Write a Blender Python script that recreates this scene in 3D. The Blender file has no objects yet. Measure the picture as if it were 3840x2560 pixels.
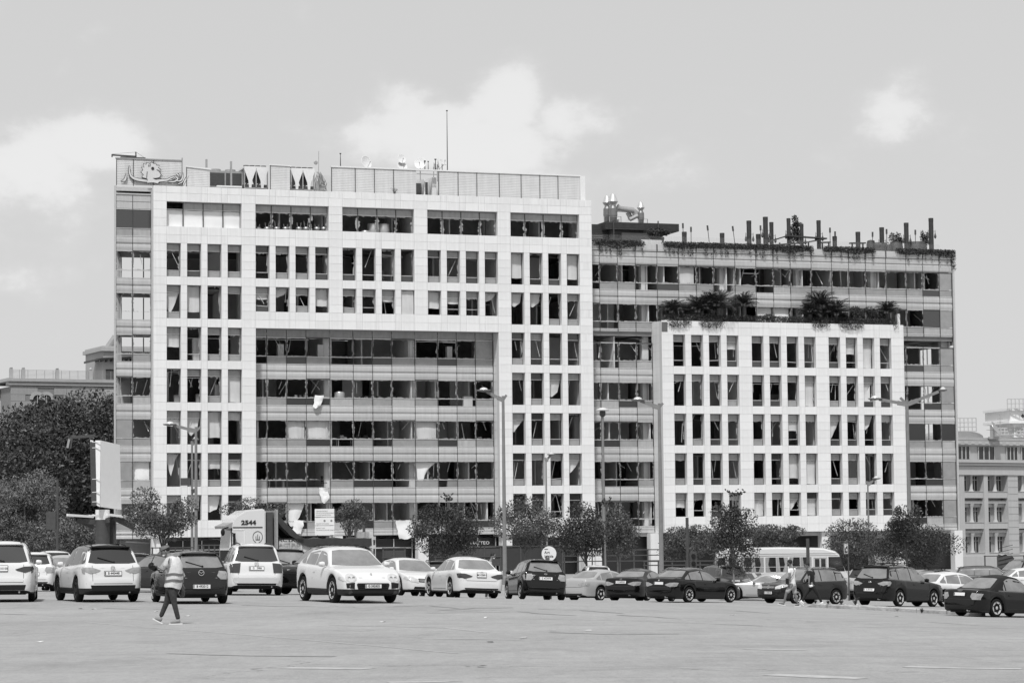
import bpy, bmesh, math, random
import numpy as np
from math import sin, cos, pi, radians, sqrt
from mathutils import Vector, Matrix, noise
from mathutils.bvhtree import BVHTree

# ------------------------------------------------------------------ camera, world, sun, exposure
SC = bpy.context.scene
COL = SC.collection
CH = 1.7
PITCH, ROLL = .0752, .0103
camd = bpy.data.cameras.new('camera'); camd.sensor_width = 36; camd.lens = 93.37
camd.clip_start = 1; camd.clip_end = 6000
cam = bpy.data.objects.new('camera', camd); COL.objects.link(cam)
cam.matrix_world = Matrix.Translation((0, 0, CH)) @ Matrix.Rotation(pi/2+PITCH, 4, 'X') @ Matrix.Rotation(-ROLL, 4, 'Z')
SC.camera = cam
SUN_EL, SUN_AZ = radians(58), radians(-10)      # azimuth measured from -Y (behind the camera) towards -X
sund = bpy.data.lights.new('sun', 'SUN'); sund.energy = 2.9; sund.angle = radians(5); sund.color = (1, 1, 1)
sun = bpy.data.objects.new('sun', sund); COL.objects.link(sun)
sdir = Vector((sin(SUN_AZ)*cos(SUN_EL), -cos(SUN_AZ)*cos(SUN_EL), sin(SUN_EL)))
sun.rotation_euler = sdir.to_track_quat('Z', 'Y').to_euler()
sun.location = (0, 0, 80)
W = bpy.data.worlds.new('World'); SC.world = W; W.use_nodes = True
nt = W.node_tree; nt.nodes.clear()
def N(t, **k):
    n = nt.nodes.new(t)
    for a, b in k.items(): setattr(n, a, b)
    return n
L = nt.links.new
out = N('ShaderNodeOutputWorld'); bg = N('ShaderNodeBackground'); bg.inputs['Strength'].default_value = .135
L(bg.outputs[0], out.inputs[0])
sky = N('ShaderNodeTexSky', sky_type='NISHITA', sun_disc=False, sun_elevation=SUN_EL, sun_rotation=pi+SUN_AZ, air_density=1.0, dust_density=6.0, ozone_density=1.0)
bw = N('ShaderNodeRGBToBW'); L(sky.outputs[0], bw.inputs[0])
# thin high haze over the whole sky, then soft cumulus
tc = N('ShaderNodeTexCoord')
hz = N('ShaderNodeMix', data_type='FLOAT'); hz.inputs[0].default_value = .93
L(bw.outputs[0], hz.inputs[2]); hz.inputs[3].default_value = 4.5
sep = N('ShaderNodeSeparateXYZ'); L(tc.outputs['Generated'], sep.inputs[0])
def M(op, a=None, b=None, c=None):
    n = N('ShaderNodeMath', operation=op)
    for i, v in enumerate((a, b, c)):
        if v is None: continue
        if isinstance(v, (int, float)): n.inputs[i].default_value = v
        else: L(v, n.inputs[i])
    return n.outputs[0]
# clouds: noise in direction space, denser around a few cumulus heads
mp = N('ShaderNodeMapping'); L(tc.outputs['Generated'], mp.inputs[0]); mp.inputs['Scale'].default_value = (1, 1, 1.5)
nz = N('ShaderNodeTexNoise'); nz.inputs['Scale'].default_value = 34; nz.inputs['Detail'].default_value = 10; nz.inputs['Roughness'].default_value = .58
L(mp.outputs[0], nz.inputs[0])
nz2 = N('ShaderNodeTexNoise'); nz2.inputs['Scale'].default_value = 5; nz2.inputs['Detail'].default_value = 4
L(mp.outputs[0], nz2.inputs[0])
def vray(x, y):
    """direction through photograph position (2352 x 1568 grid)"""
    x = x*3840/2352-1920; y = y*2560/1568-1280; c, s = cos(ROLL), sin(ROLL)
    xx = c*x-s*y; yy = s*x+c*y; f = 9959.96
    return Vector((xx, f*cos(PITCH)+yy*sin(PITCH), f*sin(PITCH)-yy*cos(PITCH)))
cloud = None
for (x, y, rx, rz, amp) in ((1165, 240, 110, 100, 1.25), (930, 265, 115, 95, .85), (1270, 285, 110, 85, .95), (1080, 330, 330, 90, 1.15), (1050, 275, 210, 60, .95), (205, 335, 140, 80, 1.1), (90, 400, 170, 110, 1.0), (2060, 245, 115, 100, .72), (40, 560, 190, 150, .55), (1150, 400, 460, 70, .62), (480,370,120,50,.4), (20,300,160,60,.5)):
    d = vray(x, y).normalized()
    dx = M('MULTIPLY', M('SUBTRACT', sep.outputs[0], d.x), 6100/rx)
    dz = M('MULTIPLY', M('SUBTRACT', sep.outputs[2], d.z), 6100/rz)
    r2 = M('ADD', M('MULTIPLY', dx, dx), M('MULTIPLY', dz, dz))
    g = M('MULTIPLY', M('POWER', 2.718, M('MULTIPLY', r2, -1.0)), amp)
    front = M('GREATER_THAN', sep.outputs[1], 0.0)
    g = M('MULTIPLY', g, front)
    cloud = g if cloud is None else M('MAXIMUM', cloud, g)
gen = M('MULTIPLY', M('SUBTRACT', nz2.outputs[0], .5), .9)
dens = M('ADD', M('ADD', cloud, gen), M('MULTIPLY', M('SUBTRACT', nz.outputs[0], .5), 1.7))
mr = N('ShaderNodeMapRange', interpolation_type='SMOOTHERSTEP'); mr.inputs[1].default_value = .12; mr.inputs[2].default_value = 1.05
mr.inputs[3].default_value = 0; mr.inputs[4].default_value = 1; L(dens, mr.inputs[0])
mr2 = N('ShaderNodeMapRange', interpolation_type='SMOOTHSTEP'); mr2.inputs[1].default_value = .42; mr2.inputs[2].default_value = .78; mr2.inputs[3].default_value = 0; mr2.inputs[4].default_value = 1; L(dens, mr2.inputs[0])
soft = M('ADD', M('MULTIPLY', mr.outputs[0], .62), M('MULTIPLY', mr2.outputs[0], .38))
# brighter towards the horizon, whole dome
el = M('MULTIPLY', M('POWER', M('SUBTRACT', 1.0, M('MAXIMUM', M('MINIMUM', sep.outputs[2], 1.0), 0.0)), 4.0), .18)
base = M('MULTIPLY', hz.outputs[0], M('ADD', el, .86))
fin = M('MULTIPLY', base, M('ADD', 1.0, M('MULTIPLY', soft, .27)))
low = M('LESS_THAN', sep.outputs[2], -.02)
fin = M('MULTIPLY', fin, M('SUBTRACT', 1.0, M('MULTIPLY', low, .55)))
L(fin, bg.inputs['Color'])
SC.view_settings.view_transform = 'Standard'; SC.view_settings.look = 'None'
SC.view_settings.exposure = .22; SC.view_settings.gamma = 1; SC.view_settings.use_curve_mapping = False

# ------------------------------------------------------------------ helpers
RND = random.Random(7)
def at(x, y, Y):
    """world point seen at photo position (x, y) at distance Y"""
    d = vray(x, y); k = Y/d.y
    return Vector((d.x*k, Y, d.z*k+CH))
def tag(o, label=None, cat=None, group=None, kind=None):
    if label: o['label'] = label
    if cat: o['category'] = cat
    if group: o['group'] = group
    if kind: o['kind'] = kind
    return o
def thing(name, loc=(0, 0, 0), rz=0, label=None, cat=None, group=None):
    o = bpy.data.objects.new(name, None); COL.objects.link(o); o.empty_display_size = .2
    o.location = loc; o.rotation_euler = (0, 0, rz)
    return tag(o, label, cat, group)
def link(name, me, parent=None, loc=None):
    o = bpy.data.objects.new(name, me); COL.objects.link(o)
    if parent: o.parent = parent
    if loc is not None: o.location = loc
    return o
class MB:
    """collects shapes, then links them as one mesh object"""
    def __init__(s): s.v = []; s.f = []; s.m = []; s.mi = 0
    def add(s, vs, fs):
        n = len(s.v); s.v += [tuple(v) for v in vs]
        for f in fs: s.f.append(tuple(i+n for i in f)); s.m.append(s.mi)
        return s
    def box(s, a, b, skip=''):
        x0, y0, z0 = a; x1, y1, z1 = b
        vs = [(x0,y0,z0),(x1,y0,z0),(x1,y1,z0),(x0,y1,z0),(x0,y0,z1),(x1,y0,z1),(x1,y1,z1),(x0,y1,z1)]
        fs = {'d':(0,3,2,1),'u':(4,5,6,7),'f':(0,1,5,4),'r':(1,2,6,5),'b':(2,3,7,6),'l':(3,0,4,7)}
        return s.add(vs, [f for k, f in fs.items() if k not in skip])
    def obox(s, p0, p1, w, h, up=(0,0,1)):
        """bar from p0 to p1 with section w x h"""
        p0 = Vector(p0); p1 = Vector(p1); d = (p1-p0).normalized(); up = Vector(up)
        if abs(d.dot(up)) > .98: up = Vector((1,0,0))
        a = d.cross(up).normalized()*w/2; b = a.cross(d).normalized()*h/2
        vs = [p+q for p in (p0, p1) for q in (-a-b, a-b, a+b, -a+b)]
        return s.add(vs, [(0,1,2,3),(7,6,5,4),(0,4,5,1),(1,5,6,2),(2,6,7,3),(3,7,4,0)])
    def tube(s, pts, r, n=8, cap=True):
        """r: number or list of radii"""
        pts = [Vector(p) for p in pts]; rs = r if isinstance(r, (list, tuple)) else [r]*len(pts)
        vs = []; fs = []
        for i, p in enumerate(pts):
            d = (pts[min(i+1, len(pts)-1)]-pts[max(i-1, 0)]).normalized()
            up = Vector((0,0,1)) if abs(d.z) < .95 else Vector((1,0,0))
            a = d.cross(up).normalized(); b = d.cross(a)
            for k in range(n):
                t = 2*pi*k/n; vs.append(p+(a*cos(t)+b*sin(t))*rs[i])
        for i in range(len(pts)-1):
            for k in range(n):
                j = (k+1) % n; fs.append((i*n+k, i*n+j, (i+1)*n+j, (i+1)*n+k))
        if cap: fs += [tuple(range(n)), tuple(reversed(range((len(pts)-1)*n, len(pts)*n)))]
        return s.add(vs, fs)
    def lathe(s, prof, c=(0,0,0), n=16, axis='z'):
        """prof: list of (radius, height)"""
        vs = []; fs = []; c = Vector(c)
        for r, h in prof:
            for k in range(n):
                t = 2*pi*k/n
                q = (r*cos(t), r*sin(t), h)
                if axis == 'y': q = (q[0], q[2], q[1])
                if axis == 'x': q = (q[2], q[0], q[1])
                vs.append(c+Vector(q))
        for i in range(len(prof)-1):
            for k in range(n):
                j = (k+1) % n; f = (i*n+k, i*n+j, (i+1)*n+j, (i+1)*n+k)
                fs.append(f if axis != 'y' else f[::-1])
        fs += [tuple(reversed(range(n))), tuple(range((len(prof)-1)*n, len(prof)*n))] if axis != 'y' else [tuple(range(n)), tuple(reversed(range((len(prof)-1)*n, len(prof)*n)))]
        return s.add(vs, fs)
    def sheet(s, grid):
        """grid of points rows x cols"""
        r = len(grid); c = len(grid[0])
        return s.add([p for row in grid for p in row], [(i*c+j, i*c+j+1, (i+1)*c+j+1, (i+1)*c+j) for i in range(r-1) for j in range(c-1)])
    def prism(s, poly, a, b, axis='y'):
        """poly of (p,q) extruded along axis from a to b"""
        def P(p, q, t): return {'y': (p, t, q), 'x': (t, p, q), 'z': (p, q, t)}[axis]
        n = len(poly); vs = [P(p, q, a) for p, q in poly]+[P(p, q, b) for p, q in poly]
        return s.add(vs, [tuple(range(n)), tuple(reversed(range(n, 2*n)))]+[(i, i+n, (i+1) % n+n, (i+1) % n) for i in range(n)])
    def mesh(s, name, mats, smooth=False, angle=35):
        me = bpy.data.meshes.new(name); me.from_pydata(s.v, [], s.f); me.update()
        for m in (mats if isinstance(mats, (list, tuple)) else [mats]): me.materials.append(m)
        if any(s.m): me.polygons.foreach_set('material_index', s.m)
        if smooth:
            me.shade_smooth()
            me.set_sharp_from_angle(angle=radians(angle))
        me.validate(); return me
    def build(s, name, mats, parent=None, smooth=False, angle=35, fix=False):
        me = s.mesh(name, mats, smooth, angle)
        if fix:
            bm = bmesh.new(); bm.from_mesh(me); bmesh.ops.recalc_face_normals(bm, faces=bm.faces); bm.to_mesh(me); bm.free()
        return link(name, me, parent)
def copy_tree(o, parent=None):
    c = o.copy(); COL.objects.link(c); c.parent = parent
    for ch in o.children: copy_tree(ch, c)
    return c
# ------------------------------------------------------------------ materials (black and white place: greys)
MATS = {}
def mat(name, v, rough=.8, metal=0, var=0, scale=3, bump=0, bscale=40, streak=0, spec=.5, coat=0, alpha=1, trans=0, emit=0, coords='Object', dirt=0):
    if name in MATS: return MATS[name]
    m = bpy.data.materials.new(name); m.use_nodes = True; t = m.node_tree; b = t.nodes['Principled BSDF']
    b.inputs['Base Color'].default_value = (v, v, v, 1); b.inputs['Roughness'].default_value = rough
    b.inputs['Metallic'].default_value = metal; b.inputs['Specular IOR Level'].default_value = spec
    b.inputs['Coat Weight'].default_value = coat; b.inputs['Coat Roughness'].default_value = .04
    if trans: b.inputs['Transmission Weight'].default_value = trans; b.inputs['IOR'].default_value = 1.1
    if alpha < 1: b.inputs['Alpha'].default_value = alpha
    if emit: b.inputs['Emission Color'].default_value = (1,1,1,1); b.inputs['Emission Strength'].default_value = emit
    l = t.links.new
    if var or streak or bump or dirt:
        tcn = t.nodes.new('ShaderNodeTexCoord')
    col = None
    def mm(op, a, bb):
        n = t.nodes.new('ShaderNodeMath'); n.operation = op
        for i, q in enumerate((a, bb)):
            if isinstance(q, (int, float)): n.inputs[i].default_value = q
            else: l(q, n.inputs[i])
        return n.outputs[0]
    if var or streak or dirt:
        f = 1.0
        if var:
            nn = t.nodes.new('ShaderNodeTexNoise'); nn.inputs['Scale'].default_value = scale; nn.inputs['Detail'].default_value = 8; nn.inputs['Roughness'].default_value = .62
            l(tcn.outputs[coords], nn.inputs[0])
            f = mm('ADD', mm('MULTIPLY', mm('SUBTRACT', nn.outputs[0], .5), var*4), 1.0)
        if streak:
            mpn = t.nodes.new('ShaderNodeMapping'); mpn.inputs['Scale'].default_value = (3, 3, .16); l(tcn.outputs[coords], mpn.inputs[0])
            n2 = t.nodes.new('ShaderNodeTexNoise'); n2.inputs['Scale'].default_value = 1.4; n2.inputs['Detail'].default_value = 6; l(mpn.outputs[0], n2.inputs[0])
            g = mm('ADD', mm('MULTIPLY', mm('SUBTRACT', n2.outputs[0], .5), streak*4), 1.0)
            f = mm('MULTIPLY', f, g)
        if dirt:
            n3 = t.nodes.new('ShaderNodeTexNoise'); n3.inputs['Scale'].default_value = .7; n3.inputs['Detail'].default_value = 12; n3.inputs['Roughness'].default_value = .75; l(tcn.outputs[coords], n3.inputs[0])
            r = t.nodes.new('ShaderNodeMapRange'); r.inputs[1].default_value = .52; r.inputs[2].default_value = .72; r.inputs[3].default_value = 1; r.inputs[4].default_value = 1-dirt; l(n3.outputs[0], r.inputs[0])
            f = mm('MULTIPLY', f, r.outputs[0])
        col = mm('MINIMUM', mm('MAXIMUM', mm('MULTIPLY', f, v), .004), .88)
        cb = t.nodes.new('ShaderNodeCombineColor')
        for i in range(3): l(col, cb.inputs[i])
        l(cb.outputs[0], b.inputs['Base Color'])
    if bump:
        n4 = t.nodes.new('ShaderNodeTexNoise'); n4.inputs['Scale'].default_value = bscale; n4.inputs['Detail'].default_value = 4; l(tcn.outputs[coords], n4.inputs[0])
        bp = t.nodes.new('ShaderNodeBump'); bp.inputs['Strength'].default_value = min(1, bump); bp.inputs['Distance'].default_value = .02; l(n4.outputs[0], bp.inputs['Height']); l(bp.outputs[0], b.inputs['Normal'])
    MATS[name] = m; return m
def text_mesh(s, size, mt, depth=.004, font_scale=1.0, align='CENTER', bold=0):
    c = bpy.data.curves.new('lettering', 'FONT'); c.body = s; c.size = size; c.extrude = depth; c.align_x = align; c.align_y = 'CENTER'; c.offset = bold
    c.resolution_u = 2
    o = bpy.data.objects.new('tmp', c); COL.objects.link(o); dg = bpy.context.evaluated_depsgraph_get(); dg.update()
    me = bpy.data.meshes.new_from_object(o.evaluated_get(dg)); bpy.data.objects.remove(o); bpy.data.curves.remove(c)
    me.materials.clear(); me.materials.append(mt)
    if font_scale != 1: me.transform(Matrix.Diagonal((font_scale, 1, 1, 1)))
    return me
# ------------------------------------------------------------------ terrain
CP = [(-12,77,.06),(-14.4,77,.08),(-9.2,75,.03),(-9.1,91,-.04),(-4.8,76.6,-.03),(-4,101,-.26),(-1.9,95,-.27),(.6,97.5,-.4),(-13.3,98,-.05),(-18,102,.0),
 (3.1,119,-1.0),(4.9,115,-.82),(4.7,97,-.58),(7.6,98,-.6),(7.6,112,-.9),(9,123,-1.15),(13.2,122,-1.3),(15.5,108,-1.08),(16.6,95,-1.12),(13.5,93.5,-.98),(10.5,102.7,-.82),(10.2,98,-.76),(8.5,104,-.9),(4.5,104,-.85),
 (12.2,100,-.95),(15,141,-1.4),(31.9,179,-1.6),(5.4,183,-1.35),(0,30,0),(-10,30,0),(10,30,-.05),(-7.7,59,-.05),(0,60,0),(6,62,-.12),(9,70,-.4),(12,80,-.72),(20,60,-.5),(20,80,-.9),(3,80,-.2),(5,88,-.4),(20,100,-1.25),(-25,140,-.3),
 (-30,180,-.8),(0,140,-1.0),(0,200,-1.35),(-40,230,-1.3),(40,230,-1.6),(-30,60,.1),(-40,100,0),(40,120,-1.4),(0,300,-1.5),(-40,300,-1.5),(60,300,-1.6),(25,150,-1.5)]
_P = np.array(CP, float)
def _k(d): a = sqrt(3)*d/34.; return (1+a)*np.exp(-a)
_D = np.sqrt(((_P[:,None,:2]-_P[None,:,:2])**2).sum(-1))
_w = np.linalg.solve(_k(_D)+np.eye(len(_P))*.006, _P[:,2]+1.0)
def TZ(x, y):
    d = np.sqrt((_P[:,0]-x)**2+(_P[:,1]-y)**2); return float(_k(d)@_w)-1.0
def ground_point(x, y, Y=None):
    """where the line of sight through photo position meets the ground"""
    d = vray(x, y); d = d/d.y; prev = 20
    for i in range(20, 400):
        if CH+d.z*i < TZ(d.x*i, i): prev = i; break
    a, b = prev-1, prev
    for _ in range(20):
        m = (a+b)/2
        if CH+d.z*m < TZ(d.x*m, m): b = m
        else: a = m
    return Vector((d.x*a, a, TZ(d.x*a, a)))
def asphalt():
    m = bpy.data.materials.new('worn_asphalt'); m.use_nodes = True; t = m.node_tree; b = t.nodes['Principled BSDF']; l = t.links.new
    b.inputs['Roughness'].default_value = .92; b.inputs['Specular IOR Level'].default_value = .25
    tc = t.nodes.new('ShaderNodeTexCoord')
    def no(sc, det=8, rough=.6, mapping=None, dist=0):
        n = t.nodes.new('ShaderNodeTexNoise'); n.inputs['Scale'].default_value = sc; n.inputs['Detail'].default_value = det; n.inputs['Roughness'].default_value = rough; n.inputs['Distortion'].default_value = dist
        if mapping:
            mp = t.nodes.new('ShaderNodeMapping'); mp.inputs['Scale'].default_value = mapping; mp.inputs['Rotation'].default_value = (0,0,.08); l(tc.outputs['Object'], mp.inputs[0]); l(mp.outputs[0], n.inputs[0])
        else: l(tc.outputs['Object'], n.inputs[0])
        return n.outputs[0]
    def mm(op, a, bb):
        n = t.nodes.new('ShaderNodeMath'); n.operation = op
        for i, q in enumerate((a, bb)):
            if isinstance(q, (int, float)): n.inputs[i].default_value = q
            else: l(q, n.inputs[i])
        return n.outputs[0]
    def mr(x, a, b_, c, d):
        n = t.nodes.new('ShaderNodeMapRange'); n.inputs[1].default_value = a; n.inputs[2].default_value = b_; n.inputs[3].default_value = c; n.inputs[4].default_value = d; l(x, n.inputs[0]); return n.outputs[0]
    f = mr(no(.12, 5), .3, .7, .9, 1.1)
    f = mm('MULTIPLY', f, mr(no(1.3, 9, .7), .3, .7, .93, 1.07))
    f = mm('MULTIPLY', f, mr(no(60, 3, .8), .25, .75, .8, 1.2))                      # grit
    f = mm('MULTIPLY', f, mr(no(14, 6, .8), .3, .7, .84, 1.16))
    f = mm('MULTIPLY', f, mr(no(5, 8, .85, (.7, .12, 1)), .3, .7, .9, 1.1))
    f = mm('MULTIPLY', f, mr(no(.9, 6, .6, (.16, 1.6, 1), .6), .28, .42, .88, 1))     # tyre drag streaks
    f = mm('MULTIPLY', f, mr(no(2.4, 5, .6, (.1, 1.3, 1), .4), .6, .74, 1, 1.1))    # pale dusty swipes
    f = mm('MULTIPLY', f, mr(no(.35, 9, .7, None, 1.2), .34, .48, .86, 1))             # broad stained patches
    f = mm('MULTIPLY', f, mr(no(26, 2, .5), .62, .72, 1, .72))                        # dark chippings
    f = mm('MULTIPLY', f, mr(no(.8, 12, .8),   .62, .72, 1, .68))                        # oil spots
    v = t.nodes.new('ShaderNodeTexVoronoi'); v.feature = 'DISTANCE_TO_EDGE'; v.inputs['Scale'].default_value = .11
    mp = t.nodes.new('ShaderNodeMapping'); mp.inputs['Scale'].default_value = (1, 1.0, 1); l(tc.outputs['Object'], mp.inputs[0])
    w = t.nodes.new('ShaderNodeTexNoise'); w.inputs['Scale'].default_value = 1.1; w.inputs['Detail'].default_value = 8; l(mp.outputs[0], w.inputs[0])
    vm = t.nodes.new('ShaderNodeVectorMath'); vm.operation = 'MULTIPLY_ADD'; l(w.outputs[1], vm.inputs[0]); vm.inputs[1].default_value = (1.3, 1.3, 1.3); l(mp.outputs[0], vm.inputs[2]); l(vm.outputs[0], v.inputs[0])
    gate = mr(no(.05, 2), .5, .56, 0, 1)
    crack = mm('MULTIPLY', mr(v.outputs[0], 0, .004, .45, 0), gate)
    f = mm('MULTIPLY', f, mm('SUBTRACT', 1.0, crack))
    c = mm('MULTIPLY', f, .305)
    cb = t.nodes.new('ShaderNodeCombineColor')
    for i in range(3): l(c, cb.inputs[i])
    l(cb.outputs[0], b.inputs['Base Color'])
    bp = t.nodes.new('ShaderNodeBump'); bp.inputs['Strength'].default_value = .5; bp.inputs['Distance'].default_value = .01; l(no(45, 4, .7), bp.inputs['Height']); l(bp.outputs[0], b.inputs['Normal'])
    return m
ASPH = asphalt()
xs = sorted(set([round(v, 2) for v in list(np.arange(-45, 45.1, 1.5))+[-3000,-1200,-500,-250,-150,-110,-80,-60,60,80,110,150,250,500,1200,3000]]))
ys = sorted(set([round(v, 2) for v in list(np.arange(-10, 150, 1.5))+list(np.arange(150, 330, 8))+[-400,-100,-40,360,420,520,700,1000,1600,2500,4500]]))
g = MB(); g.sheet([[(x, y, TZ(x, y)) for x in xs] for y in ys])
ground = g.build('ground', ASPH, smooth=True, angle=180); tag(ground, 'pale worn asphalt of the open car park', kind='structure')
def strip(name, pts, w, mt, dz=.004, wob=0, label=None):
    """thin painted sheet that follows the ground"""
    rows = []; P = []
    for a, b in zip(pts[:-1], pts[1:]):
        n = max(2, int((b-a).length/1.0))
        P += [a+(b-a)*i/n for i in range(n)]
    P.append(pts[-1])
    for i, p in enumerate(P):
        d = (P[min(i+1, len(P)-1)]-P[max(i-1, 0)]); d.z = 0; d.normalize(); s = Vector((-d.y, d.x, 0))
        ww = w*(1+wob*(noise.noise(p*1.7)))/2
        c = p+s*wob*w*noise.noise(p*.9+Vector((3,1,0)))*1.2
        rows.append([Vector((q.x, q.y, TZ(q.x, q.y)+dz)) for q in (c-s*ww, c+s*ww)])
    o = MB().sheet(rows).build(name, mt); tag(o, label, kind='structure'); return o
hs = MB(); hs.sheet([[(x, y, z+18*noise.noise(Vector((x*.006, y*.01, 3)))*(z > 5)) for x in np.linspace(-900, 900, 31)] for y, z in ((-140, -1), (-230, 26), (-330, 62), (-480, 70), (-700, -2))])  # added unseen ridge: darkens car reflections and cuts low sky light
tag(hs.build('reflection_ridge', mat('hill_scrub', .05, .95, var=.4, scale=.05), smooth=True, angle=180), 'dark rise on the far side of the square', kind='structure')
paint_old = mat('faded_paint', .39, .9, var=.25, scale=6)
seam_m = mat('tar_seam', .09, .9, var=.3, scale=8)
G = ground_point
strip('painted_line', [G(200,1428), G(430,1447), G(760,1474), G(1050,1500)], .07, paint_old, wob=.5)
strip('painted_line', [G(760,1435), G(1020,1441), G(1120,1452)], .1, paint_old, wob=.5)
strip('pavement_seam', [G(1150,1420), G(1450,1425), G(1750,1437)], .05, seam_m, wob=.9)
strip('pavement_seam', [G(1850,1428), G(2100,1426), G(2250,1436)], .04, seam_m, wob=.9)
for a, b, w in (((655,1533),(840,1536),.16),((780,1447),(835,1448),.14),((970,1465),(1200,1468),.1),((1710,1490),(1850,1492),.12),((2080,1530),(2352,1534),.15),((1770,1548),(2000,1556),.18),((1000,1408),(1160,1404),.1),((890,1566),(1060,1562),.12)):
    strip('faded_marking', [G(*a), G(*b)], w*2.2, paint_old, wob=1.2)
tyre_m = mat('tyre_mark', .19, .95, var=.2, scale=5)
for pts_ in (((1010,1401),(1090,1396),(1180,1395)),((1230,1398),(1330,1401),(1440,1408)),((1190,1404),(1260,1410),(1320,1413)),((560,1389),(640,1392),(720,1391)),((905,1392),(985,1390),(1060,1397)),((1420,1412),(1500,1416),(1560,1421)),((240,1396),(330,1399),(420,1397)),((1600,1398),(1690,1402),(1760,1408)),((380,1500),(560,1506),(760,1508)),((1260,1452),(1420,1456),(1560,1455)),((60,1411),(0,1409),(-40,1409))):
    strip('tyre_mark', [G(*q) for q in pts_], .14, tyre_m, wob=1.3)
# the low broken kerb wall at the right
kerbm = mat('kerb_concrete', .36, .95, var=.3, scale=5, bump=.8, bscale=12, dirt=.5)
kw = thing('kerb_wall', label='low crumbling concrete kerb running behind the two walking men', cat='kerb')
pts = [at(1852,1391,100.5), at(1905,1393,99.6), at(1975,1395,99), at(2040,1398,98.4), at(2110,1403,97.6), at(2180,1407.5,96.8), at(2260,1413,96)]
for a, b in zip(pts[:-1], pts[1:]):
    m = MB(); d = (b-a); d.z = 0; L_ = d.length; d.normalize(); s = Vector((-d.y, d.x, 0)); rows = []; n = 8
    for i in range(n+1):
        p = a+(b-a)*(.01+.98*i/n); z0 = TZ(p.x, p.y)-.3; h = a.z+(b.z-a.z)*i/n
        h = TZ(p.x, p.y)+.15+.03*noise.noise(p*3)
        if a is pts[0]: h = TZ(p.x, p.y)+.03+.12*min(1, i/4)
        rows.append([(*(p-s*.17).xy, z0), (*(p-s*.17).xy, h-.03), (*(p-s*.13).xy, h), (*(p+s*.12).xy, h+.01), (*(p+s*.16).xy, h-.03), (*(p+s*.16).xy, z0)])
    m.sheet(rows); k = len(rows[0]); m.add(rows[0], [tuple(range(k))]); m.add(rows[-1], [tuple(reversed(range(k)))])
    m.build('kerb_stone', kerbm, kw, fix=True)
# litter
lit = mat('litter_paper', .75, .8); litd = mat('litter_dark', .08, .8)
LT = [((1410/3.92+0,1404),1,'crumpled white paper on the asphalt left of the walking man in the vest'),((1117,1418),1,'torn white paper scrap on the bare asphalt below the white car with the crest bonnet'),((1352,1448),1,'white scrap on the asphalt in the middle distance'),((1270,1448),1,'small pale scrap lying by itself near the long seam'),((1125,1475),0,'small dark clod on the asphalt in the centre foreground'),
 ((430+0,1415),1,'tiny white scrap behind the walking man in the vest'),((90,1474),1,'flattened white wrapper at the left foreground'),((880,1428),1,'little white scrap right of the faded line'),((2060,1416),0,'dark clod near the right seam'),((1680,1413),1,'bright white scrap below the dark sedan with spoked wheels'),((1204,1465),1,'white wrapper on the open asphalt'),((1940,1387.5),1,'crumpled white bag at the foot of the kerb wall'),((1968,1388),1,'second crumpled white bag at the foot of the kerb wall'),((1104,1531),0,'dark stone lying in the front centre'),((185,1398),0,'dark leaf litter behind the walking man'),((215,1399),1,'white napkin lying in front of the white sports utility car')]
for (x, y), wt, lb in LT:
    p = G(x, y); m = MB(); r = RND
    k = 6; ring = [(p.x+(.05+.05*r.random())*cos(a), p.y+(.05+.05*r.random())*sin(a), p.z+.006+.02*r.random()) for a in [i*2*pi/k for i in range(k)]]
    m.add(ring+[(p.x+.02, p.y, p.z+.018+.012*r.random())], [(i, (i+1) % k, k) for i in range(k)]+[tuple(reversed(range(k)))])
    o = m.build('litter' if wt else 'clod', lit if wt else litd); tag(o, lb, 'litter' if wt else 'debris')
# weeds along the kerb
weedm = mat('weed_green', .07, .8, var=.3, scale=4)
def weed(name, c, h, label, n=16):
    m = MB()
    for i in range(n):
        a = RND.random()*6.28; l = h*(.5+.5*RND.random()); b = RND.random()*.5+.1
        d = Vector((cos(a)*b, sin(a)*b, 1)).normalized(); s = Vector((-sin(a), cos(a), 0))*.012
        p = [c+d*l*t+Vector((cos(a), sin(a), 0))*b*l*t*t*.5 for t in (0, .4, .75, 1)]
        m.add([p[0]-s, p[0]+s, p[1]-s*1.6, p[1]+s*1.6, p[2]-s, p[2]+s, p[3]], [(0,1,3,2), (2,3,5,4), (4,5,6)])
        for t in (.35, .6, .85):
            q = c+d*l*t; e = Vector((cos(a*3+t*9), sin(a*3+t*9), .5))*.06; f = e.cross(Vector((0,0,1))).normalized()*.02
            m.add([q, q+e*.6+f, q+e, q+e*.6-f], [(0,1,2,3)])
    o = m.build(name, weedm); tag(o, label, 'weed', 'weeds growing along the low kerb wall'); return o
for (x, y, h, Y, lb) in ((1873,1384,.22,100,'low weed tuft at the left end of the kerb wall'),(1902,1380,.26,99.6,'short weed on the kerb wall near the dark clad man'),(1965,1376,.5,99.2,'tall leafy weed on the kerb behind the litter'),(1932,1378,.3,99.4,'thin weed on the kerb below the dark rear bumper'),(2117,1399,.3,97,'round dark weed clump in front of the kerb wall'),(2062,1397,.2,98,'tiny weed at the foot of the kerb wall')):
    c = at(x, y, Y); c.z = TZ(c.x, c.y)+(.14 if Y > 98.5 else 0); weed('weed', c, h*.7, lb)
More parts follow.
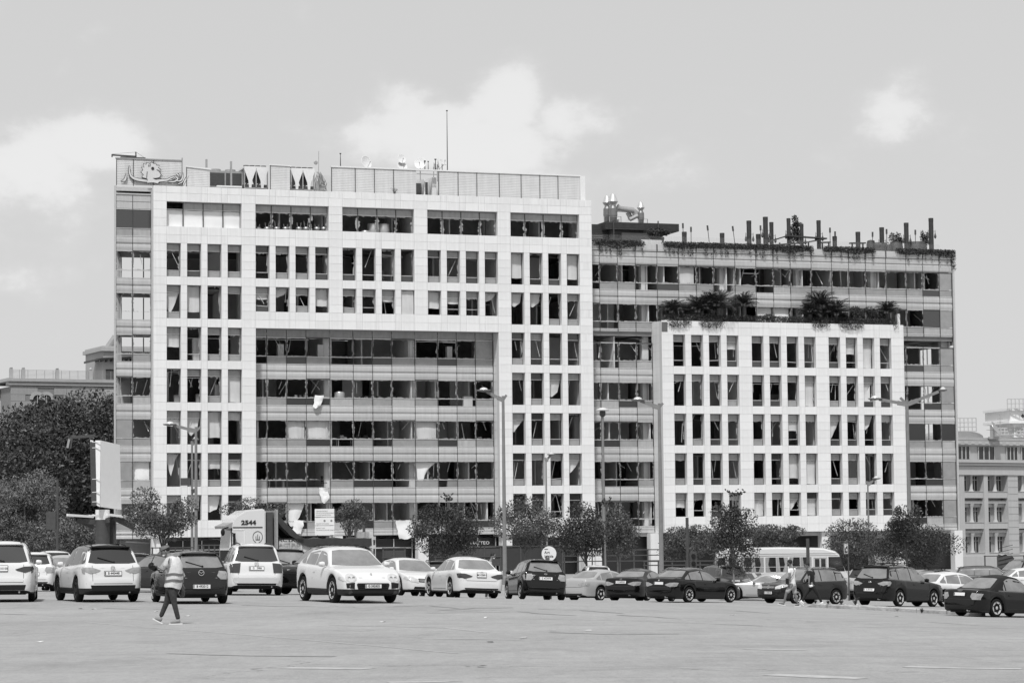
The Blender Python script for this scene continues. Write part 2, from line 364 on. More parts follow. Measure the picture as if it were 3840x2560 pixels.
# ------------------------------------------------------------------ vehicles
from mathutils.geometry import delaunay_2d_cdt
P_WHITE = mat('car_white', .66, .22, coat=.5, var=.012, scale=2)
P_BLACK = mat('car_black', .004, .08, spec=.5)
P_DARK = mat('car_charcoal', .014, .12, spec=.5)
P_GREY = mat('car_grey', .09, .3, spec=.4, coat=.2)
P_SILV = mat('car_silver', .42, .32, metal=.25, coat=.5)
GLASS = mat('car_glass', .02, .05, spec=1.0)
GLASSL = mat('car_glass_clear', .2, .05, spec=1.0, var=.35, scale=1.6)  # mottled grey base painted in for reflections and the paler cabin behind
TRIM = mat('black_plastic', .012, .6, spec=.25)
SEAM = mat('panel_gap', .03, .8)
TYRE = mat('tyre_rubber', .01, .85, spec=.2)
CHROME = mat('chrome', .75, .12, metal=1)
ALLOY = mat('alloy_rim', .6, .35, metal=.25)
RIMBLK = mat('black_rim', .03, .35)
HOLE = mat('wheel_gap', .006, .9)
LAMPR = mat('tail_lamp', .3, .12, spec=.8, var=.3, scale=9)
LAMPD = mat('tail_lamp_dark', .04, .12, spec=.8, var=.2, scale=9)
LAMPW = mat('head_lamp', .5, .1, spec=.8, var=.25, scale=12)
PLATE = mat('plate_white', .75, .5); INK = mat('plate_ink', .015, .6); WINK = mat('white_lettering', .75, .5)
CABIN = mat('car_interior', .03, .9)
ROOFB = mat('dark_roof_paint', .05, .3, coat=.5)
KINDS = {
 'suv': dict(L=4.5, W=1.85, H=1.67, wb=2.63, fo=.93, r=.35, gc=.24, cowl=1.28, ws=1.98, rr=4.05, rb=4.36, bf=.98, br=1.1, hood=(.78,.9,.97,1.05), rail=1, tail=.62, tum=.3, bp=(2.62,3.6)),
 'bigsuv': dict(L=4.78, W=1.93, H=1.77, wb=2.92, fo=.9, r=.38, gc=.25, cowl=1.35, ws=2.0, rr=4.36, rb=4.66, bf=1.04, br=1.13, hood=(.82,.98,1.04,1.1), rail=1, tail=.66, tum=.28, bp=(2.75,3.8)),
 'coupesuv': dict(L=4.68, W=1.93, H=1.61, wb=2.81, fo=.93, r=.375, gc=.24, cowl=1.4, ws=2.15, rr=3.7, rb=4.5, bf=1.0, br=1.12, hood=(.68,.86,.98,1.06), rail=0, tail=.62, tum=.36, bp=(2.75,3.7)),
 'hatch': dict(L=3.92, W=1.7, H=1.48, wb=2.49, fo=.8, r=.305, gc=.2, cowl=1.02, ws=1.75, rr=3.5, rb=3.78, bf=.88, br=1.0, hood=(.64,.78,.88,.95), rail=0, tail=.52, tum=.32, bp=(2.25,3.1)),
 'sedan': dict(L=4.65, W=1.8, H=1.46, wb=2.7, fo=.92, r=.325, gc=.19, cowl=1.3, ws=2.05, rr=3.45, rb=4.08, bf=.9, br=.97, hood=(.62,.77,.87,.94), rail=0, tail=.98, tum=.38, bp=(2.62,3.45)),
 'saloon': dict(L=4.5, W=1.77, H=1.41, wb=2.74, fo=.78, r=.325, gc=.17, cowl=1.4, ws=2.1, rr=3.3, rb=3.95, bf=.86, br=.93, hood=(.58,.72,.84,.91), rail=0, tail=.99, tum=.38, bp=(2.6,3.4)),
 'coupe': dict(L=4.6, W=1.76, H=1.37, wb=2.7, fo=.85, r=.325, gc=.17, cowl=1.45, ws=2.15, rr=3.1, rb=3.95, bf=.85, br=.92, hood=(.56,.72,.83,.9), rail=0, tail=.97, tum=.4, bp=(3.05,)),
 'convertible': dict(L=4.56, W=1.78, H=1.47, wb=2.65, fo=.9, r=.33, gc=.17, cowl=1.45, ws=2.1, rr=3.05, rb=3.85, bf=.86, br=.93, hood=(.58,.72,.84,.91), rail=0, tail=.95, tum=.36, bp=(3.0,)),
 'wagon': dict(L=4.58, W=1.7, H=1.47, wb=2.62, fo=.88, r=.31, gc=.18, cowl=1.35, ws=1.95, rr=4.2, rb=4.46, bf=.88, br=.92, hood=(.6,.74,.84,.9), rail=1, tail=.6, tum=.3, bp=(2.45,3.35)),
}
def make_kind(k):
    K = KINDS[k]; L_, W_, H = K['L'], K['W'], K['H']; h0, h1, h2, h3 = K['hood']
    top = [(0, h0-.12), (.03, h0-.03), (.09, h0+.04), (.3, h1), (.75, h2), (K['cowl'], h3), (K['ws'], H-.07), (K['ws']+.35, H-.015), ((K['ws']+K['rr'])/2, H), (K['rr'], H-.07)]
    t = K['tail']
    if t > .8:      # boot
        top += [(K['rb'], t), (L_-.22, t+.0), (L_-.1, t-.03), (L_-.04, t-.1), (L_-.015, .62), (L_, .5)]
    else:
        top += [(K['rb'], K['br']-.02), (L_-.07, K['br']-.16), (L_-.045, t+.12), (L_-.0, t)]
    S = np.linspace(0, L_, 901); T = np.interp(S, *zip(*top))
    w = 15; ker = np.hanning(w); ker /= ker.sum(); Ts = np.convolve(np.pad(T, w//2, mode='edge'), ker, 'valid')
    e = np.minimum(S, L_-S)/.06; e = np.clip(e, 0, 1); T = Ts*e+T*(1-e)
    belt = np.interp(S, [0, K['cowl'], L_], [K['bf']-.05, K['bf'], K['br']])
    B = np.minimum(belt, T)
    hf, rf = K['fo'], K['fo']+K['wb']; Ra = K['r']+.055
    low = np.interp(S, [0, .25, L_-.3, L_], [K['gc']+.06, K['gc'], K['gc'], K['gc']+.1])
    for c in (hf, rf):
        m = np.abs(S-c) < Ra
        low[m] = np.maximum(low[m], K['r']+np.sqrt(Ra**2-(S[m]-c)**2))
    Wh = W_/2*np.ones_like(S)
    for d, R in ((S, .75), (L_-S, .6)):
        q = np.clip(1-d/R, 0, 1); Wh *= 1-.17*q**2.2-.1*np.clip(1-d/.12, 0, 1)**2
    arc = np.concatenate([[0], np.cumsum(np.hypot(np.diff(S), np.diff(T)*.9))]); n = int(arc[-1]/.065)
    st = set(np.searchsorted(arc, np.linspace(0, arc[-1], n)).clip(0, 900).tolist())
    for c in (hf, rf):
        for a in np.linspace(0, pi, 13): st.add(int(round((c+Ra*cos(a)*.999)/L_*900)))
    st = sorted(st)
    sf = ([0,.08,.2,.35,.5,.65,.8,.9,.96,1.0], [.95,.975,.99,1.0,1.003,1.0,.992,.98,.965,.935])
    rings = []
    for i in st:
        s = S[i]; x = L_/2-s; b = B[i]; lo = min(low[i], b-.01); wh = Wh[i]; h = T[i]-b
        ring = [(wh*.6, lo+.0)] if True else []
        for a, f in zip(*sf): ring.append((wh*f, lo+(b-lo)*a))
        y0 = wh*.905; 
        for q, ins in ((.03,0),(.25,0),(.5,.004),(.72,.012),(.86,.03),(.95,.065),(1.0,.13)):
            hh = min(1, h/.15); ring.append((y0-K['tum']*h*q-ins*hh*1.2, b+h*q*.985+(.004 if q < .1 else 0)))
        ye = ring[-1][0]; zt = ring[-1][1]; cr = .02+.015*min(1, h/.3)
        for f in (.75,.5,.25,0): ring.append((ye*f, zt+cr*(1-f*f)))
        full = [(x, y, z) for y, z in ring]+[(x, -y, z) for y, z in reversed(ring[:-1])]
        rings.append(full)
    nr = len(rings[0]); m = MB(); vs = [p for r in rings for p in r]; fs = []
    for i in range(len(rings)-1):
        for j in range(nr):
            k2 = (j+1) % nr
            fs.append((i*nr+j, (i+1)*nr+j, (i+1)*nr+k2, i*nr+k2))
    fs.append(tuple(range(nr))); fs.append(tuple(reversed(range((len(rings)-1)*nr, len(rings)*nr))))
    m.add(vs, fs)
    me = m.mesh(k+'_body', P_WHITE); bm = bmesh.new(); bm.from_mesh(me); bmesh.ops.remove_doubles(bm, verts=bm.verts, dist=.0008); bmesh.ops.recalc_face_normals(bm, faces=bm.faces)
    tree = BVHTree.FromBMesh(bm); bm.to_mesh(me); bm.free(); me.shade_smooth(); me.set_sharp_from_angle(angle=radians(38))
    return dict(K=K, me=me, tree=tree, T=lambda s: float(np.interp(s, S, T)), B=lambda s: float(np.interp(s, S, belt)), Wd=lambda s: float(np.interp(s, S, Wh)), lowf=lambda s: float(np.interp(s, S, low)), hf=hf, rf=rf, low=K['gc'], cache={})
KD = {}
def patch_mesh(kd, poly, axis, sign, off, grid=.13):
    """polygon in the projection plane, laid onto the body shell. axis x: (y,z); axis y: (x,z); axis z: (x,y)"""
    key = (tuple(round(a, 3) for p in poly for a in p), axis, sign, off)
    if key in kd['cache']: return kd['cache'][key]
    pts = []
    for i, p in enumerate(poly):
        q = poly[(i+1) % len(poly)]; n = max(1, int(math.hypot(q[0]-p[0], q[1]-p[1])/grid))
        pts += [(p[0]+(q[0]-p[0])*j/n, p[1]+(q[1]-p[1])*j/n) for j in range(n)]
    nb = len(pts); xs_ = [p[0] for p in pts]; ys_ = [p[1] for p in pts]
    def inside(x, y):
        c = False; j = nb-1
        for i in range(nb):
            if (pts[i][1] > y) != (pts[j][1] > y) and x < (pts[j][0]-pts[i][0])*(y-pts[i][1])/(pts[j][1]-pts[i][1])+pts[i][0]: c = not c
            j = i
        return c
    ext = []
    x = min(xs_)+grid/2
    while x < max(xs_):
        y = min(ys_)+grid/2
        while y < max(ys_):
            if inside(x, y) and min((x-p[0])**2+(y-p[1])**2 for p in pts) > (grid*.4)**2: ext.append((x, y))
            y += grid
        x += grid
    r = delaunay_2d_cdt([Vector(p) for p in pts+ext], [], [list(range(nb))], 1, 1e-5)
    vv, ff = r[0], r[2]; hit = {}; V = []
    for i, p in enumerate(vv):
        if axis == 'x': o = Vector((sign*6, p.x, p.y)); d = Vector((-sign, 0, 0))
        elif axis == 'y': o = Vector((p.x, sign*3, p.y)); d = Vector((0, -sign, 0))
        else: o = Vector((p.x, p.y, 5)); d = Vector((0, 0, -1))
        h = kd['tree'].ray_cast(o, d)
        if h[0] is None: continue
        n = h[1]
        if n.dot(d) > 0: n = -n
        hit[i] = len(V); V.append(h[0]+n*off)
    F = []
    for f in ff:
        if all(i in hit for i in f):
            a, b, c = (V[hit[i]] for i in f[:3]); nn = (b-a).cross(c-a); o = -d
            F.append(tuple(hit[i] for i in f) if nn.dot(o) > 0 else tuple(hit[i] for i in reversed(f)))
    kd['cache'][key] = (V, F); return V, F
def patch(kd, name, poly, axis, sign, off, mt, parent, grid=.13):
    V, F = patch_mesh(kd, poly, axis, sign, off, grid)
    if not F: return None
    m = MB(); m.add(V, F); return m.build(name, mt, parent, smooth=True, angle=60)
WH = {}
def wheel_meshes(r, style, rimmat):
    key = (r, style, rimmat.name)
    if key in WH: return WH[key]
    w = .2; m = MB(); ri = r*.66
    prof = [(ri, -w/2+.015), (ri+.03, -w/2), (r-.04, -w/2), (r-.008, -w/2+.03), (r, -w/4), (r, w/4), (r-.008, w/2-.03), (r-.04, w/2), (ri+.03, w/2), (ri, w/2-.015)]
    m.lathe(prof[::-1], n=32, axis='y'); tyre = m.mesh('tyre', TYRE, smooth=True)
    m = MB(); m.lathe([(.001, .02), (ri-.01, .02), (ri-.002, .095), (ri+.008, .1), (ri+.008, .09), (ri-.002, .0), (.001, 0)][::-1], n=32, axis='y')
    ns, wd, tw = {'ten': (10, .04, 0), 'five': (5, .1, 0), 'twin': (10, .042, .1), 'star': (5, .08, 0), 'six': (6, .12, 0), 'seven': (7, .05, 0), 'fan': (14, .028, .06), 'steel': (8, .07, 0)}[style]
    m.mi = 1; m.lathe([(.001, .021), (ri-.012, .021), (ri-.012, .022), (.001, .022)][::-1], n=24, axis='y'); m.mi = 0
    for i in range(ns):
        a = 2*pi*i/ns+(tw if i % 2 else -tw)
        d = Vector((cos(a), 0, sin(a))); s = Vector((-sin(a), 0, cos(a)))
        p0 = d*.03; p1 = d*(ri-.003); w0, w1 = wd*.8, wd*.62
        if style == 'five' or style == 'star': w0, w1 = wd*.55, wd*.85
        y0, y1 = .078, .088
        q = [p0-s*w0, p0+s*w0, p1+s*w1, p1-s*w1]
        m.add([Vector((v.x, .03, v.z)) for v in q]+[Vector((v.x, y0 if i_ < 2 else y1, v.z)) for i_, v in enumerate(q)], [(4,5,6,7), (0,3,2,1), (0,1,5,4), (1,2,6,5), (2,3,7,6), (3,0,4,7)])
    m.lathe([(.001, .02), (.065, .02), (.06, .088), (.03, .094), (.001, .094)], n=14, axis='y')
    rim = m.mesh('rim', [rimmat, HOLE]); b = bmesh.new(); b.from_mesh(rim); bmesh.ops.recalc_face_normals(b, faces=b.faces); b.to_mesh(rim); b.free()
    WH[key] = (tyre, rim); return WH[key]
def emblem(kind, size, mt):
    m = MB(); s = size
    def ring(r0, r1, cx=0, cy=0, asp=1):
        n = 18; vs = []
        for i in range(n):
            a = 2*pi*i/n
            for r, z in ((r0, 0), (r0, .012), (r1, .012), (r1, 0)): vs.append((cx+r*cos(a)*asp, cy+r*sin(a), z))
        m.add(vs, [(i*4+j, ((i+1) % n)*4+j, ((i+1) % n)*4+j+1, i*4+j+1) for i in range(n) for j in range(3)])
    def seg(a, b, w=.12): m.obox((a[0]*s, a[1]*s, .006), (b[0]*s, b[1]*s, .006), w*s, .012)
    if kind == 'star':
        ring(s*.86, s)
        for a in (90, 210, 330): seg((0, 0), (.9*cos(radians(a)), .9*sin(radians(a))), .16)
    elif kind == 'oval': ring(s*.5, s*.6, asp=1.7); seg((-.6,-.25),(-.6,.25)); seg((-.6,0),(-.3,.25)); seg((-.6,0),(-.3,-.25)); seg((-.05,-.25),(-.05,.25)); seg((.25,-.25),(.45,.25)); seg((.65,-.25),(.45,.25))
    elif kind == 'vw': ring(s*.86, s); seg((-.35,.75),(0,.1)); seg((.35,.75),(0,.1)); seg((-.75,.35),(-.35,-.7)); seg((-.35,-.7),(0,0)); seg((.75,.35),(.35,-.7)); seg((.35,-.7),(0,0))
    elif kind == 'wing': ring(s*.84, s); seg((-.85,.25),(-.4,.2)); seg((-.4,.2),(0,-.25)); seg((0,-.25),(.4,.2)); seg((.4,.2),(.85,.25))
    elif kind == 'vee': ring(s*.8, s); seg((-.5,.5),(-.05,-.6),.2); seg((.5,.5),(.05,-.6),.2)
    elif kind == 'four':
        for i in range(4): ring(s*.42, s*.56, cx=(i-1.5)*s*.75)
    elif kind == 'hat': ring(s*.5, s*.6, asp=1.8); seg((-.7,-.3),(0,.45)); seg((0,.45),(.7,-.3))
    elif kind == 'ess': seg((-.7,.5),(.1,.7)); seg((-.7,.5),(.6,-.4),.3); seg((-.1,-.7),(.6,-.4)); ring(s*.2, s*.3)
    elif kind == 'shield': m.prism([(-.7*s,.8*s),(.7*s,.8*s),(.65*s,-.1*s),(0,-1*s),(-.65*s,-.1*s)], 0, .012, 'z')
    elif kind == 'round': m.lathe([(s*.99, 0), (s, .012), (.001, .014)], n=16)
    elif kind == 'aitch': ring(s*.9,s*1.0,asp=1.2); seg((-.5,.6),(-.4,-.6),.2); seg((.5,.6),(.4,-.6),.2); seg((-.45,0),(.45,0),.2)
    return m.mesh('emblem', mt)
def on_face(kd, me, y, z, sign, off=.01, name='emblem', parent=None, lean=0):
    """put a flat piece (drawn in XY, facing +Z) on the front (+1) or rear (-1)"""
    h = kd['tree'].ray_cast(Vector((sign*6, y, z)), Vector((-sign, 0, 0)))
    x = h[0].x if h[0] else sign*kd['K']['L']/2
    n = h[1] if h[0] else Vector((sign, 0, 0))
    if n.x*sign < 0: n = -n
    n = Vector((n.x, 0, n.z*.9+lean)).normalized(); right = Vector((0, 1*sign, 0)); up = n.cross(right); 
    if up.z < 0: up = -up; right = -right
    right = up.cross(n)
    M4 = Matrix(((right.x, up.x, n.x, x+n.x*off), (right.y, up.y, n.y, y), (right.z, up.z, n.z, z+n.z*off), (0,0,0,1)))
    o = link(name, me, parent); o.matrix_local = M4; return o
def two_tone(paint, kind, K, clad):
    # the same paint with the unpainted plastic sills, arches and underside of this body
    nm = paint.name+'_'+kind+('_clad' if clad else '')
    if nm in MATS: return MATS[nm]
    m = paint.copy(); m.name = nm; t = m.node_tree; b = t.nodes['Principled BSDF']; l = t.links.new
    tc = t.nodes.new('ShaderNodeTexCoord'); sp = t.nodes.new('ShaderNodeSeparateXYZ'); l(tc.outputs['Object'], sp.inputs[0]); sn = t.nodes.new('ShaderNodeSeparateXYZ'); l(tc.outputs['Normal'], sn.inputs[0])
    def mm(op, a, c):
        n = t.nodes.new('ShaderNodeMath'); n.operation = op
        for i, q in enumerate((a, c)):
            if isinstance(q, (int, float)): n.inputs[i].default_value = q
            else: l(q, n.inputs[i])
        return n.outputs[0]
    x, z = sp.outputs[0], sp.outputs[2]
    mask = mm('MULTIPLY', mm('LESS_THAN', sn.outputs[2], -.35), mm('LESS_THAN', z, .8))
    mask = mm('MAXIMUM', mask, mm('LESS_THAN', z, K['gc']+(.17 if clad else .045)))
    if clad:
        for c in (K['fo'], K['fo']+K['wb']):
            dx = mm('SUBTRACT', x, K['L']/2-c); dz = mm('SUBTRACT', z, K['r']); d = mm('SQRT', mm('ADD', mm('MULTIPLY', dx, dx), mm('MULTIPLY', dz, dz)), 0); mask = mm('MAXIMUM', mask, mm('LESS_THAN', d, K['r']+.1))
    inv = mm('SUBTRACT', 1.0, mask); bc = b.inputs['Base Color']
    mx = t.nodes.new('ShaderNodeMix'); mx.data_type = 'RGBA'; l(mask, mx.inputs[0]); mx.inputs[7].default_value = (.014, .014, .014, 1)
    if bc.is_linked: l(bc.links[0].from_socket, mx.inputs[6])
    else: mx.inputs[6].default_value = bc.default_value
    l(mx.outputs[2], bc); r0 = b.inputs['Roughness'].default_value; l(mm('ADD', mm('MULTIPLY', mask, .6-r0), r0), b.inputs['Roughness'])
    if b.inputs['Coat Weight'].default_value: l(mm('MULTIPLY', inv, b.inputs['Coat Weight'].default_value), b.inputs['Coat Weight'])
    MATS[nm] = m; return m
def car(kind, paint, label, cat, x=None, Y=None, loc=None, rz=90, plate=None, plate_z=None, plate_end=-1, wheel='five', rimmat=None, group=None, name='parked_car', emb=None, emb_s=.06, glass=None, rearlamp='wide', lampmat=None, front='wide', clad=False, chrome_line=False, text=None, roof=None, wiper=True, steer=0, dz=0, bars=False, grille='slats', detail=True):
    if kind not in KD: KD[kind] = make_kind(kind)
    kd = KD[kind]; K = kd['K']; L_, W_, H = K['L'], K['W'], K['H']; glass = glass or (GLASSL if paint is P_BLACK or paint is P_DARK or kind in ('sedan', 'saloon', 'coupe', 'convertible', 'coupesuv', 'wagon') else GLASS); rimmat = rimmat or ALLOY
    if loc is None:
        p = at(x, 1300, Y); loc = (p.x, p.y)
    ca, sa = cos(radians(rz)), sin(radians(rz))
    # seat on the terrain with pitch and roll
    a = K['wb']/2; zf = TZ(loc[0]+ca*a, loc[1]+sa*a); zr = TZ(loc[0]-ca*a, loc[1]-sa*a); zl = TZ(loc[0]-sa*.75, loc[1]+ca*.75); zz = TZ(loc[0]+sa*.75, loc[1]-ca*.75)
    root = thing(name, (loc[0], loc[1], (zf+zr)/2+dz), 0, label, cat, group)
    root.rotation_euler = (Matrix.Rotation(radians(rz), 3, 'Z') @ Matrix.Rotation(-math.atan2(zf-zr, K['wb']), 3, 'Y') @ Matrix.Rotation(math.atan2(zl-zz, 1.5), 3, 'X')).to_euler()
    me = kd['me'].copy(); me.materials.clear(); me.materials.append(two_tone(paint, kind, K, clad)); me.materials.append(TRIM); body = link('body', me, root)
    0 and me.polygons.foreach_set('material_index', [1 if (p.normal.z < -.3 and p.center.z < .8) or p.center.z-kd['lowf'](L_/2-p.center.x) < (.2 if clad else .08)*(kd['B'](L_/2-p.center.x)-kd['lowf'](L_/2-p.center.x)) else 0 for p in me.polygons])
    if kind == 'convertible' or roof:
        # fabric or contrast roof: faces above the belt
        me.materials.append(roof or TRIM); mi = []
        for p in me.polygons: mi.append(p.material_index or 2 if p.center.z > max(kd['B'](L_/2-p.center.x)+.03, .9) and K['cowl']+.1 < L_/2-p.center.x < K['rb']+.03 and (kind == 'convertible' or p.center.z > H-.2) else p.material_index)
        me.polygons.foreach_set('material_index', mi)
    X = lambda s: L_/2-s
    # underbody
    u = MB(); u.box((-L_/2+.25, -W_/2+.28, K['gc']-.03), (L_/2-.25, W_/2-.28, .62))
    for s in (kd['hf'], kd['rf']): u.box((X(s)-.42, -W_/2+.2, .5), (X(s)+.42, W_/2-.2, .66))
    u.build('underbody', TRIM, root)
    # wheels
    ty, ri = wheel_meshes(K['r'], wheel, rimmat)
    for s, isf in ((kd['hf'], 1), (kd['rf'], 0)):
        for sd in (-1, 1):
            w = link('wheel', ty, root); w.location = (X(s), sd*(W_/2-.115), K['r'])
            w.rotation_euler = (0, RND.random()*6, (0 if sd > 0 else pi)+(radians(steer) if isf else 0)); link('rim', ri, w)
    # side glass
    s1, s2 = K['cowl']+.12, K['rb']-.05
    if kind in ('convertible', 'coupe'): s2 = K['rr']+.35
    if kind == 'coupesuv': s2 = K['rb']-.35
    pil = [s1]+list(K['bp'])+[s2]
    for sd in (-1, 1):
        for i in range(len(pil)-1):
            a, b = pil[i]+(.03 if i else 0), pil[i+1]-(.03 if i < len(pil)-2 else 0)
            lo = []; up = []
            for q in np.linspace(a, b, 9):
                zb = kd['B'](q)+.04; zt = kd['T'](q)-.1
                if kind == 'convertible' and q > K['rr']-.1: zt = min(zt, kd['T'](K['rr'])-.1-(q-K['rr']+.1)*1.6)
                if i == len(pil)-2 and q > b-.14: zb = zb+(q-b+.14)*.35
                if zt-zb > .03: lo.append((X(q), zb)); up.append((X(q), zt))
            if len(lo) > 2: patch(kd, 'side_window', lo+up[::-1], 'y', sd, .006, glass if not (kind == 'convertible' and i > 0) else glass, root, .16)
        if detail:
            sm = MB()
            segs = []
            for j, q in enumerate([K['cowl']-.05]+list(K['bp'])):
                dx = .0; segs.append([(X(q)-.007, kd['low']+.12), (X(q)+.007, kd['low']+.12), (X(q)+.007, kd['B'](q)+.0), (X(q)-.007, kd['B'](q)+.0)])
            if len(K['bp']) > 1: q = K['bp'][1]; 
            segs.append([(X(K['bp'][-1]+.0), kd['low']+.115), (X(K['cowl']-.05), kd['low']+.115), (X(K['cowl']-.05), kd['low']+.13), (X(K['bp'][-1]), kd['low']+.13)])
            for sg in segs:
                V, F = patch_mesh(kd, sg, 'y', sd, .003, .3); sm.add(V, F)
            sm.build('door_gap', SEAM, root)
            for q in K['bp'][:2]:
                z = kd['B'](q)-.13
                m = MB(); V, F = patch_mesh(kd, [(X(q)+.06, z-.018), (X(q)+.27, z-.014), (X(q)+.27, z+.016), (X(q)+.06, z+.018)], 'y', sd, .028, .1)
                m.add(V, F)
                if F: m.build('door_handle', CHROME if clad == 'chrome' else paint, root)
            # mirror
            q = K['cowl']+.33; zc = kd['B'](q)+.1; yy = kd['Wd'](q)*.9
            m = MB(); m.lathe([(.02, 0), (.085, .02), (.1, .08), (.075, .17), (.02, .19)], n=10, axis='y')
            m.v = [(X(q)+v[0]*.8, sd*(yy+.04+v[1]), zc+v[2]*.85) for v in m.v]; m.obox((X(q), sd*(yy-.08), zc-.08), (X(q), sd*(yy+.1), zc-.04), .06, .03)
            m.build('mirror', paint if paint is not P_DARK else P_BLACK, root, smooth=True, fix=True)
        if clad:
            m = MB(); lo = kd['low']
            V, F = patch_mesh(kd, [(X(kd['rf']-K['r']-.07), lo+.01), (X(kd['hf']+K['r']+.07), lo+.01), (X(kd['hf']+K['r']+.1), lo+.11), (X(kd['rf']-K['r']-.1), lo+.11)], 'y', sd, .007); m.add(V, F)
            m.build('sill_cladding', TRIM, root)
        if chrome_line:
            m = MB(); pts = [Vector((X(q), 0, kd['B'](q)+.025)) for q in np.linspace(s1, s2, 10)]
            pts2 = []
            for p in pts:
                h = kd['tree'].ray_cast(Vector((p.x, sd*3, p.z)), Vector((0, -sd, 0)))
                if h[0]: pts2.append(h[0]+Vector((0, sd*.006, 0)))
            if len(pts2) > 1: m.tube(pts2, .012, 5)
            if chrome_line == 2:
                p3 = []
                for q in np.linspace(s1+.1, s2, 12):
                    z = kd['T'](q)-.085
                    h = kd['tree'].ray_cast(Vector((X(q), sd*3, z)), Vector((0, -sd, 0)))
                    if h[0]: p3.append(h[0]+Vector((0, sd*.008, 0)))
                p3.append(pts2[-1]); p3.insert(0, pts2[0]); m.tube(p3, .012, 5)
            m.build('chrome_strip', CHROME, root)
        if K['rail']:
            m = MB(); pts = []
            for i_, q in enumerate(np.linspace(K['ws']+.2, K['rr']-.05, 9)):
                h = kd['tree'].ray_cast(Vector((X(q), sd*(W_/2*.905-K['tum']*(H-1)-.13), 5)), Vector((0, 0, -1)))
                z = h[0].z if h[0] else H
                pts.append((X(q), sd*(W_/2*.905-K['tum']*(H-1)-.13), z+(.055 if 0 < i_ < 8 else 0)))
            m.tube(pts, .019, 6); m.build('roof_rail', CHROME if paint is P_DARK else TRIM, root, smooth=True)
    # screens
    wt = W_/2*.905
    zc, zt = h3_(K)+.035, H-.085
    hw0, hw1 = wt-.09-K['tum']*.02, wt-K['tum']*(H-K['bf'])-.09
    patch(kd, 'windscreen', [(-hw0, zc), (-hw0*.5, zc-.015), (hw0*.5, zc-.015), (hw0, zc), (hw1, zt-.02), (hw1*.6, zt+.01), (-hw1*.6, zt+.01), (-hw1, zt-.02)], 'x', 1, .006, glass, root, .18)
    zb = max(K['tail']+.045 if K['tail'] > .8 else kd['B'](K['rb'])+.03, .9); zt = kd['T'](K['rr'])-.03
    hw0 = wt-.13; hw1 = wt-K['tum']*(zt-kd['B'](K['rr']))-.13
    rw = patch(kd, 'rear_window', [(-hw0, zb+.03), (-hw0*.7, zb), (hw0*.7, zb), (hw0, zb+.03), (hw1, zt-.02), (hw1*.7, zt), (-hw1*.7, zt), (-hw1, zt-.02)], 'x', -1, .006, glass, root, .18)
    if K['tail'] < .8 and rw:
        # spoiler lip above the rear window and wiper
        m = MB(); V, F = patch_mesh(kd, [(X(K['rr']+.02), -hw1-.02), (X(K['rr']-.18), -hw1-.02), (X(K['rr']-.18), hw1+.02), (X(K['rr']+.02), hw1+.02)], 'z', 1, .03, .2)
        r_ = [v for v in V]; m.add(V, F); m.box((X(K['rr']+.1), -hw1, kd['T'](K['rr'])-.0), (X(K['rr']-.06), hw1, kd['T'](K['rr'])+.03))
        m.build('spoiler', TRIM if kind == 'suv' else paint, root, fix=True)
        if wiper and detail:
            h = kd['tree'].ray_cast(Vector((-6, 0, zb+.06)), Vector((1, 0, 0)))[0]; h2 = kd['tree'].ray_cast(Vector((-6, .42, zb+.18)), Vector((1, 0, 0)))[0]
            if h and h2:
                m = MB(); m.obox(h+Vector((-.03, -.05, -.02)), h2+Vector((-.03, 0, 0)), .022, .022); m.lathe([(.03, -.03), (.03, .02)], h+Vector((-.01, -.05, -.02)), 8, 'x'); m.build('wiper', TRIM, root)
    if detail:
        # lamps
        lm = lampmat or LAMPR
        for sd in (-1, 1):
            wr = kd['Wd'](L_-.02); WO = W_/2*.925
            if rearlamp == 'wide': pl = [(sd*(wr-.36), kd['B'](L_)-.17), (sd*(wr-.3), kd['B'](L_)-.21), (sd*(wr-.06), kd['B'](L_)-.27), (sd*WO, kd['B'](L_)-.2), (sd*WO, kd['B'](L_)-.08), (sd*(wr-.1), kd['B'](L_)-.09)]
            elif rearlamp == 'tall': pl = [(sd*(wr-.2), kd['B'](L_)-.02), (sd*(wr-.16), kd['B'](L_)-.36), (sd*WO, kd['B'](L_)-.36), (sd*WO, kd['B'](L_)-.05)]
            else: pl = [(sd*(wr-.14), kd['B'](L_)-.06), (sd*(wr-.2), kd['B'](L_)-.2), (sd*(wr-.1), kd['B'](L_)-.3), (sd*WO, kd['B'](L_)-.3), (sd*WO, kd['B'](L_)-.08)]
            if K['tail'] > .8: pl = [(y, z-.03) for y, z in pl]
            o = patch(kd, 'tail_lamp', pl, 'x', -1, .012, lm, root, .07)
            sx = [(-L_/2+.02, kd['B'](L_)-.1), (-L_/2+.3, kd['B'](L_)-.12), (-L_/2+.2, kd['B'](L_)-.26), (-L_/2+.02, kd['B'](L_)-.3)]
            patch(kd, 'tail_lamp', sx, 'y', sd, .012, lm, root, .07)
            h0 = K['hood'][0]; wf = kd['Wd'](.1)
            fl = [(sd*(wf-.42), h0-.02), (sd*(wf-.38), h0-.12), (sd*(wf-.1), h0-.1), (sd*W_/2*.93, h0+.02), (sd*W_/2*.92, h0+.1), (sd*(wf-.15), h0+.1)]
            if front == 'round': fl = [(sd*(wf-.2+.17*cos(t)), h0+.05+.12*sin(t)-.0*cos(t)) for t in np.linspace(0, 2*pi, 13)[:-1]]
            hl = patch(kd, 'head_lamp', fl, 'x', 1, .012, LAMPW, root, .07)
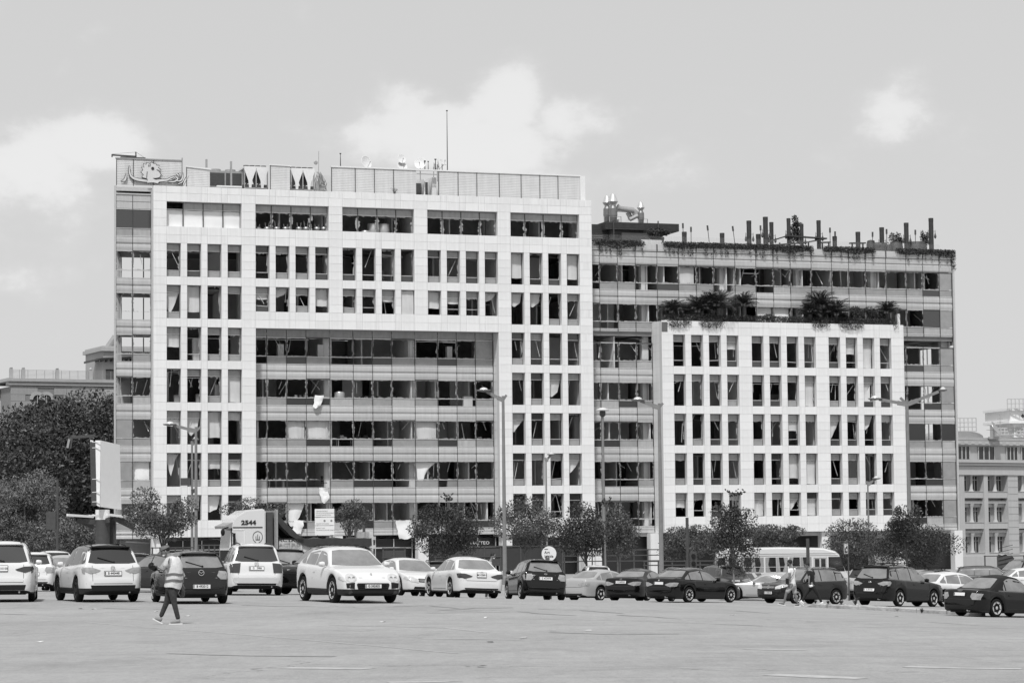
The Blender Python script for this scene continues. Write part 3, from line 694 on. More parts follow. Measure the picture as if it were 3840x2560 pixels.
            if front == 'round' and hl:
                m = MB()
                for t0, rr_ in ((-.07, .05), (.06, .045)):
                    cpt = kd['tree'].ray_cast(Vector((6, sd*(wf-.2+t0), h0+.05)), Vector((-1, 0, 0)))[0]
                    if cpt: m.lathe([(rr_*.6, .01), (rr_, .02), (rr_, 0)], cpt+Vector((.012, 0, 0)), 12, 'x')
                m.build('lamp_lens', CHROME, hl)
            hx = min(.42, K['fo']-K['r']-.1); sx = [(L_/2-.06, h0-.06), (L_/2-hx, h0+.03), (L_/2-hx+.05, h0+.09), (L_/2-.1, h0+.06)]
            patch(kd, 'head_lamp', sx, 'y', sd, .012, LAMPW, root, .07)
        # bumper lower trims
        zl = K['gc']+.1
        patch(kd, 'rear_valance', [(-W_/2+.3, zl+.005), (W_/2-.3, zl+.005), (W_/2-.26, zl+(.16 if clad or K['rail'] else .06)), (-W_/2+.26, zl+(.16 if clad or K['rail'] else .06))], 'x', -1, .01, TRIM, root, .12)
        V, F = patch_mesh(kd, [(-W_/2+.14, K['tail']-.08 if K['tail'] < .8 else .6), (W_/2-.14, K['tail']-.08 if K['tail'] < .8 else .6), (W_/2-.14, (K['tail']-.08 if K['tail'] < .8 else .6)+.012), (-W_/2+.14, (K['tail']-.08 if K['tail'] < .8 else .6)+.012)], 'x', -1, .004, .2)
        m = MB(); m.add(V, F)
        wr = kd['Wd'](L_-.02)
        for sd in (-1, 1):
            V, F = patch_mesh(kd, [(sd*(wr-.12), .62), (sd*(wr-.108), .62), (sd*(wr-.108), kd['B'](L_)-.03), (sd*(wr-.12), kd['B'](L_)-.03)], 'x', -1, .004, .1); m.add(V, F)
        m.build('tailgate_gap', SEAM, root)
        patch(kd, 'front_valance', [(-W_/2+.3, K['gc']+.07), (W_/2-.3, K['gc']+.07), (W_/2-.34, K['gc']+.16), (-W_/2+.34, K['gc']+.16)], 'x', 1, .01, TRIM, root, .12)
        h0 = K['hood'][0]
        gz0, gz1, gy = (h0-.3, h0-.1, .5) if grille == 'low' else (h0-.1, h0+.03, .42)
        gl = patch(kd, 'grille', [(-gy*.9, gz0), (gy*.9, gz0), (gy, gz1-.03), (gy*.93, gz1), (-gy*.93, gz1), (-gy, gz1-.03)], 'x', 1, .014, TRIM, root, .1)
        if gl:
            m = MB()
            for z in np.linspace(gz0+.03, gz1-.03, 4):
                pp = [kd['tree'].ray_cast(Vector((6, y, z)), Vector((-1, 0, 0)))[0] for y in np.linspace(-gy*.86, gy*.86, 7)]
                if all(pp): m.tube([p+Vector((.02, 0, 0)) for p in pp], .008 if grille != 'chrome' else .014, 4)
            if grille == 'low':
                for y in np.linspace(-gy*.8, gy*.8, 12):
                    pp = [kd['tree'].ray_cast(Vector((6, y, z)), Vector((-1, 0, 0)))[0] for z in (gz0+.02, gz1-.02)]
                    if all(pp): m.tube([p+Vector((.02, 0, 0)) for p in pp], .006, 4)
            if m.v: m.build('grille_bar', CHROME if grille == 'chrome' else P_DARK, gl)
        if grille == 'low':
            for sd in (-1, 1):
                patch(kd, 'air_intake', [(sd*.56, h0-.26), (sd*.78, h0-.24), (sd*.8, h0-.1), (sd*.55, h0-.08)], 'x', 1, .012, TRIM, root, .1)
                patch(kd, 'fog_lamp', [(sd*(.68+.06*cos(t)), h0-.37+.05*sin(t)) for t in np.linspace(0, 2*pi, 9)[:-1]], 'x', 1, .016, LAMPD, root, .1)
        # exhaust
        m = MB(); m.lathe([(.028, -.1), (.036, .02), (.03, .02)], (-L_/2+.02, -W_/2+.45, K['gc']+.05), 10, 'x'); m.build('exhaust', CHROME, root, fix=True)
    if plate:
        pz = plate_z or (K['tail']+.13 if K['tail'] < .8 else .72); e = plate_end
        h = kd['tree'].ray_cast(Vector((e*6, 0, pz)), Vector((-e, 0, 0)))[0]
        pw, ph = (.5, .115) if len(plate) > 7 else (.34, .16)
        m = MB(); m.box((-pw/2, -ph/2, 0), (pw/2, ph/2, .012)); me = m.mesh('number_plate', PLATE)
        pl = on_face(kd, me, 0, pz, e, .014, 'number_plate', root)
        m = MB(); b = .01
        for bx in ((-pw/2-b, -ph/2-b, pw/2+b, -ph/2), (-pw/2-b, ph/2, pw/2+b, ph/2+b), (-pw/2-b, -ph/2, -pw/2, ph/2), (pw/2, -ph/2, pw/2+b, ph/2)): m.box((bx[0], bx[1], 0), (bx[2], bx[3], .016))
        if len(plate) > 7:
            m.box((-pw/2+.012, -ph/2+.01, .0125), (-pw/2+.04, ph/2-.01, .0135))
            plate.strip() and link('plate_letters', text_mesh(plate, ph*.86, INK, .001, .9, bold=.002), pl, (.02, 0, .0145))
        else: link('plate_letters', text_mesh(plate, ph*.62, INK, .001, .95, bold=.002), pl, (0, -.01, .0145))
        link('plate_frame', m.mesh('plate_frame', TRIM), pl)
    if emb:
        e = plate_end; zz_ = ((max(kd['B'](L_)-.12, (plate_z or 0)+.15)) if e < 0 else K['hood'][0]+.1) if K['tail'] < .8 or e > 0 else .89
        if emb == 'shield': zz_ = K['hood'][0]+.14
        if emb == 'vw': zz_ = K['hood'][0]-.03
        on_face(kd, emblem(emb, emb_s, CHROME), 0, zz_, e, .022, 'emblem', root)
    for (s_, y, z, sz, mt_) in (text or []):
        on_face(kd, text_mesh(s_, sz, mt_, .003), y, z, -1, .012, 'badge', root)
    if bars:
        m = MB()
        for q in (K['ws']+.5, K['rr']-.4):
            m.obox((X(q), -W_/2+.08, H+.09), (X(q), W_/2-.08, H+.09), .05, .03)
            for sd in (-1, 1): m.obox((X(q), sd*(W_/2-.3), H-.03), (X(q), sd*(W_/2-.26), H+.09), .04, .04)
        m.build('roof_bar', TRIM, root)
    return root, kd
def h3_(K): return K['hood'][3]
def place(kind, paint, label, cat, x, Y, rel, base=90, **k):
    p = at(x, 1300, Y); az = math.degrees(math.atan2(-p.x, p.y)); return car(kind, paint, label, cat, loc=(p.x, p.y), rz=base+az+rel, **k)
GC = 'cars parked in rows across the car park'
place('bigsuv', P_SILV if False else P_WHITE, 'white sports utility car cut by the left edge of the photo, plate Z210100', 'car', 10, 80.5, -2, plate='Z210100', plate_z=.99, rearlamp='wide', lampmat=LAMPD, group=GC, wheel='five')
place('suv', P_WHITE, 'white sports utility car with dark roof and black wheels, plate B 440448', 'car', 221, 80, 12.5, plate='B 440448', plate_z=.84, clad=True, rimmat=RIMBLK, wheel='five', emb='vee', emb_s=.065, roof=ROOFB, group=GC, text=[('CHANA', -0.0+.62, .72, .05, SEAM), ('CS 35', -.62, .72, .05, SEAM)][:0])
place('hatch', P_DARK, 'dark hatchback behind the walking man in the vest, plate B 492012', 'car', 432, 77.6, 11, plate='B 492012', plate_z=.5, emb='wing', emb_s=.085, rearlamp='edge', wheel='ten', group=GC, glass=GLASSL, text=[('MAZDA2', .42, .8, .07, WINK)][:0])
place('bigsuv', P_WHITE, 'white sports utility car with dark tail lamps and tall plate G 3986', 'car', 572, 94, 6, plate='G   3986', plate_z=.93, emb='star', emb_s=.075, rearlamp='tall', lampmat=LAMPD, wheel='five', group=GC)
r_ml, kd_ml = bpy.data.objects[[o.name for o in bpy.data.objects if 'plate G 3986' in str(o.get('label'))][0]], KD['bigsuv']
patch(kd_ml, 'bumper_guard', [(-.72, .42), (.72, .42), (.8, .56), (.76, .6), (-.76, .6), (-.8, .56)], 'x', -1, .03, ALLOY, r_ml, .15)
place('coupesuv', P_WHITE, 'white sporty utility car seen front on with crest on its bonnet, plate G 342435', 'car', 797, 79.2, 18.5, base=270, plate='G 342435', plate_z=.5, plate_end=1, emb='shield', emb_s=.04, wheel='twin', front='round', grille='low', clad=True, group=GC, steer=0)
place('sedan', P_WHITE, 'white sedan squeezed between the white sporty utility car and the white saloon, slatted grille', 'car', 935, 103.5, 20, base=270, wheel='five', grille='chrome', group=GC)
place('sedan', P_WHITE, 'white saloon seen from behind with dark tail lamps, plate M103891', 'car', 1061, 97.5, 17, plate='M103891', plate_z=.82, emb='hat', emb_s=.06, lampmat=LAMPD, wheel='ten', group=GC)
place('hatch', P_BLACK, 'black hatchback seen from behind, plate G 473979', 'car', 1226, 99.5, 12, plate='G 473979', plate_z=.78, emb='oval', emb_s=.055, rearlamp='edge', wheel='ten', group=GC, text=[('RIO', .45, .88, .07, WINK)])
place('saloon', P_SILV, 'silver grey saloon wedged behind the black hatchback', 'car', 1390, 121, -42, wheel='star', rearlamp='wide', group=GC)
place('coupe', P_BLACK, 'black coupe with slanting tail lamps, plate G 260523', 'car', 1474, 117, -24, plate='G 260523', plate_z=.78, emb='star', emb_s=.05, wheel='star', group=GC, text=[])
place('saloon', P_BLACK, 'black saloon with multi spoke wheels standing right of the black coupe', 'car', 1591, 112.5, -40, plate='         ', plate_z=.78, emb='round', emb_s=.04, wheel='ten', group=GC)
place('suv', P_DARK, 'dark sports utility car facing left behind the two walking men, plate G 435153', 'car', 1842, 123.5, -44, base=270, plate='G 435153', plate_z=.5, plate_end=1, emb='vw', emb_s=.08, wheel='fan', grille='chrome', chrome_line=2, group=GC)
place('suv', P_BLACK, 'black sports utility car with roof bars behind the kerb wall, plate R 591761', 'car', 2062, 110.5, -32, plate='R 591761', plate_z=.66, emb='oval', emb_s=.07, wheel='five', chrome_line=1, bars=True, rearlamp='wide', group=GC)
place('convertible', P_BLACK, 'black convertible with closed fabric roof at the right edge', 'car', 2297, 95.5, -40, plate='         ', plate_z=.78, emb='four', emb_s=.06, wheel='six', chrome_line=1, rearlamp='edge', group=GC)
# second row
place('hatch', P_WHITE, 'small white hatchback with round tail lamps, plate ending 260', 'car', 82, 104, -4, plate='      260', plate_z=.66, rearlamp='edge', group=GC, wheel='five')
place('sedan', P_SILV, 'silver car whose rear window shows right of the small white hatchback', 'car', 148, 112, 3, group=GC)
place('bigsuv', P_WHITE, 'white car with roof rails far back at the left', 'car', 118, 135, 6, group=GC)
place('sedan', P_DARK, 'dark grey saloon half hidden behind the walking man in the vest', 'car', 375, 100, 34, wheel='five', group=GC, glass=GLASSL)
place('suv', P_WHITE, 'white estate like car with dark rear window lettered CENTRAL CATHOLIC', 'car', 314, 121, 0, group=GC, text=[('CENTRAL CATHOLIC', 0, 1.2, .1, WINK)], emb='aitch', emb_s=.09)
place('sedan', P_SILV, 'silver car roof showing above the dark hatchback', 'car', 478, 128, 25, group=GC)
place('bigsuv', P_DARK, 'dark sports utility car glimpsed between two white utility cars', 'car', 652, 108, 3, group=GC)
place('bigsuv', P_BLACK, 'big black sports utility car hidden behind the white sporty utility car', 'car', 752, 97.5, -33, base=270, wheel='five', group=GC)
place('suv', P_GREY, 'grey car with roof rails behind the white saloon', 'car', 1000, 123, 8, group=GC)
place('hatch', P_WHITE, 'white hatchback parked behind the silver grey saloon', 'car', 1364, 150, 8, group=GC)
place('coupe', P_DARK, 'dark coupe facing left below the ladder pole', 'car', 1452, 146, 42, group=GC)
place('wagon', P_DARK, 'dark estate car behind the black saloon and coupe', 'car', 1548, 142, 38, group=GC)
place('suv', P_GREY, 'grey sports utility car beside the thin leaning tree', 'car', 1645, 140, 26, plate='         ', plate_z=.9, rearlamp='wide', group=GC)
place('coupe', P_SILV, 'old pale sports car facing left in front of the minibus', 'car', 1757, 133, 90-4, wheel='five', group=GC)
place('suv', P_SILV, 'pale car roof behind the black sports utility car with roof bars', 'car', 2010, 138, -20, group=GC)
place('sedan', P_WHITE, 'white car whose roof shows behind the black convertible', 'car', 2185, 113.5, -45, group=GC)
place('saloon', P_BLACK, 'old black saloon carrying a roof bar left of the grey estate', 'car', 2160, 150, -40, group=GC, bars=True)
place('wagon', P_GREY, 'old grey estate car seen from its right side near the right edge', 'car', 2277, 160, -86, wheel='steel', group=GC)
place('bigsuv', P_DARK, 'dark van like car behind the old grey estate at the right edge', 'car', 2345, 176, 140, group=GC)
place('sedan', P_WHITE, 'white car bonnet at the far right edge behind the convertible', 'car', 2372, 150, -70, group=GC)
# ------------------------------------------------------------------ the two office buildings
YAW, U0, Z0B = .3351, -33.022, 250.0886
BO = Vector((U0*cos(YAW), Z0B+U0*sin(YAW), 0))
def floc(Fx, Fy, y=0):
    """local (u, z) on a plane y metres behind the facade, from full-size photo pixels"""
    d = vray(Fx*2352/3840, Fy*1568/2560); X = d.x/d.y; Z = d.z/d.y; w = -y; s, c = sin(YAW), cos(YAW)
    u = (X*(Z0B-w*c)-w*s)/(c-X*s); Y = Z0B+u*s-w*c
    return u-U0, Z*Y+CH
def c1(x, y): return (380+x/2.091, 500+y/2.091)
def c2(x, y): return (1200+x/2.091, 500+y/2.091)
def c3(x, y): return (2180+x/2.751, 680+y/2.751)
def c4(x, y): return (2900+x/2.502, 680+y/2.502)
STONE = [mat('white_stone', .74, .75, var=.04, scale=.5, streak=.09, coords='Generated' if 0 else 'Object'), mat('white_stone_b', .72, .75, var=.03, scale=.8, streak=.06), mat('white_stone_c', .77, .75, var=.02, scale=1.2, streak=.04)]
JOINT = mat('stone_joint', .62, .9)
ALUM = mat('aluminium', .62, .35, metal=.5, var=.1, scale=5)
DKFR = mat('dark_frame', .07, .5)
HEADP = mat('blind_box', .4, .8, var=.12, scale=2, streak=.1)
PANEG = mat('grey_pane', .3, .15, spec=.8, var=.15, scale=1.5)
PANED = mat('dark_pane', .05, .08, spec=.9)
FABRIC = mat('roller_blind', .55, .9, var=.05, scale=2, streak=.08)
SHEET = mat('white_sheet', .78, .9, var=.03, scale=2)
SPAND = [mat('spandrel', .47, .45, var=.05, scale=.7, streak=.09), mat('spandrel_b', .43, .45, var=.05, scale=.7, streak=.1), mat('spandrel_c', .5, .45, var=.05, scale=.9, streak=.08)]
GROOVE = mat('groove', .12, .8)
SLAB = mat('slab_concrete', .26, .9, var=.2, scale=1)
CEIL = mat('torn_ceiling', .22, .95, var=.4, scale=.8)
FLOORM = mat('office_carpet', .16, .95, var=.2, scale=2)
WALLS = [mat('office_wall', .66, .9, var=.06, scale=.6), mat('office_wall_b', .5, .9, var=.1, scale=.6), mat('office_wall_dark', .24, .9, var=.3, scale=1)]
RAIL = mat('ceiling_rail', .7, .5)
SHARD = mat('glass_shard', .33, .2, spec=.8)
R5 = random.Random(41)
def rects_wall(name, root, ub, ue, zb, ze, ops, y0, y1, mt):
    """stone backing wall with openings: ops = (u0,u1,z0,z1)"""
    us = sorted(set([ub, ue]+[round(v, 3) for o in ops for v in o[:2]])); m = MB()
    for a, b in zip(us[:-1], us[1:]):
        c = (a+b)/2; cuts = sorted([(o[2], o[3]) for o in ops if o[0] < c < o[1]]); z = zb
        for lo, hi in cuts+[(ze, ze)]:
            if lo > z+.01: m.box((a, y0, z), (b, y1, lo))
            z = max(z, hi)
    return m.build(name, mt, root)
PMESH = {}
def panel_mesh(w, h, mi):
    k = (round(w, 2), round(h, 2), mi)
    if k not in PMESH:
        g = .009; d = .03; b = .005; m = MB(); W2, H2 = w/2-g, h/2-g
        f = [(-W2+b, 0, -H2+b), (W2-b, 0, -H2+b), (W2-b, 0, H2-b), (-W2+b, 0, H2-b)]; r = [(-W2, b, -H2), (W2, b, -H2), (W2, b, H2), (-W2, b, H2)]; q = [(x, d, z) for x, _, z in r]
        m.add(f+r+q, [(0,1,2,3)]+[(4+i, 4+(i+1) % 4, (i+1) % 4, i) for i in range(4)]+[(8+i, 8+(i+1) % 4, 4+(i+1) % 4, 4+i) for i in range(4)])
        PMESH[k] = m.mesh('panel', STONE[mi])
    return PMESH[k]
def clad(root, us, zs, ops, y=0, limit=300):
    cells = []
    for a, b in zip(us[:-1], us[1:]):
        for lo, hi in zip(zs[:-1], zs[1:]):
            c, z = (a+b)/2, (lo+hi)/2
            if any(o[0] < c < o[1] and o[2] < z < o[3] for o in ops): continue
            cells.append((a, b, lo, hi))
    cells.sort(key=lambda c: -(c[1]-c[0])*(c[3]-c[2])*(1-.0005*c[0]))
    rest = MB()
    for i, (a, b, lo, hi) in enumerate(cells):
        mi = R5.choice((0, 0, 1, 2)); dy = R5.uniform(-.004, .004); me = panel_mesh(b-a, hi-lo, mi)
        if i < limit:
            o = link('panel', me, root, ((a+b)/2, y+dy, (lo+hi)/2))
        else:
            rest.mi = mi; n = len(rest.v)
            rest.add([(v.co.x+(a+b)/2, v.co.y+y+dy, v.co.z+(lo+hi)/2) for v in me.vertices], [tuple(p.vertices) for p in me.polygons])
    if rest.f: o = rest.build('panel_field', STONE, root); o['kind'] = 'stuff'
ROOMS = []
def ragged(m, a, b, y, n, amp, dirv):
    """jagged glass teeth along the edge a->b (u,z), pointing along dirv"""
    a = Vector((a[0], y, a[1])); b = Vector((b[0], y, b[1])); d = Vector((dirv[0], 0, dirv[1])); pts = []
    ts = sorted([0, 1]+[R5.random() for _ in range(n)])
    e = [a+(b-a)*t for t in ts]; f = [p+d*amp*R5.random()**1.6 for p in e]
    for i in range(len(e)-1): m.add([e[i], e[i+1], f[i+1], f[i]], [(0,1,2,3)])
def blind(root, u0, u1, zt, zb, y, mt=FABRIC, torn=0, bulge=.0, name='roller_blind', skew=0):
    g = []; nu, nz = 6, 7
    for j in range(nz+1):
        row = []
        for i in range(nu+1):
            s, t = i/nu, j/nz; zz = zt+(zb-zt)*t*(1-torn*(abs(s-.3)*1.1)); u = u0+(u1-u0)*s
            if torn: u = u0+(u1-u0)*(s*(1-torn*.6*t)+(.1*torn*t))
            u += skew*t*t
            row.append((u, y-bulge*sin(pi*s)*t-.03*sin(s*9+u0*3)*t-.02*sin(t*7+u0), zz+.02*sin(s*6+u0)))
        g.append(row)
    m = MB().sheet(g); m.v += [(a, b+.006, c) for a, b, c in m.v]; n = len(m.v)//2
    m.f += [tuple(i+n for i in reversed(f)) for f in m.f]; m.m = [0]*len(m.f)
    return m.build(name, mt, root, smooth=True, angle=80)
def window(root, u, z0, w, h, state, y=.52):
    """punched window. state: dict"""
    m = MB(); f = .045
    m.box((u, y, z0), (u+f, y+.07, z0+h)); m.box((u+w-f, y, z0), (u+w, y+.07, z0+h)); m.box((u+f, y, z0+h-f), (u+w-f, y+.07, z0+h)); m.box((u+f, y, z0), (u+w-f, y+.07, z0+f))
    o = m.build('window', DKFR, root); zt = z0+h-.62
    ru = lambda a, b: R5.uniform(a, b)
    if state.get('head', 1):
        b = MB()
        dz = ru(-.06, .06) if state.get('bent') else 0
        b.obox((u+f, y+.03, zt), (u+w-f, y+.03, zt+dz), .05, .07); b.build('transom', ALUM, o)
        hp = MB(); hp.box((u+f+.003, y+.03, zt+.045), (u+w-f-.003, y+.05, z0+h-f-.003)); hp.build('head_pane', state.get('hm') or (HEADP if R5.random() < .8 else PANED), o)
    if state.get('low', 1):
        zb = z0+state.get('lz', .6); dz = ru(-.1, .1) if state.get('bent') and R5.random() < .5 else 0
        b = MB(); b.obox((u+f, y+.03, zb), (u+w-f, y+.03, zb+dz), .05, .06); b.build('lower_bar', ALUM, o)
        if R5.random() < .75:
            p = MB(); p.box((u+f+.003, y+.03, z0+f+.003), (u+w-f-.003, y+.045, zb-.035)); p.build('lower_pane', PANEG if R5.random() < .6 else PANED, o)
    top = zt if state.get('head', 1) else z0+h-f
    if state.get('blind'):
        k = state['blind']; blind(o, u+f+.02, u+w-f-.02, top-.02, max(z0+.05, top-.02-(h-.7)*k) if k < 1.2 else z0-.25, y+(.1 if k < 1.2 else -.28), state.get('bm') or FABRIC, torn=state.get('torn', 0), bulge=.08, skew=ru(-.15, .15) if state.get('torn') else 0)
    for k in range(state.get('bars', 0)):
        a = (u+ru(.1, w-.1), y+ru(-.05, .5), top-ru(0, .3)); L_ = ru(.7, 1.9); an = ru(-.6, .6)
        zz = max(z0+.06, a[2]-L_*cos(an)); b = MB(); xx = min(max(a[0]+L_*sin(an), u+.08), u+w-.08)
        b.obox(a, (xx, a[1]+ru(-.1, .3), zz), .05, .035); b.build('bent_bar', RAIL, o)
    if state.get('shards', 1):
        s = MB()
        if R5.random() < .5: ragged(s, (u+w-f, z0+.6), (u+w-f, top), y+.03, 9, .16, (-1, 0))
        if R5.random() < .4: ragged(s, (u+f, z0+.6), (u+f, top), y+.03, 9, .14, (1, 0))
        if R5.random() < .5: ragged(s, (u+f, top), (u+w-f, top), y+.03, 9, .2, (0, -1))
        if s.f: s.build('glass_shards', SHARD, o)['kind'] = 'stuff'
    return o
def rnd_state(r):
    s = {'bars': R5.choice((0, 0, 1, 1, 2)), 'bent': R5.random() < .4}
    s['head'] = R5.random() < .8; s['low'] = R5.random() < .72
    x = R5.random()
    if x < .12: s['blind'] = R5.uniform(.25, .5)
    elif x < .17: s['blind'] = 1; s['low'] = 0
    elif x < .25: s['blind'] = R5.uniform(.5, .9); s['torn'] = R5.uniform(.4, .9)
    return s
# spandrel profile (y offset, z from the sill down)
def curtain(root, us, heads, y, bot=None, special=None, top_pane=False):
    """curtain wall: us = mullion positions, heads = window head heights"""
    for k, zh in enumerate(heads):
        zb, zs = zh-1.75, zh-2.45; zn = zh-3.8
        if bot is not None and zn < bot: zn = bot
        for i, (a, b) in enumerate(zip(us[:-1], us[1:])):
            st = (special or {}).get((k, i), {})
            # spandrel under this window
            if zs-zn > .3:
                mid = zs-(zs-zn)*.5; prof = [(0, zs-.06), (-.03, zs-.12), (-.05, zs-.3), (-.045, mid+.12), (-.015, mid+.07), (-.0, mid+.035), (.03, mid+.03), (.03, mid+.01), (-.01, mid), (-.01, mid-.03), (.03, mid-.04), (.03, mid-.06), (-.015, mid-.07), (-.05, mid-.14), (-.06, mid-.35), (-.02, zn+.07), (0, zn+.02)]
                m = MB(); tilt = R5.uniform(-.012, .012)
                m.sheet([[(a+.03, y+dy, z), (b-.03, y+dy+tilt, z)] for dy, z in prof][::-1]); m.box((a+.03, y+.04, zn+.02), (b-.03, y+.09, zs-.06))
                m.build('spandrel', R5.choice(SPAND), root)
            dzb = R5.uniform(-.03, .03)
            m = MB(); m.box((a+.028, y-.03, zs-.05), (b-.028, y+.05, zs+.04)); m.build('sill_bar', ALUM, root)
            if not st.get('nobar'):
                m = MB(); m.obox((a+.028, y+.01, zb), (b-.028, y+.01, zb+dzb), .07, .06); m.build('pane_bar', ALUM, root)
            if R5.random() < .8 and not st.get('nolow'):
                m = MB(); m.box((a+.04, y+.01, zs+.045), (b-.04, y+.025, zb-.05)); m.build('lower_pane', R5.choice((PANEG, PANEG, PANEG, HEADP, PANED)), root)
            m = MB(); m.box((a+.028, y-.03, zh-.03), (b-.028, y+.05, zh+.05)); m.build('head_bar', ALUM if R5.random() < .7 else DKFR, root)
            if st.get('pane'):
                m = MB(); m.box((a+.04, y+.01, zb+.05), (b-.04, y+.025, zh-.04)); m.build('window_pane', st['pane'], root)
            else:
                s = MB()
                ragged(s, (a+.03, zb+.04), (a+.03, zh-.03), y+.012, 14, .13, (1, 0)); ragged(s, (b-.03, zb+.04), (b-.03, zh-.03), y+.012, 14, .13, (-1, 0))
                ragged(s, (a+.03, zh-.03), (b-.03, zh-.03), y+.012, 12, .1, (0, -1)); ragged(s, (a+.03, zb+.04), (b-.03, zb+.04), y+.012, 14, .1, (0, 1))
                s.build('glass_shards', SHARD, root)['kind'] = 'stuff'
            if st.get('curtain'):
                c = st['curtain']; blind(root, a+.1, b-.1, zh-.05, zb+.05 if c == 1 else zs+.1, y+.35, FABRIC if c == 1 else SHEET, name='curtain', torn=st.get('torn', 0), bulge=.1)
            for q in range(R5.choice((0, 0, 1, 1, 2)) if not st.get('pane') else 0):
                x0 = R5.uniform(a+.1, b-.1); an = R5.uniform(-.9, .9); L_ = R5.uniform(.5, 1.5)
                m = MB(); m.obox((x0, y+R5.uniform(.3, 1.4), zh-R5.uniform(0, .4)), (x0+L_*sin(an), y+R5.uniform(.3, 1.4), max(zs+.1, zh-.2-L_*cos(an))), .05, .03); m.build('hanging_rail', RAIL, root)
    for i, a in enumerate(us):
        m = MB(); zlo = (bot if bot is not None else heads[-1]-3.8); m.box((a-.02, y-.06, zlo), (a+.02, y+.06, heads[0]+.05+ (0 if not top_pane else top_pane))); m.build('mullion', DKFR, root)
def slabs(root, u0, u1, y0, y1, zs, ext=(), sl=0):
    for z in zs:
        m = MB(); m.prism([(u0, y0), (u1, y0), (u1, y1), (u0+sl*(y1-y0), y1)], z-.65, z-.05, 'z'); 

        for a, b, ya, za in ext:
            if z > za: m.box((a, ya, z-.65), (b, y0, z-.05))
        m.build('floor_slab', SLAB, root)
        m = MB(); m.prism([(u0+.05, y0+.05), (u1-.01, y0+.05), (u1-.01, y1-.01), (u0+sl*(y1-y0)+.05, y1-.01)], z-.05, z-.02, 'z'); m.build('floor_covering', FLOORM, root)
        # torn suspended ceiling: tiles left in place with gaps
        m = MB(); n = int((u1-u0)/1.2)
        for i in range(n):
            for j in range(4):
                if R5.random() < .45:
                    a = u0+.1+i*1.2+sl*13; b = y0+.3+j*1.3;
                    if a+1.2 > u1: continue
                    d = R5.uniform(-.15, .05); m.add([(a, b, z-.8), (a+1.15, b, z-.8+d*.4), (a+1.15, b+1.25, z-.8+d), (a, b+1.25, z-.8)], [(0,3,2,1)])
        if m.f: m.build('ceiling_tiles', CEIL, root)['kind'] = 'stuff'
        for i in range(int((u1-u0)/4)):   # loose ducts and rails under the slab
            a = R5.uniform(u0+.3, u1-2.5); m = MB(); yy = R5.uniform(y0+.4, y0+3)
            if i % 3 == 0: m.tube([(a, yy, z-.95), (a+2.2, yy+R5.uniform(-.4, .4), z-.95-R5.uniform(0, .25))], .13, 8); m.build('duct', ALUM, root, smooth=True)
            else: m.obox((a, yy, z-.78), (a+R5.uniform(1, 2.2), yy+R5.uniform(-.5, .5), z-.85-R5.uniform(0, .5)), .05, .03); m.build('hanging_rail', RAIL, root)
FZ = [34.15-.0]+[29.64-3.8*k+0 for k in range(0, 8)]   # floor levels (top of slab)
FZ = [29.67-3.8*k for k in range(8)]+[33.5]
def interior(root, u0, u1, y0, y1, floors, open_left=(), open_right=(), seed=3):
    r = random.Random(seed)
    for k, z in enumerate(floors):
        zt = z+3.1
        a = u0
        ol, orr = (u0+3.2 if k in open_left else u0), (u1-4.6 if k in open_right else u1)
        m = MB(); m.box((ol, y1-.15, z), (orr, y1-.05, zt)); m.build('back_wall', WALLS[1], root)
        if k in open_right: m = MB(); m.box((u1-2.4, y1-.15, z), (u1, y1-.05, zt)); m.build('back_wall', WALLS[1], root)
        # back wall pieces with a few openings to daylight
        while a < u1:
            b = min(a+r.uniform(3, 6), u1); yb = r.choice((y0+4, y0+6.5, y1-.4, y1-.4)) if k > 0 or u0 > 40 else y0+7
            hole = (k in open_left and a < u0+2.5) or (k in open_right and a > u1-7)
            if not hole:
                m = MB(); m.box((a, yb, z), (b, yb+.12, zt)); m.build('back_wall', r.choice((WALLS[1], WALLS[2], WALLS[2], WALLS[0])), root)
            else:
                m = MB()
                b = min(b, u0+3.2) if a < u0+3 else b
                for q in np.linspace(a, b, 4): m.box((q-.05, y1-.3, z), (q+.05, y1-.2, zt))
                m.box((a, y1-.3, z), (b, y1-.2, z+.5)); m.build('rear_window_frame', ALUM, root)
            a = b
        a = u0+r.uniform(2, 4)
        while a < u1-1:
            if not ((k in open_left and a < u0+5) or (k in open_right and a > u1-5)):
                ys = y0+r.choice((.3, .3, .8, 2)); m = MB(); m.box((a, ys, z), (a+.12, ys+r.uniform(2.5, 6), zt)); m.build('partition', r.choice((WALLS[0], WALLS[0], WALLS[1])), root)
            a += r.uniform(3.2, 7.5)
# ---------------- left building
OB = thing('office_building', BO, YAW, 'tall blast damaged office block with white gridded stone frame and broken windows', 'office building')
wo = [0, 1.88, 3.76, 5.64]; ww = 1.31
ops = []; wins = []
for b in range(5):
    ub = 8.25*b
    ops.append((ub, ub+6.95, 30.52, 32.80)); wins.append((0, b, 0, ub, 30.52, 6.95, 2.28))
    for r in range(1, 8):
        if r >= 3 and b in (1, 2, 3): continue
        zt = 29.0-3.8*(r-1); zb = zt-3.04
        if r == 2 and b in (1, 2, 3): zb = zt-2.28
        if r == 7: zb = zt-2.28
        for i, o_ in enumerate(wo):
            ops.append((ub+o_, ub+o_+ww, zb, zt)); wins.append((r, b, i, ub+o_, zb, ww, zt-zb))
rec = (8.25, 31.7, 2.4, 21.4)
rects_wall('frame_wall', OB, -1.22, 41.22, 2.4, 34.17, ops+[rec], .031, .62, JOINT)
m = MB()   # deep piers and soffit around the recess, corner returns
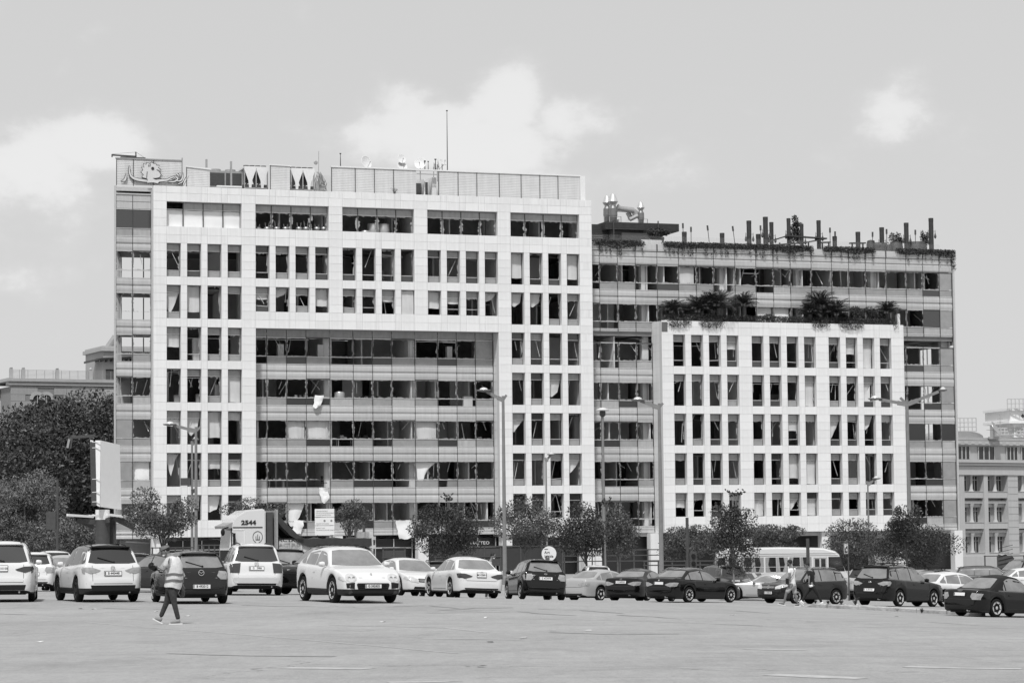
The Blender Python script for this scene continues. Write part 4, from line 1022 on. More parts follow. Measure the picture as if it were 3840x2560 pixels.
m.box((7.55, .62, 2.4), (8.22, 1.9, 21.4)); m.box((31.73, .62, 2.4), (32.4, 1.9, 21.4)); m.box((7.55, .62, 21.43), (32.4, 1.9, 22.2)); m.box((-1.19, .62, 2.4), (-.7, 1.62, 34.0)); m.box((40.7, .62, 2.4), (41.2, 13, 34.15))
m.build('recess_return', STONE[0], OB)
ret = MB()
for z in np.arange(21.4, 2.5, -.76):
    for x in (31.72, 8.22): ret.box((x-.006, .05, z-.02), (x+.002, 1.85, z))
ret.build('return_joints', JOINT, OB)
us = [-1.22]
for b in range(5):
    for o_ in wo: us += [8.25*b+o_, 8.25*b+o_+ww]
us[-1] = us[-1]; us += [41.22]
zs = sorted(set([2.4]+[round(29.0+.76*k, 3) for k in range(-34, 7)]+[34.2])); zs = [z for z in zs if z >= 2.39]
clad(OB, us, zs, ops+[rec])
FULL = {(1,4,0), (1,4,3), (2,1,3), (2,2,3), (2,3,0), (5,0,2)}
for (r, b, i, u, z0, w, h) in wins:
    if r == 0:
        m = MB(); y = .52; edges = [u, u+1.62, u+3.48, u+5.32, u+w]
        for e in edges[1:-1]: m.box((e-.04, y, z0), (e+.04, y+.08, z0+h))
        m.box((u, y+.01, z0+h-.05), (u+w, y+.06, z0+h)); m.box((u, y, z0), (u+.04, y+.07, z0+h)); m.box((u+w-.04, y, z0), (u+w, y+.07, z0+h))
        o = m.build('ribbon_window', DKFR, OB)
        for q, (a, c) in enumerate(zip(edges[:-1], edges[1:])):
            t = MB(); t.box((a+.04, y-.01, z0+h-.7), (c-.04, y+.06, z0+h-.63)); t.build('transom', ALUM, o)
            if R5.random() < .85: p = MB(); p.box((a+.045, y+.03, z0+h-.62), (c-.045, y+.05, z0+h-.055)); p.build('head_pane', HEADP, o)
            if b == 0: blind(o, a+.06, c-.04, z0+h-.72, z0+.02, y+.12, SHEET, name='white_board')
            else:
                s = MB(); ragged(s, (a+.04, z0), (a+.04, z0+h-.7), y+.03, 14, .22, (1, 0)); ragged(s, (c-.04, z0), (c-.04, z0+h-.7), y+.03, 14, .22, (-1, 0)); ragged(s, (a+.04, z0+h-.7), (c-.04, z0+h-.7), y+.03, 12, .14, (0, -1))
                s.build('glass_shards', SHARD, o)['kind'] = 'stuff'
        continue
    st = rnd_state(r)
    if r == 1: st.update(head=1, low=1, bent=0); st['bars'] = R5.choice((0, 0, 0, 1)) 
    if r == 1: st.pop('blind', None); st.pop('torn', None)
    if r == 1 and b > 1: st['head'] = b == 3
    if (r, b, i) in FULL: st = dict(blind=1 if (r, b, i) != (2,2,3) else 1.3, head=0, low=0, bars=1 if r < 3 else 0)
    if r == 1 and (b, i) in ((4,0), (4,3)): st['bars'] = 1
    if r == 7 and b == 0 and i in (1, 2): st = dict(blind=.95, head=0, low=0, bm=SHEET, torn=.25)
    if r == 6 and b == 0 and i == 0: st = dict(blind=.9, torn=.9, head=0, low=0, bars=2)
    if r == 2 and (b, i) in ((1,1), (3,3), (4,0), (4,1)): st = dict(blind=.55, torn=.4, head=0, low=0, bars=1)
    window(OB, u, z0, w, h, st)
# recess glass and left strip
mul = []
b = 9.68-8.25
while b < 31.6:
    for d in (0, 1.87, 3.74, 6.0): mul.append(round(b+d, 2))
    b += 8.25
ru_ = [8.27]+[m_ for m_ in mul if 8.8 < m_ < 31.4]+[31.68]
sp = {(0, 11): dict(pane=PANEG), (2, 2): dict(curtain=1, nolow=0), (2, 3): dict(curtain=1), (2, 8): dict(curtain=1), (1, 3): {}, (3, 8): dict(curtain=2, torn=.9), (3, 3): dict(nobar=1, nolow=1), (4, 5): dict(nobar=1, nolow=1), (2, 9): {}, (3, 2): dict(nolow=1), (4, 2): dict(curtain=2, torn=.6)}
curtain(OB, ru_, [20.70-3.8*k for k in range(5)], 1.7, bot=2.55, special=sp)
m = MB()
for a, b in zip(ru_[:-1], ru_[1:]): m.box((a+.03, 1.72, 20.78), (b-.03, 1.75, 21.43))
m.build('head_glass', HEADP, OB)
ls = [-4.43, -2.89, -1.21]
sp = {(0,0): dict(pane=PANED), (0,1): dict(pane=PANED), (5,0): dict(pane=PANEG), (6,0): dict(pane=PANEG), (6,1): dict(curtain=2), (7,1): dict(curtain=2), (5,1): {}, (4,1): {}, (2,0): dict(nolow=1, nobar=1), (2,1): dict(nolow=1, nobar=1), (3,0): dict(nolow=1), (8,0): dict(curtain=2), (1,0): dict(nolow=1), (1,1): dict(nolow=1)}
curtain(OB, ls, [32.1-3.8*k for k in range(8)], 1.15, bot=2.3, special=sp)
m = MB()
for a, b in zip(ls[:-1], ls[1:]):
    m.box((a+.03, 1.15, 32.18), (b-.03, 1.2, 32.8)); m.box((a+.03, 1.12, 32.82), (b-.03, 1.2, 33.4))
m.build('top_spandrel', SPAND[0], OB)
m = MB(); m.box((-4.5, 1.05, 33.43), (-1.22, 1.3, 33.55)); m.box((-4.5, 1.05, 33.75), (-1.22, 1.3, 34.1)); m.box((-4.56, 1.0, 2.3), (-4.44, 1.3, 34.2)); m.build('corner_trim', ALUM, OB)
# left side wall, glass bays
m = MB()
for y in np.arange(3.2, 13.3, 2): q = -4.43+.22*(y-1.15); m.box((q-.03, y-.05, 2.4), (q+.07, y+.05, 34.1))
for k in range(9):
    z = 33.5-3.8*k; m.obox((-4.4, 1.3, z-.6), (-1.75, 13.2, z-.6), .06, 1.2)
m.build('side_glazing_frame', ALUM, OB)
slabs(OB, -4.2, 41.1, 1.9, 13.2, FZ, sl=.22, ext=[(-1.15, 41.1, .64, 22), (-1.15, 7.5, .64, 0), (32.4, 41.1, .64, 0)])
interior(OB, -1.7, 41, 1.9, 13.1, FZ[:8]+[], open_left=(0, 1, 2, 3), seed=5)
m = MB(); m.box((-3.8, 5, 29.7), (41, 5.1, 33.1)); 
m.build('back_wall', WALLS[2], OB)
for k in range(5):
    for y in (2.6,):
        m = MB(); u = 7.2+8.25*k-0; m.box((u-.0, y, 2.2), (u+.65, y+.65, 34)); m.build('column', WALLS[0], OB)
m = MB(); m.prism([(-4.4, 1.3), (41.1, 1.3), (41.1, 13.2), (-1.75, 13.2)], 33.8, 34.1, 'z'); m.build('roof_slab', SLAB, OB)
m = MB(); m.box((-1.7, 13.2, -2), (41.1, 13.5, 3)); m.box((-1.2, .6, -2.2), (-.3, 1.4, 2.39)); m.build('base_wall', STONE[1], OB)
# ground floor: columns, shopfront glass, fascia
for u in (-.9, 7.2, 15.45, 23.7, 31.95, 40.2):
    m = MB(); m.box((u, .3, -2.5), (u+1.0, 1.3, 2.39)); m.build('ground_column', STONE[1], OB)
gf = mat('shopfront_dark', .02, .4)
for u0_, u1_ in ((.15, 7.15), (8.25, 15.4), (16.5, 23.65), (24.75, 31.9), (33.0, 40.15)):
    m = MB(); m.box((u0_, 2.2, -2.4), (u1_, 2.25, 2.1)); m.build('shopfront', gf, OB)
    m = MB(); m.box((u0_, 2.05, 1.2), (u1_, 2.15, 1.32)); m.box((u0_, 2.05, -.3), (u1_, 2.15, -.2))
    for q in np.linspace(u0_, u1_, 5): m.box((q-.04, 2.05, -2.4), (q+.04, 2.15, 2.1))
    m.build('shopfront_frame', ALUM, OB)
sg = link('shop_lettering', text_mesh('MATTEO', .42, WINK, .01, 1.15), OB, (30.3, 1.98, 1.62)); sg.rotation_euler = (pi/2, 0, 0)
sg = link('shop_lettering', text_mesh('ESPRI\nITALIA', .36, WINK, .01, 1.0), OB, (28.6, 1.98, 1.5)); sg.rotation_euler = (pi/2, 0, 0)
# ---------------- right building
OW = thing('office_building', BO, YAW, 'lower office block with planted roof terraces and white stone grid before grey bands', 'office building')
RY = -.74
ops = []; wins = []
for b in range(3):
    for r in range(5):
        for i, o_ in enumerate((0, 1.87, 3.73, 5.6)):
            u = 49.19+8.25*b+o_; zt = 21.4-3.8*r; zb = zt-(3.04 if r < 4 else 2.28)
            ops.append((u, u+1.25, zb, zt)); wins.append((r, b, i, u, zb, 1.25, zt-zb))
rects_wall('frame_wall', OW, 48.0, 73.93, 2.4, 22.7, ops, RY+.031, RY+.62, JOINT)
m = MB(); m.box((48.02, RY+.62, 2.4), (48.6, 1.9, 22.72)); m.box((73.3, RY+.62, 2.4), (73.91, 1.9, 22.72)); m.box((48.6, RY+.62, 21.95), (73.3, 1.9, 22.45)); m.build('side_return', STONE[0], OW)
ret = MB()
for z in np.arange(22.16, 2.5, -.76): ret.box((48.014, RY+.05, z-.02), (48.03, 1.85, z))
ret.build('return_joints', JOINT, OW)
m = MB(); m.box((48.0, RY-.02, 21.65), (48.6, RY-.012, 22.6)); m.build('vent_opening', GROOVE, OW)
us = [48.0]
for b in range(3):
    for o_ in (0, 1.87, 3.73, 5.6): us += [round(49.19+8.25*b+o_, 3), round(49.19+8.25*b+o_+1.25, 3)]
us += [73.93]
zs = [2.4]+[round(29.0+.76*k, 3) for k in range(-34, -7)]+[22.74]; zs = sorted(set(z for z in zs if 2.39 <= z <= 22.75))
clad(OW, us, zs, ops, y=RY)
for (r, b, i, u, z0, w, h) in wins:
    st = rnd_state(r)
    if r < 2: st['head'] = 1; st['hm'] = HEADP
    if r == 2 and b: st['hm'] = WALLS[1]
    window(OW, u, z0, w, h, st, y=RY+.52)
# curtain walls of the right building
um = [41.25, 42.6]+[round(42.6+8.25*b+d, 2) for b in range(5) for d in (1.87, 3.73, 6.0, 8.25)]; um = [u for u in um if u < 80]+[80.75]
um[-1] = 80.75
sp = {}
for i in range(len(um)-1):
    if 50.6 < um[i] < 52: sp[(0, i)] = dict(curtain=1)
    if um[i] > 78: sp[(0, i)] = dict(pane=PANEG); sp[(1, i)] = dict(pane=PANEG)
    if 58 < um[i] < 61: sp[(1, i)] = dict(curtain=2)
    if 76 < um[i] < 78.5: sp[(1, i)] = dict(pane=PANED)
curtain(OW, um, [28.3, 24.5], 1.7, bot=21.8, special=sp)
m = MB()
for a, b in zip(um[:-1], um[1:]):
    m.sheet([[(a+.03, 1.7+dy, z), (b-.03, 1.7+dy, z)] for dy, z in [(0, 29.65), (-.04, 29.5), (-.045, 29.15), (0, 29.1), (.03, 29.08), (.03, 29.02), (0, 29.0), (-.045, 28.95), (-.04, 28.5), (0, 28.38)][::-1]])
m.build('top_spandrel', SPAND[0], OW)
for a, b in zip(um[:-1], um[1:]):
    m = MB(); m.box((a+.06, 1.62, 29.8), (b-.06, 1.7, 30.3)); m.build('planter_panel', SPAND[2], OW)
    m = MB(); m.box((a-.06, 1.58, 29.7), (a+.06, 1.75, 30.35)); m.build('planter_post', DKFR, OW)
m = MB(); m.box((41.25, 1.6, 29.68), (80.8, 1.9, 29.78)); m.box((41.25, 1.7, 30.3), (80.8, 2.6, 30.36)); m.build('planter_rim', ALUM, OW)
um2 = [41.25, 42.6, 44.47, 46.33, 47.98]
curtain(OW, um2, [20.7-3.8*k for k in range(5)], 1.7, bot=2.5, special={(0,1): dict(nolow=1), (3,2): dict(nolow=1), (4,1): dict(nolow=1, nobar=1), (4,2): dict(nolow=1, nobar=1)})
um3 = [73.95, 75.45, 77.35, 79.25, 80.75]
sp = {(k, 3): dict(pane=PANEG if k != 2 else PANED) for k in range(5)}; sp[(2, 1)] = dict(pane=PANED)
curtain(OW, um3, [20.7-3.8*k for k in range(5)], 1.7, bot=2.5, special=sp)
for a, b in ((41.25, 47.98), (73.95, 80.75)):
    m = MB(); m.box((a, 1.72, 21.83), (b, 1.78, 22.05)); m.build('band', ALUM, OW)
m = MB(); m.box((80.78, 1.5, 2.4), (80.98, 1.75, 30.3)); m.build('corner_post', ALUM, OW)
m = MB()
for y in np.arange(3.5, 14, 2): m.box((80.85, y-.05, 2.4), (80.95, y+.05, 30.2))
for k in range(8): z = 30.3-3.8*k; m.box((80.86, 1.8, z-1.7), (80.93, 13.2, z-.3))
m.build('side_glazing_frame', ALUM, OW)
slabs(OW, 41.3, 80.75, 1.9, 13.2, FZ[:8], ext=[(48.6, 73.3, RY+.52, 0)] and [])
for z in FZ[2:8]:
    m = MB(); m.box((48.6, RY+.64, z-.65), (73.3, 1.9, z-.05)); m.build('floor_slab', SLAB, OW)
interior(OW, 41.3, 80.7, 1.9, 13.1, FZ[1:8]+[25.87], open_right=(2, 3), seed=12)
m = MB(); m.box((41.3, 1.8, 29.7), (80.8, 13.2, 30.0)); m.build('roof_slab', SLAB, OW)
for z in FZ[1:8]:
    segs = [(2.2, 13.1)] if z > 20 or z < 9 else [(2.2, 6.0), (8.6, 13.1)]
    for a, b in segs: m = MB(); m.box((80.55, a, z), (80.7, b, z+3.1)); m.build('end_wall', WALLS[1], OW)
for u in (47.3, 55.6, 63.85, 72.1, 79.9):
    m = MB(); m.box((u, 2.6, 2.2), (u+.65, 3.25, 29.6)); m.build('column', WALLS[0], OW)
for u in (41.35, 47.2, 56.4, 64.7, 73.0, 80.0):
    m = MB(); y = RY+.3 if 48 < u < 74 else .9; m.box((u, y, -2.5), (u+.9, y+.9, 2.39)); m.build('ground_column', STONE[1], OW)
m = MB(); m.box((41.3, 2.4, -2.6), (80.8, 2.5, 2.3)); m.build('shopfront', gf, OW)
m = MB(); m.box((49, RY+.6, 2.0), (73, 2.3, 2.39)); m.box((41.3, 1.8, 2.1), (48, 2.3, 2.45)); m.box((74, 1.8, 2.1), (80.7, 2.3, 2.45)); m.build('ground_soffit', SPAND[1], OW)
m = MB(); m.box((71.2, 1.2, -2.6), (73.6, 2.35, 2.1)); m.build('ground_wall', STONE[1], OW)
def bpt(u, y, z):
    """building coordinates to the world"""
    return BO+Vector((u*cos(YAW)-y*sin(YAW), u*sin(YAW)+y*cos(YAW), z))
# party walls at the column lines and hung ceilings that survived
RP = random.Random(77)
HC = mat('hung_ceiling', .62, .9, var=.1, scale=1)
def party(root, us_, floors, y0, prob, zcut=None):
    for u in us_:
        for z in floors:
            if zcut and zcut(u, z): continue
            if RP.random() < prob: m = MB(); m.box((u, y0+RP.choice((0, 0, .6)), z), (u+.12, y0+RP.uniform(4, 8), z+3.05)); m.build('partition', RP.choice((WALLS[0], WALLS[0], WALLS[1])), root)
            if RP.random() < .55: m = MB(); a = u-RP.choice((4.1, 8.0, 8.0)); q = RP.uniform(-.25, .0) if RP.random() < .4 else 0; m.add([(a, y0+.1, z+2.95), (u-.05, y0+.1, z+2.95+q), (u-.05, y0+6, z+2.95), (a, y0+6, z+2.95)], [(0,3,2,1), (0,1,2,3)][:1]); m.build('hung_ceiling', HC, root)
            if RP.random() < .5: m = MB(); a = u-RP.uniform(2, 7.5); yb = y0+RP.uniform(2.5, 5); m.box((a, yb, z), (min(a+RP.uniform(1.5, 4), u-.1), yb+.12, z+RP.choice((3.05, 3.05, 1.6)))); m.build('partition', RP.choice((WALLS[0], WALLS[1])), root)
party(OB, [7.05+8.25*k for k in range(5)], FZ[:8], .75, .72) if False else None
party(OB, [7.05, 40.05], FZ[:8], .75, .75); party(OB, [15.35, 23.6, 31.85], FZ[:3], .75, .75); party(OB, [15.35, 23.6, 31.0], FZ[3:8], 2.0, .75)
party(OW, [56.25, 64.5, 72.75], FZ[3:8], .0, .8); party(OW, [47.7, 56.0, 64.2, 72.4], FZ[1:3], 2.0, .8); party(OW, [47.7], FZ[3:8], 2.0, .8)
# fabric hanging out of the facade
for (x, y, w, h, nm, lb, depth, tr) in ((1180, 1482, 36, 50, 'torn_curtain', 'white torn cloth hanging from the second row of windows in the glazed recess', 1.5, .5), (1195, 1828, 36, 60, 'torn_curtain', 'white strip of cloth blown out of the window above the notice board', 1.5, .7), (1100, 1950, 40, 58, 'torn_curtain', 'white sheet hanging from the low floor left of the notice board', 1.5, .3), (1485, 1950, 62, 72, 'torn_curtain', 'big white sheet hanging beside the crown of the round street tree', 1.45, .25)):
    u, z = floc(x, y, depth); u2, z2 = floc(x+w, y+h, depth)
    e = thing('torn_curtain', BO, YAW, lb, 'curtain'); c_ = blind(e, u, u2, z, z2, depth, SHEET, torn=tr*.6, name='cloth', bulge=.15, skew=.25*(1 if x % 2 else -1))
    for v in c_.data.vertices: q = v.co; v.co = (q.x+.12*noise.noise(q*2.5), q.y-.25*abs(noise.noise(q*3+Vector((5, 0, 0)))), q.z+.22*noise.noise(Vector((q.x*2.2, 1, 3)))*(1 if q.z < z-.2 else 0))
# ------------------------------------------------------------------ on the roofs
METAL = mat('galvanised', .42, .4, metal=.5, var=.1, scale=4)
METALD = mat('dark_metal', .06, .6, var=.2, scale=5)
SCREEN = mat('screen_sheet', .6, .6, var=.06, scale=1.5, streak=.08)
WHITEP = mat('white_metal', .75, .5, var=.04, scale=3)
POLE = mat('lamp_post_grey', .2, .55, var=.15, scale=3)
def bth(name, label, cat, group=None): return thing(name, BO, YAW, label, cat, group)
def louvre(root, a, b, z0, z1, y, slat=.155):
    m = MB(); m.box((a+.02, y+.03, z0), (b-.02, y+.05, z1)); p = m.build('screen_panel', SCREEN, root)
    m = MB(); z = z0+.05
    while z < z1-.1: m.add([(a+.03, y+.03, z+slat*.9), (b-.03, y+.03, z+slat*.9), (b-.03, y+.018, z+.02), (a+.03, y+.018, z+.02), (b-.03, y+.03, z), (a+.03, y+.03, z)], [(3,2,1,0), (5,4,2,3)]); z += slat
    s = m.build('louvre_slats', SCREEN, p); s['kind'] = 'stuff'
    m = MB(); m.box((a-.018, y-.04, z0-.1), (a+.018, y+.08, z1+.08)); m.build('screen_post', METALD, root)
sc = bth('roof_screen', 'long louvred metal screen along the right half of the high roof', 'roof screen')
sm_ = [15.75, 18.04, 19.9, 21.77, 24.0, 26.2, 28.13, 30.0, 32.25, 34.45, 36.35, 38.2, 40.45]
for i, (a, b) in enumerate(zip(sm_[:-1], sm_[1:])):
    if i == 4: continue
    louvre(sc, a, b, 34.25, 36.62-(0.0 if i < 11 else .05), 1.0)
m = MB(); m.box((15.7, .95, 36.62), (40.5, 1.25, 36.74)); m.box((40.45, .9, 34.1), (40.95, 1.4, 36.68)); m.build('screen_cap', WHITEP, sc)
m = MB(); m.box((15.9, 5, 34.2), (40.5, 9.5, 36.4)); m.build('plant_room', WALLS[0], sc)
sc2 = bth('roof_screen', 'louvred metal sign screen standing on the left corner of the high roof', 'roof screen')
for a, b in ((-4.4, -2.85), (-2.85, -1.0), (-1.0, 1.6)): louvre(sc2, a, b, 34.3, 36.65, 1.0)
m = MB(); m.box((-4.48, .95, 36.66), (1.65, 1.2, 36.76)); m.box((1.6, .92, 34.2), (1.68, 1.1, 36.95)); m.build('screen_cap', METAL, sc2)
for (a, b, dz, rot, lb) in ((2.0, 4.2, .0, .1, 'bright louvred screen panel leaning between sign screen and chillers'), (9.85, 11.75, 0, 0, 'upright louvred panel standing between the two groups of chillers')):
    s = bth('screen_board', lb, 'roof screen'); m = MB()
    louvre(s, a, b, 34.3, 36.55 if rot == 0 else 36.1, .8)
    m = MB(); m.obox((a-.1, .8, 36.6 if rot == 0 else 36.15), (b+.1, .8, 36.55 if rot == 0 else 35.95), .1, .09); m.build('screen_cap', WHITEP, s)
# posts
for x, zt, lb in ((3.9, 36.9, 'steel post rising behind the leaning louvred panel'), (6.2, 36.8, 'steel post standing before the big grey cooling unit')):
    o = bth('roof_post', lb, 'post'); m = MB(); m.box((x-.08, .9, 34.2), (x+.08, 1.1, zt)); m.build('post', METAL, o)
# cooling units
o = bth('cooling_unit', 'wide grey cooling unit with two round fan housings behind the roof post', 'cooling unit')
m = MB(); m.box((4.2, 2.4, 34.5), (7.7, 4.6, 36.1)); m.build('casing', METAL, o)
m = MB(); m.box((4.35, 2.36, 34.7), (5.9, 2.4, 35.9)); m.box((6.05, 2.36, 34.7), (7.5, 2.4, 35.9)); m.build('coil', METALD, o)
for q in (5.3, 6.7): m = MB(); m.lathe([(.5, 36.1), (.5, 36.35), (.42, 36.38), (.4, 36.15)], (q, 3.5, 0), 18); m.build('fan_housing', METAL, o, smooth=True)
def chiller(x, label):
    o = bth('air_chiller', label, 'chiller', 'white chillers with V shaped sides')
    m = MB()
    for dx in (0, 1.15):
        m.prism([(x+dx, 36.35), (x+dx+1.1, 36.35), (x+dx+1.1, 36.2), (x+dx+.72, 35.15), (x+dx+.66, 34.5), (x+dx+.44, 34.5), (x+dx+.38, 35.15), (x+dx, 36.2)], 1.6, 1.66, 'y')
    m.box((x, 1.6, 36.35), (x+2.25, 4.4, 36.5)); m.build('casing', WHITEP, o)
    m = MB()
    for dx in (0, 1.15):
        for sg_ in (-1, 1):
            m.add([(x+dx+.55+sg_*.5, 1.7, 36.2), (x+dx+.55+sg_*.5, 4.3, 36.2), (x+dx+.55+sg_*.15, 4.3, 35.1), (x+dx+.55+sg_*.15, 1.7, 35.1)], [(0,1,2,3)])
    m.box((x, 1.8, 34.55), (x+2.25, 4.3, 34.85)); m.build('coil', METALD, o)
    for dx in (.3, .85, 1.4, 1.95):
        m = MB(); m.lathe([(.24, 36.5), (.26, 36.65), (.2, 36.66), (.18, 36.52)], (x+dx, 2.2, 0), 12); m.build('fan', METALD, o)
    m = MB()
    for dx in (0.02, 1.12, 2.2): m.box((x+dx-.05, 1.62, 34.2), (x+dx+.05, 1.75, 36.35))
    m.box((x, 1.62, 34.45), (x+2.25, 1.7, 34.55)); m.build('stand', METAL, o)
    return o
chiller(7.6, 'first white V sided chiller from the left, beside the big grey cooling unit'); chiller(12.05, 'white V sided chiller just right of the upright louvred panel')
o = bth('pipe_rack', 'cluster of pipes and cables left of the long louvred screen', 'pipes'); m = MB()
for i in range(9):
    a = 14.3+.15*i; m.tube([(a, 2+.1*i, 34.3), (a+.05, 2, 35.2+.1*(i % 4)), (a+.4-.1*i, 2.2, 36.3-.1*(i % 3)), (a+.2, 2.3, 34.4)], .035, 6)
m.tube([(14.7, 1.8, 34.3), (14.75, 1.8, 38.2)], .03, 5); m.lathe([(.15, -.05), (.2, 0), (.15, .05)], (14.45, 1.8, 37.1), 10, 'y'); m.build('pipe', METAL, o)
o = bth('fallen_plank', 'white plank lying on the roof edge below the grey cooling unit', 'plank'); m = MB(); m.box((4.7, .1, 34.28), (7.0, .45, 34.42)); m.build('plank', WHITEP, o)
o = bth('roof_cabinet', 'open equipment cabinet in the gap of the long louvred screen', 'cabinet'); m = MB(); m.box((25.0, 1.8, 34.2), (25.12, 3.8, 35.95)); m.box((25.12, 3.0, 34.2), (25.75, 3.8, 35.9)); m.box((25.75, 1.6, 34.2), (26.15, 2.8, 36.1)); m.build('casing', WHITEP, o)
m = MB(); m.box((24.1, 2.4, 34.2), (24.9, 3.6, 35.6)); m.box((25.14, 2.9, 34.3), (25.73, 3.0, 35.8)); m.build('cabinet_door', METALD, o)
m = MB(); m.box((24.05, 1.0, 36.25), (26.2, 1.05, 36.33)); m.build('top_rail', METAL, o)
# gantry on the left corner
o = bth('roof_crane', 'thin horizontal davit arm over the left roof corner', 'crane'); m = MB()
p = lambda x, y: (floc(*c1(x, y), 1.5)[0], 1.5, floc(*c1(x, y), 1.5)[1])
m.obox(p(80, 170), p(275, 183), .1, .14); m.obox(p(270, 146), p(272, 200), .1, .1); m.tube([p(85, 163), p(270, 148)], .012, 4); m.tube([p(272, 148), p(350, 200)], .012, 4); m.obox(p(84, 165), p(84, 187), .12, .1); m.box((p(150, 190)[0], 1.4, p(150, 194)[2]), (p(345, 190)[0], 1.6, p(150, 184)[2])); m.build('arm', METALD, o)
# the script and the rooster head
logo = bth('rooftop_sign', 'handwritten Arabic newspaper name with a crested rooster head on the sign screen', 'sign')
LOGOL = mat('sign_face', .62, .4); LOGOD = mat('sign_edge', .025, .5)
def stroke(pts, ws, y=.78):
    pts = [floc(*c1(*q), y) for q in pts]; n = len(pts); P = []
    for i in range(n-1):      # smooth
        for t in (0, .25, .5, .75):
            a = pts[max(i-1, 0)]; b = pts[i]; c = pts[i+1]; d = pts[min(i+2, n-1)]
            P.append([.5*((2*b[k])+(-a[k]+c[k])*t+(2*a[k]-5*b[k]+4*c[k]-d[k])*t*t+(-a[k]+3*b[k]-3*c[k]+d[k])*t**3) for k in (0, 1)]+[ws[i]+(ws[i+1]-ws[i])*t])
    P.append([*pts[-1], ws[-1]])
    for yy, ex, mt, nm in ((y+.05, .045, LOGOD, 'letter_edge'), (y, 0, LOGOL, 'letter')):
        L1, L2 = [], []
        for i, (u, z, w) in enumerate(P):
            a = P[max(i-1, 0)]; b = P[min(i+1, len(P)-1)]; d = Vector((b[0]-a[0], b[1]-a[1])); d = d.normalized() if d.length else Vector((1, 0)); w = w/2+ex
            L1.append((u-d.y*w, z+d.x*w)); L2.append((u+d.y*w, z-d.x*w))
        m = MB(); k = len(P)
        for i in range(k-1):
            q = [L1[i], L1[i+1], L2[i+1], L2[i]]
            m.add([(a, yy, b) for a, b in q]+[(a, yy+.045, b) for a, b in q], [(0,1,2,3), (7,6,5,4), (0,4,5,1), (2,6,7,3)])
        m.build(nm, mt, logo, fix=True)
stroke([(197,315),(192,345),(178,366),(156,375)], [.03,.14,.1,.03]); stroke([(156,375),(185,370),(197,350)],[.03,.08,.03])
stroke([(222,255),(220,295),(233,335),(268,358),(330,370),(400,372),(470,370)], [.04,.12,.16,.2,.22,.22,.2])
stroke([(470,370),(515,366),(545,350),(575,342),(600,352),(585,372),(555,380),(520,376)], [.2,.14,.1,.1,.12,.12,.1,.04])
stroke([(590,372),(620,372),(637,345),(640,308)], [.05,.12,.12,.04]); stroke([(640,410),(655,375),(672,345),(686,325)], [.04,.14,.12,.04])
stroke([(640,372),(630,385),(600,398)], [.05,.1,.04]); stroke([(592,318),(605,330)], [.12,.12]); stroke([(606,308),(618,320)], [.1,.1]); stroke([(560,350),(590,335),(560,362)], [.03,.06,.03])
poly = [(365,360),(345,350),(320,345),(333,325),(312,303),(328,290),(318,265),(338,270),(332,240),(352,247),(358,232),(380,240),(395,229),(410,240),(425,237),(430,252),(458,255),(443,268),(468,290),(440,282),(430,287),(452,302),(466,325),(455,345),(430,350),(400,352),(430,368),(458,378),(440,392),(410,385),(358,388),(362,372)]
for yy, ex, mt, nm in ((.74, 1.07, LOGOD, 'rooster_edge'), (.69, 1.0, LOGOL, 'rooster_head')):
    cx, cy = 390, 310; m = MB(); pp = [floc(*c1(cx+(x-cx)*ex, cy+(y-cy)*ex), yy) for x, y in poly]; m.prism(pp, yy, yy+.045, 'y'); m.build(nm, mt, logo, fix=True)
ey = floc(*c1(403, 276), .66); m = MB(); m.lathe([(.001, -.03), (.14, -.03), (.14, .02)], (ey[0], .68, ey[1]), 14, 'y'); m.build('rooster_eye', LOGOD, logo)
for (a, b) in (((360,300),(355,350)),((385,240),(380,262)),((372,245),(370,262))): 
    pa, pb = floc(*c1(*a), .67), floc(*c1(*b), .67); m = MB(); m.obox((pa[0], .675, pa[1]), (pb[0], .675, pb[1]), .05, .02, up=(0,1,0)); m.build('rust_streak', LOGOD, logo)
# dishes and aerials
def dish(cx, cy, r, tilt, az, label, lo=None, y=3.5):
    u, z = floc(cx, cy, y); o = bth('satellite_dish', label, 'satellite dish', 'satellite dishes on the high roof'); m = MB()
    m.lathe([(.001, .0), (r*.5, .03*r), (r*.85, .12*r), (r, .2*r), (r*.97, .22*r), (r*.5, .07*r), (.001, .04)], n=20, axis='y')
    Mx = Matrix.Translation((u, y, z)) @ Matrix.Rotation(az, 4, 'Z') @ Matrix.Rotation(-tilt, 4, 'X') @ Matrix.Rotation(pi, 4, 'Z') @ Matrix.Translation((0, 0, 0))
    m.v = [tuple(Mx @ Vector(v)) for v in m.v]; m.build('reflector', SCREEN if 'dark' in label or 'grey' in label else WHITEP, o, smooth=True, fix=True)
    f = Mx @ Vector((0, r*.9, -r*.2)); m = MB(); m.tube([Mx @ Vector((0, .1, -r*.8)), f], .02, 5); m.lathe([(.04, -.06), (.05, .06)], f, 8); m.build('feed_arm', METAL, o)
    m = MB(); m.tube([(u, y+.1, 36.0), (u, y+.1, z)], .045, 6); m.build('mast', METAL, o)
dish(*c2(358, 232), .66, .25, .5, 'drum like satellite dish furthest left on the long screen')
dish(*c2(638, 203), .44, .2, .15, 'upper dish of the stacked pair of satellite dishes')
dish(*c2(643, 263), .52, .6, .1, 'grey lower dish of the stacked pair of satellite dishes')
dish(*c2(788, 237), .58, .2, -.5, 'pale satellite dish left of the cluster of aerials')
dish(*c2(922, 243), .62, .1, 1.25, 'satellite dish seen almost edge on beside the tall mast')
dish(*c2(960, 232), .42, .7, .5, 'grey small satellite dish tilted up next to the tall mast')
dish(*c2(893, 262), .4, .2, 1.1, 'small satellite dish low between the cluster of aerials')
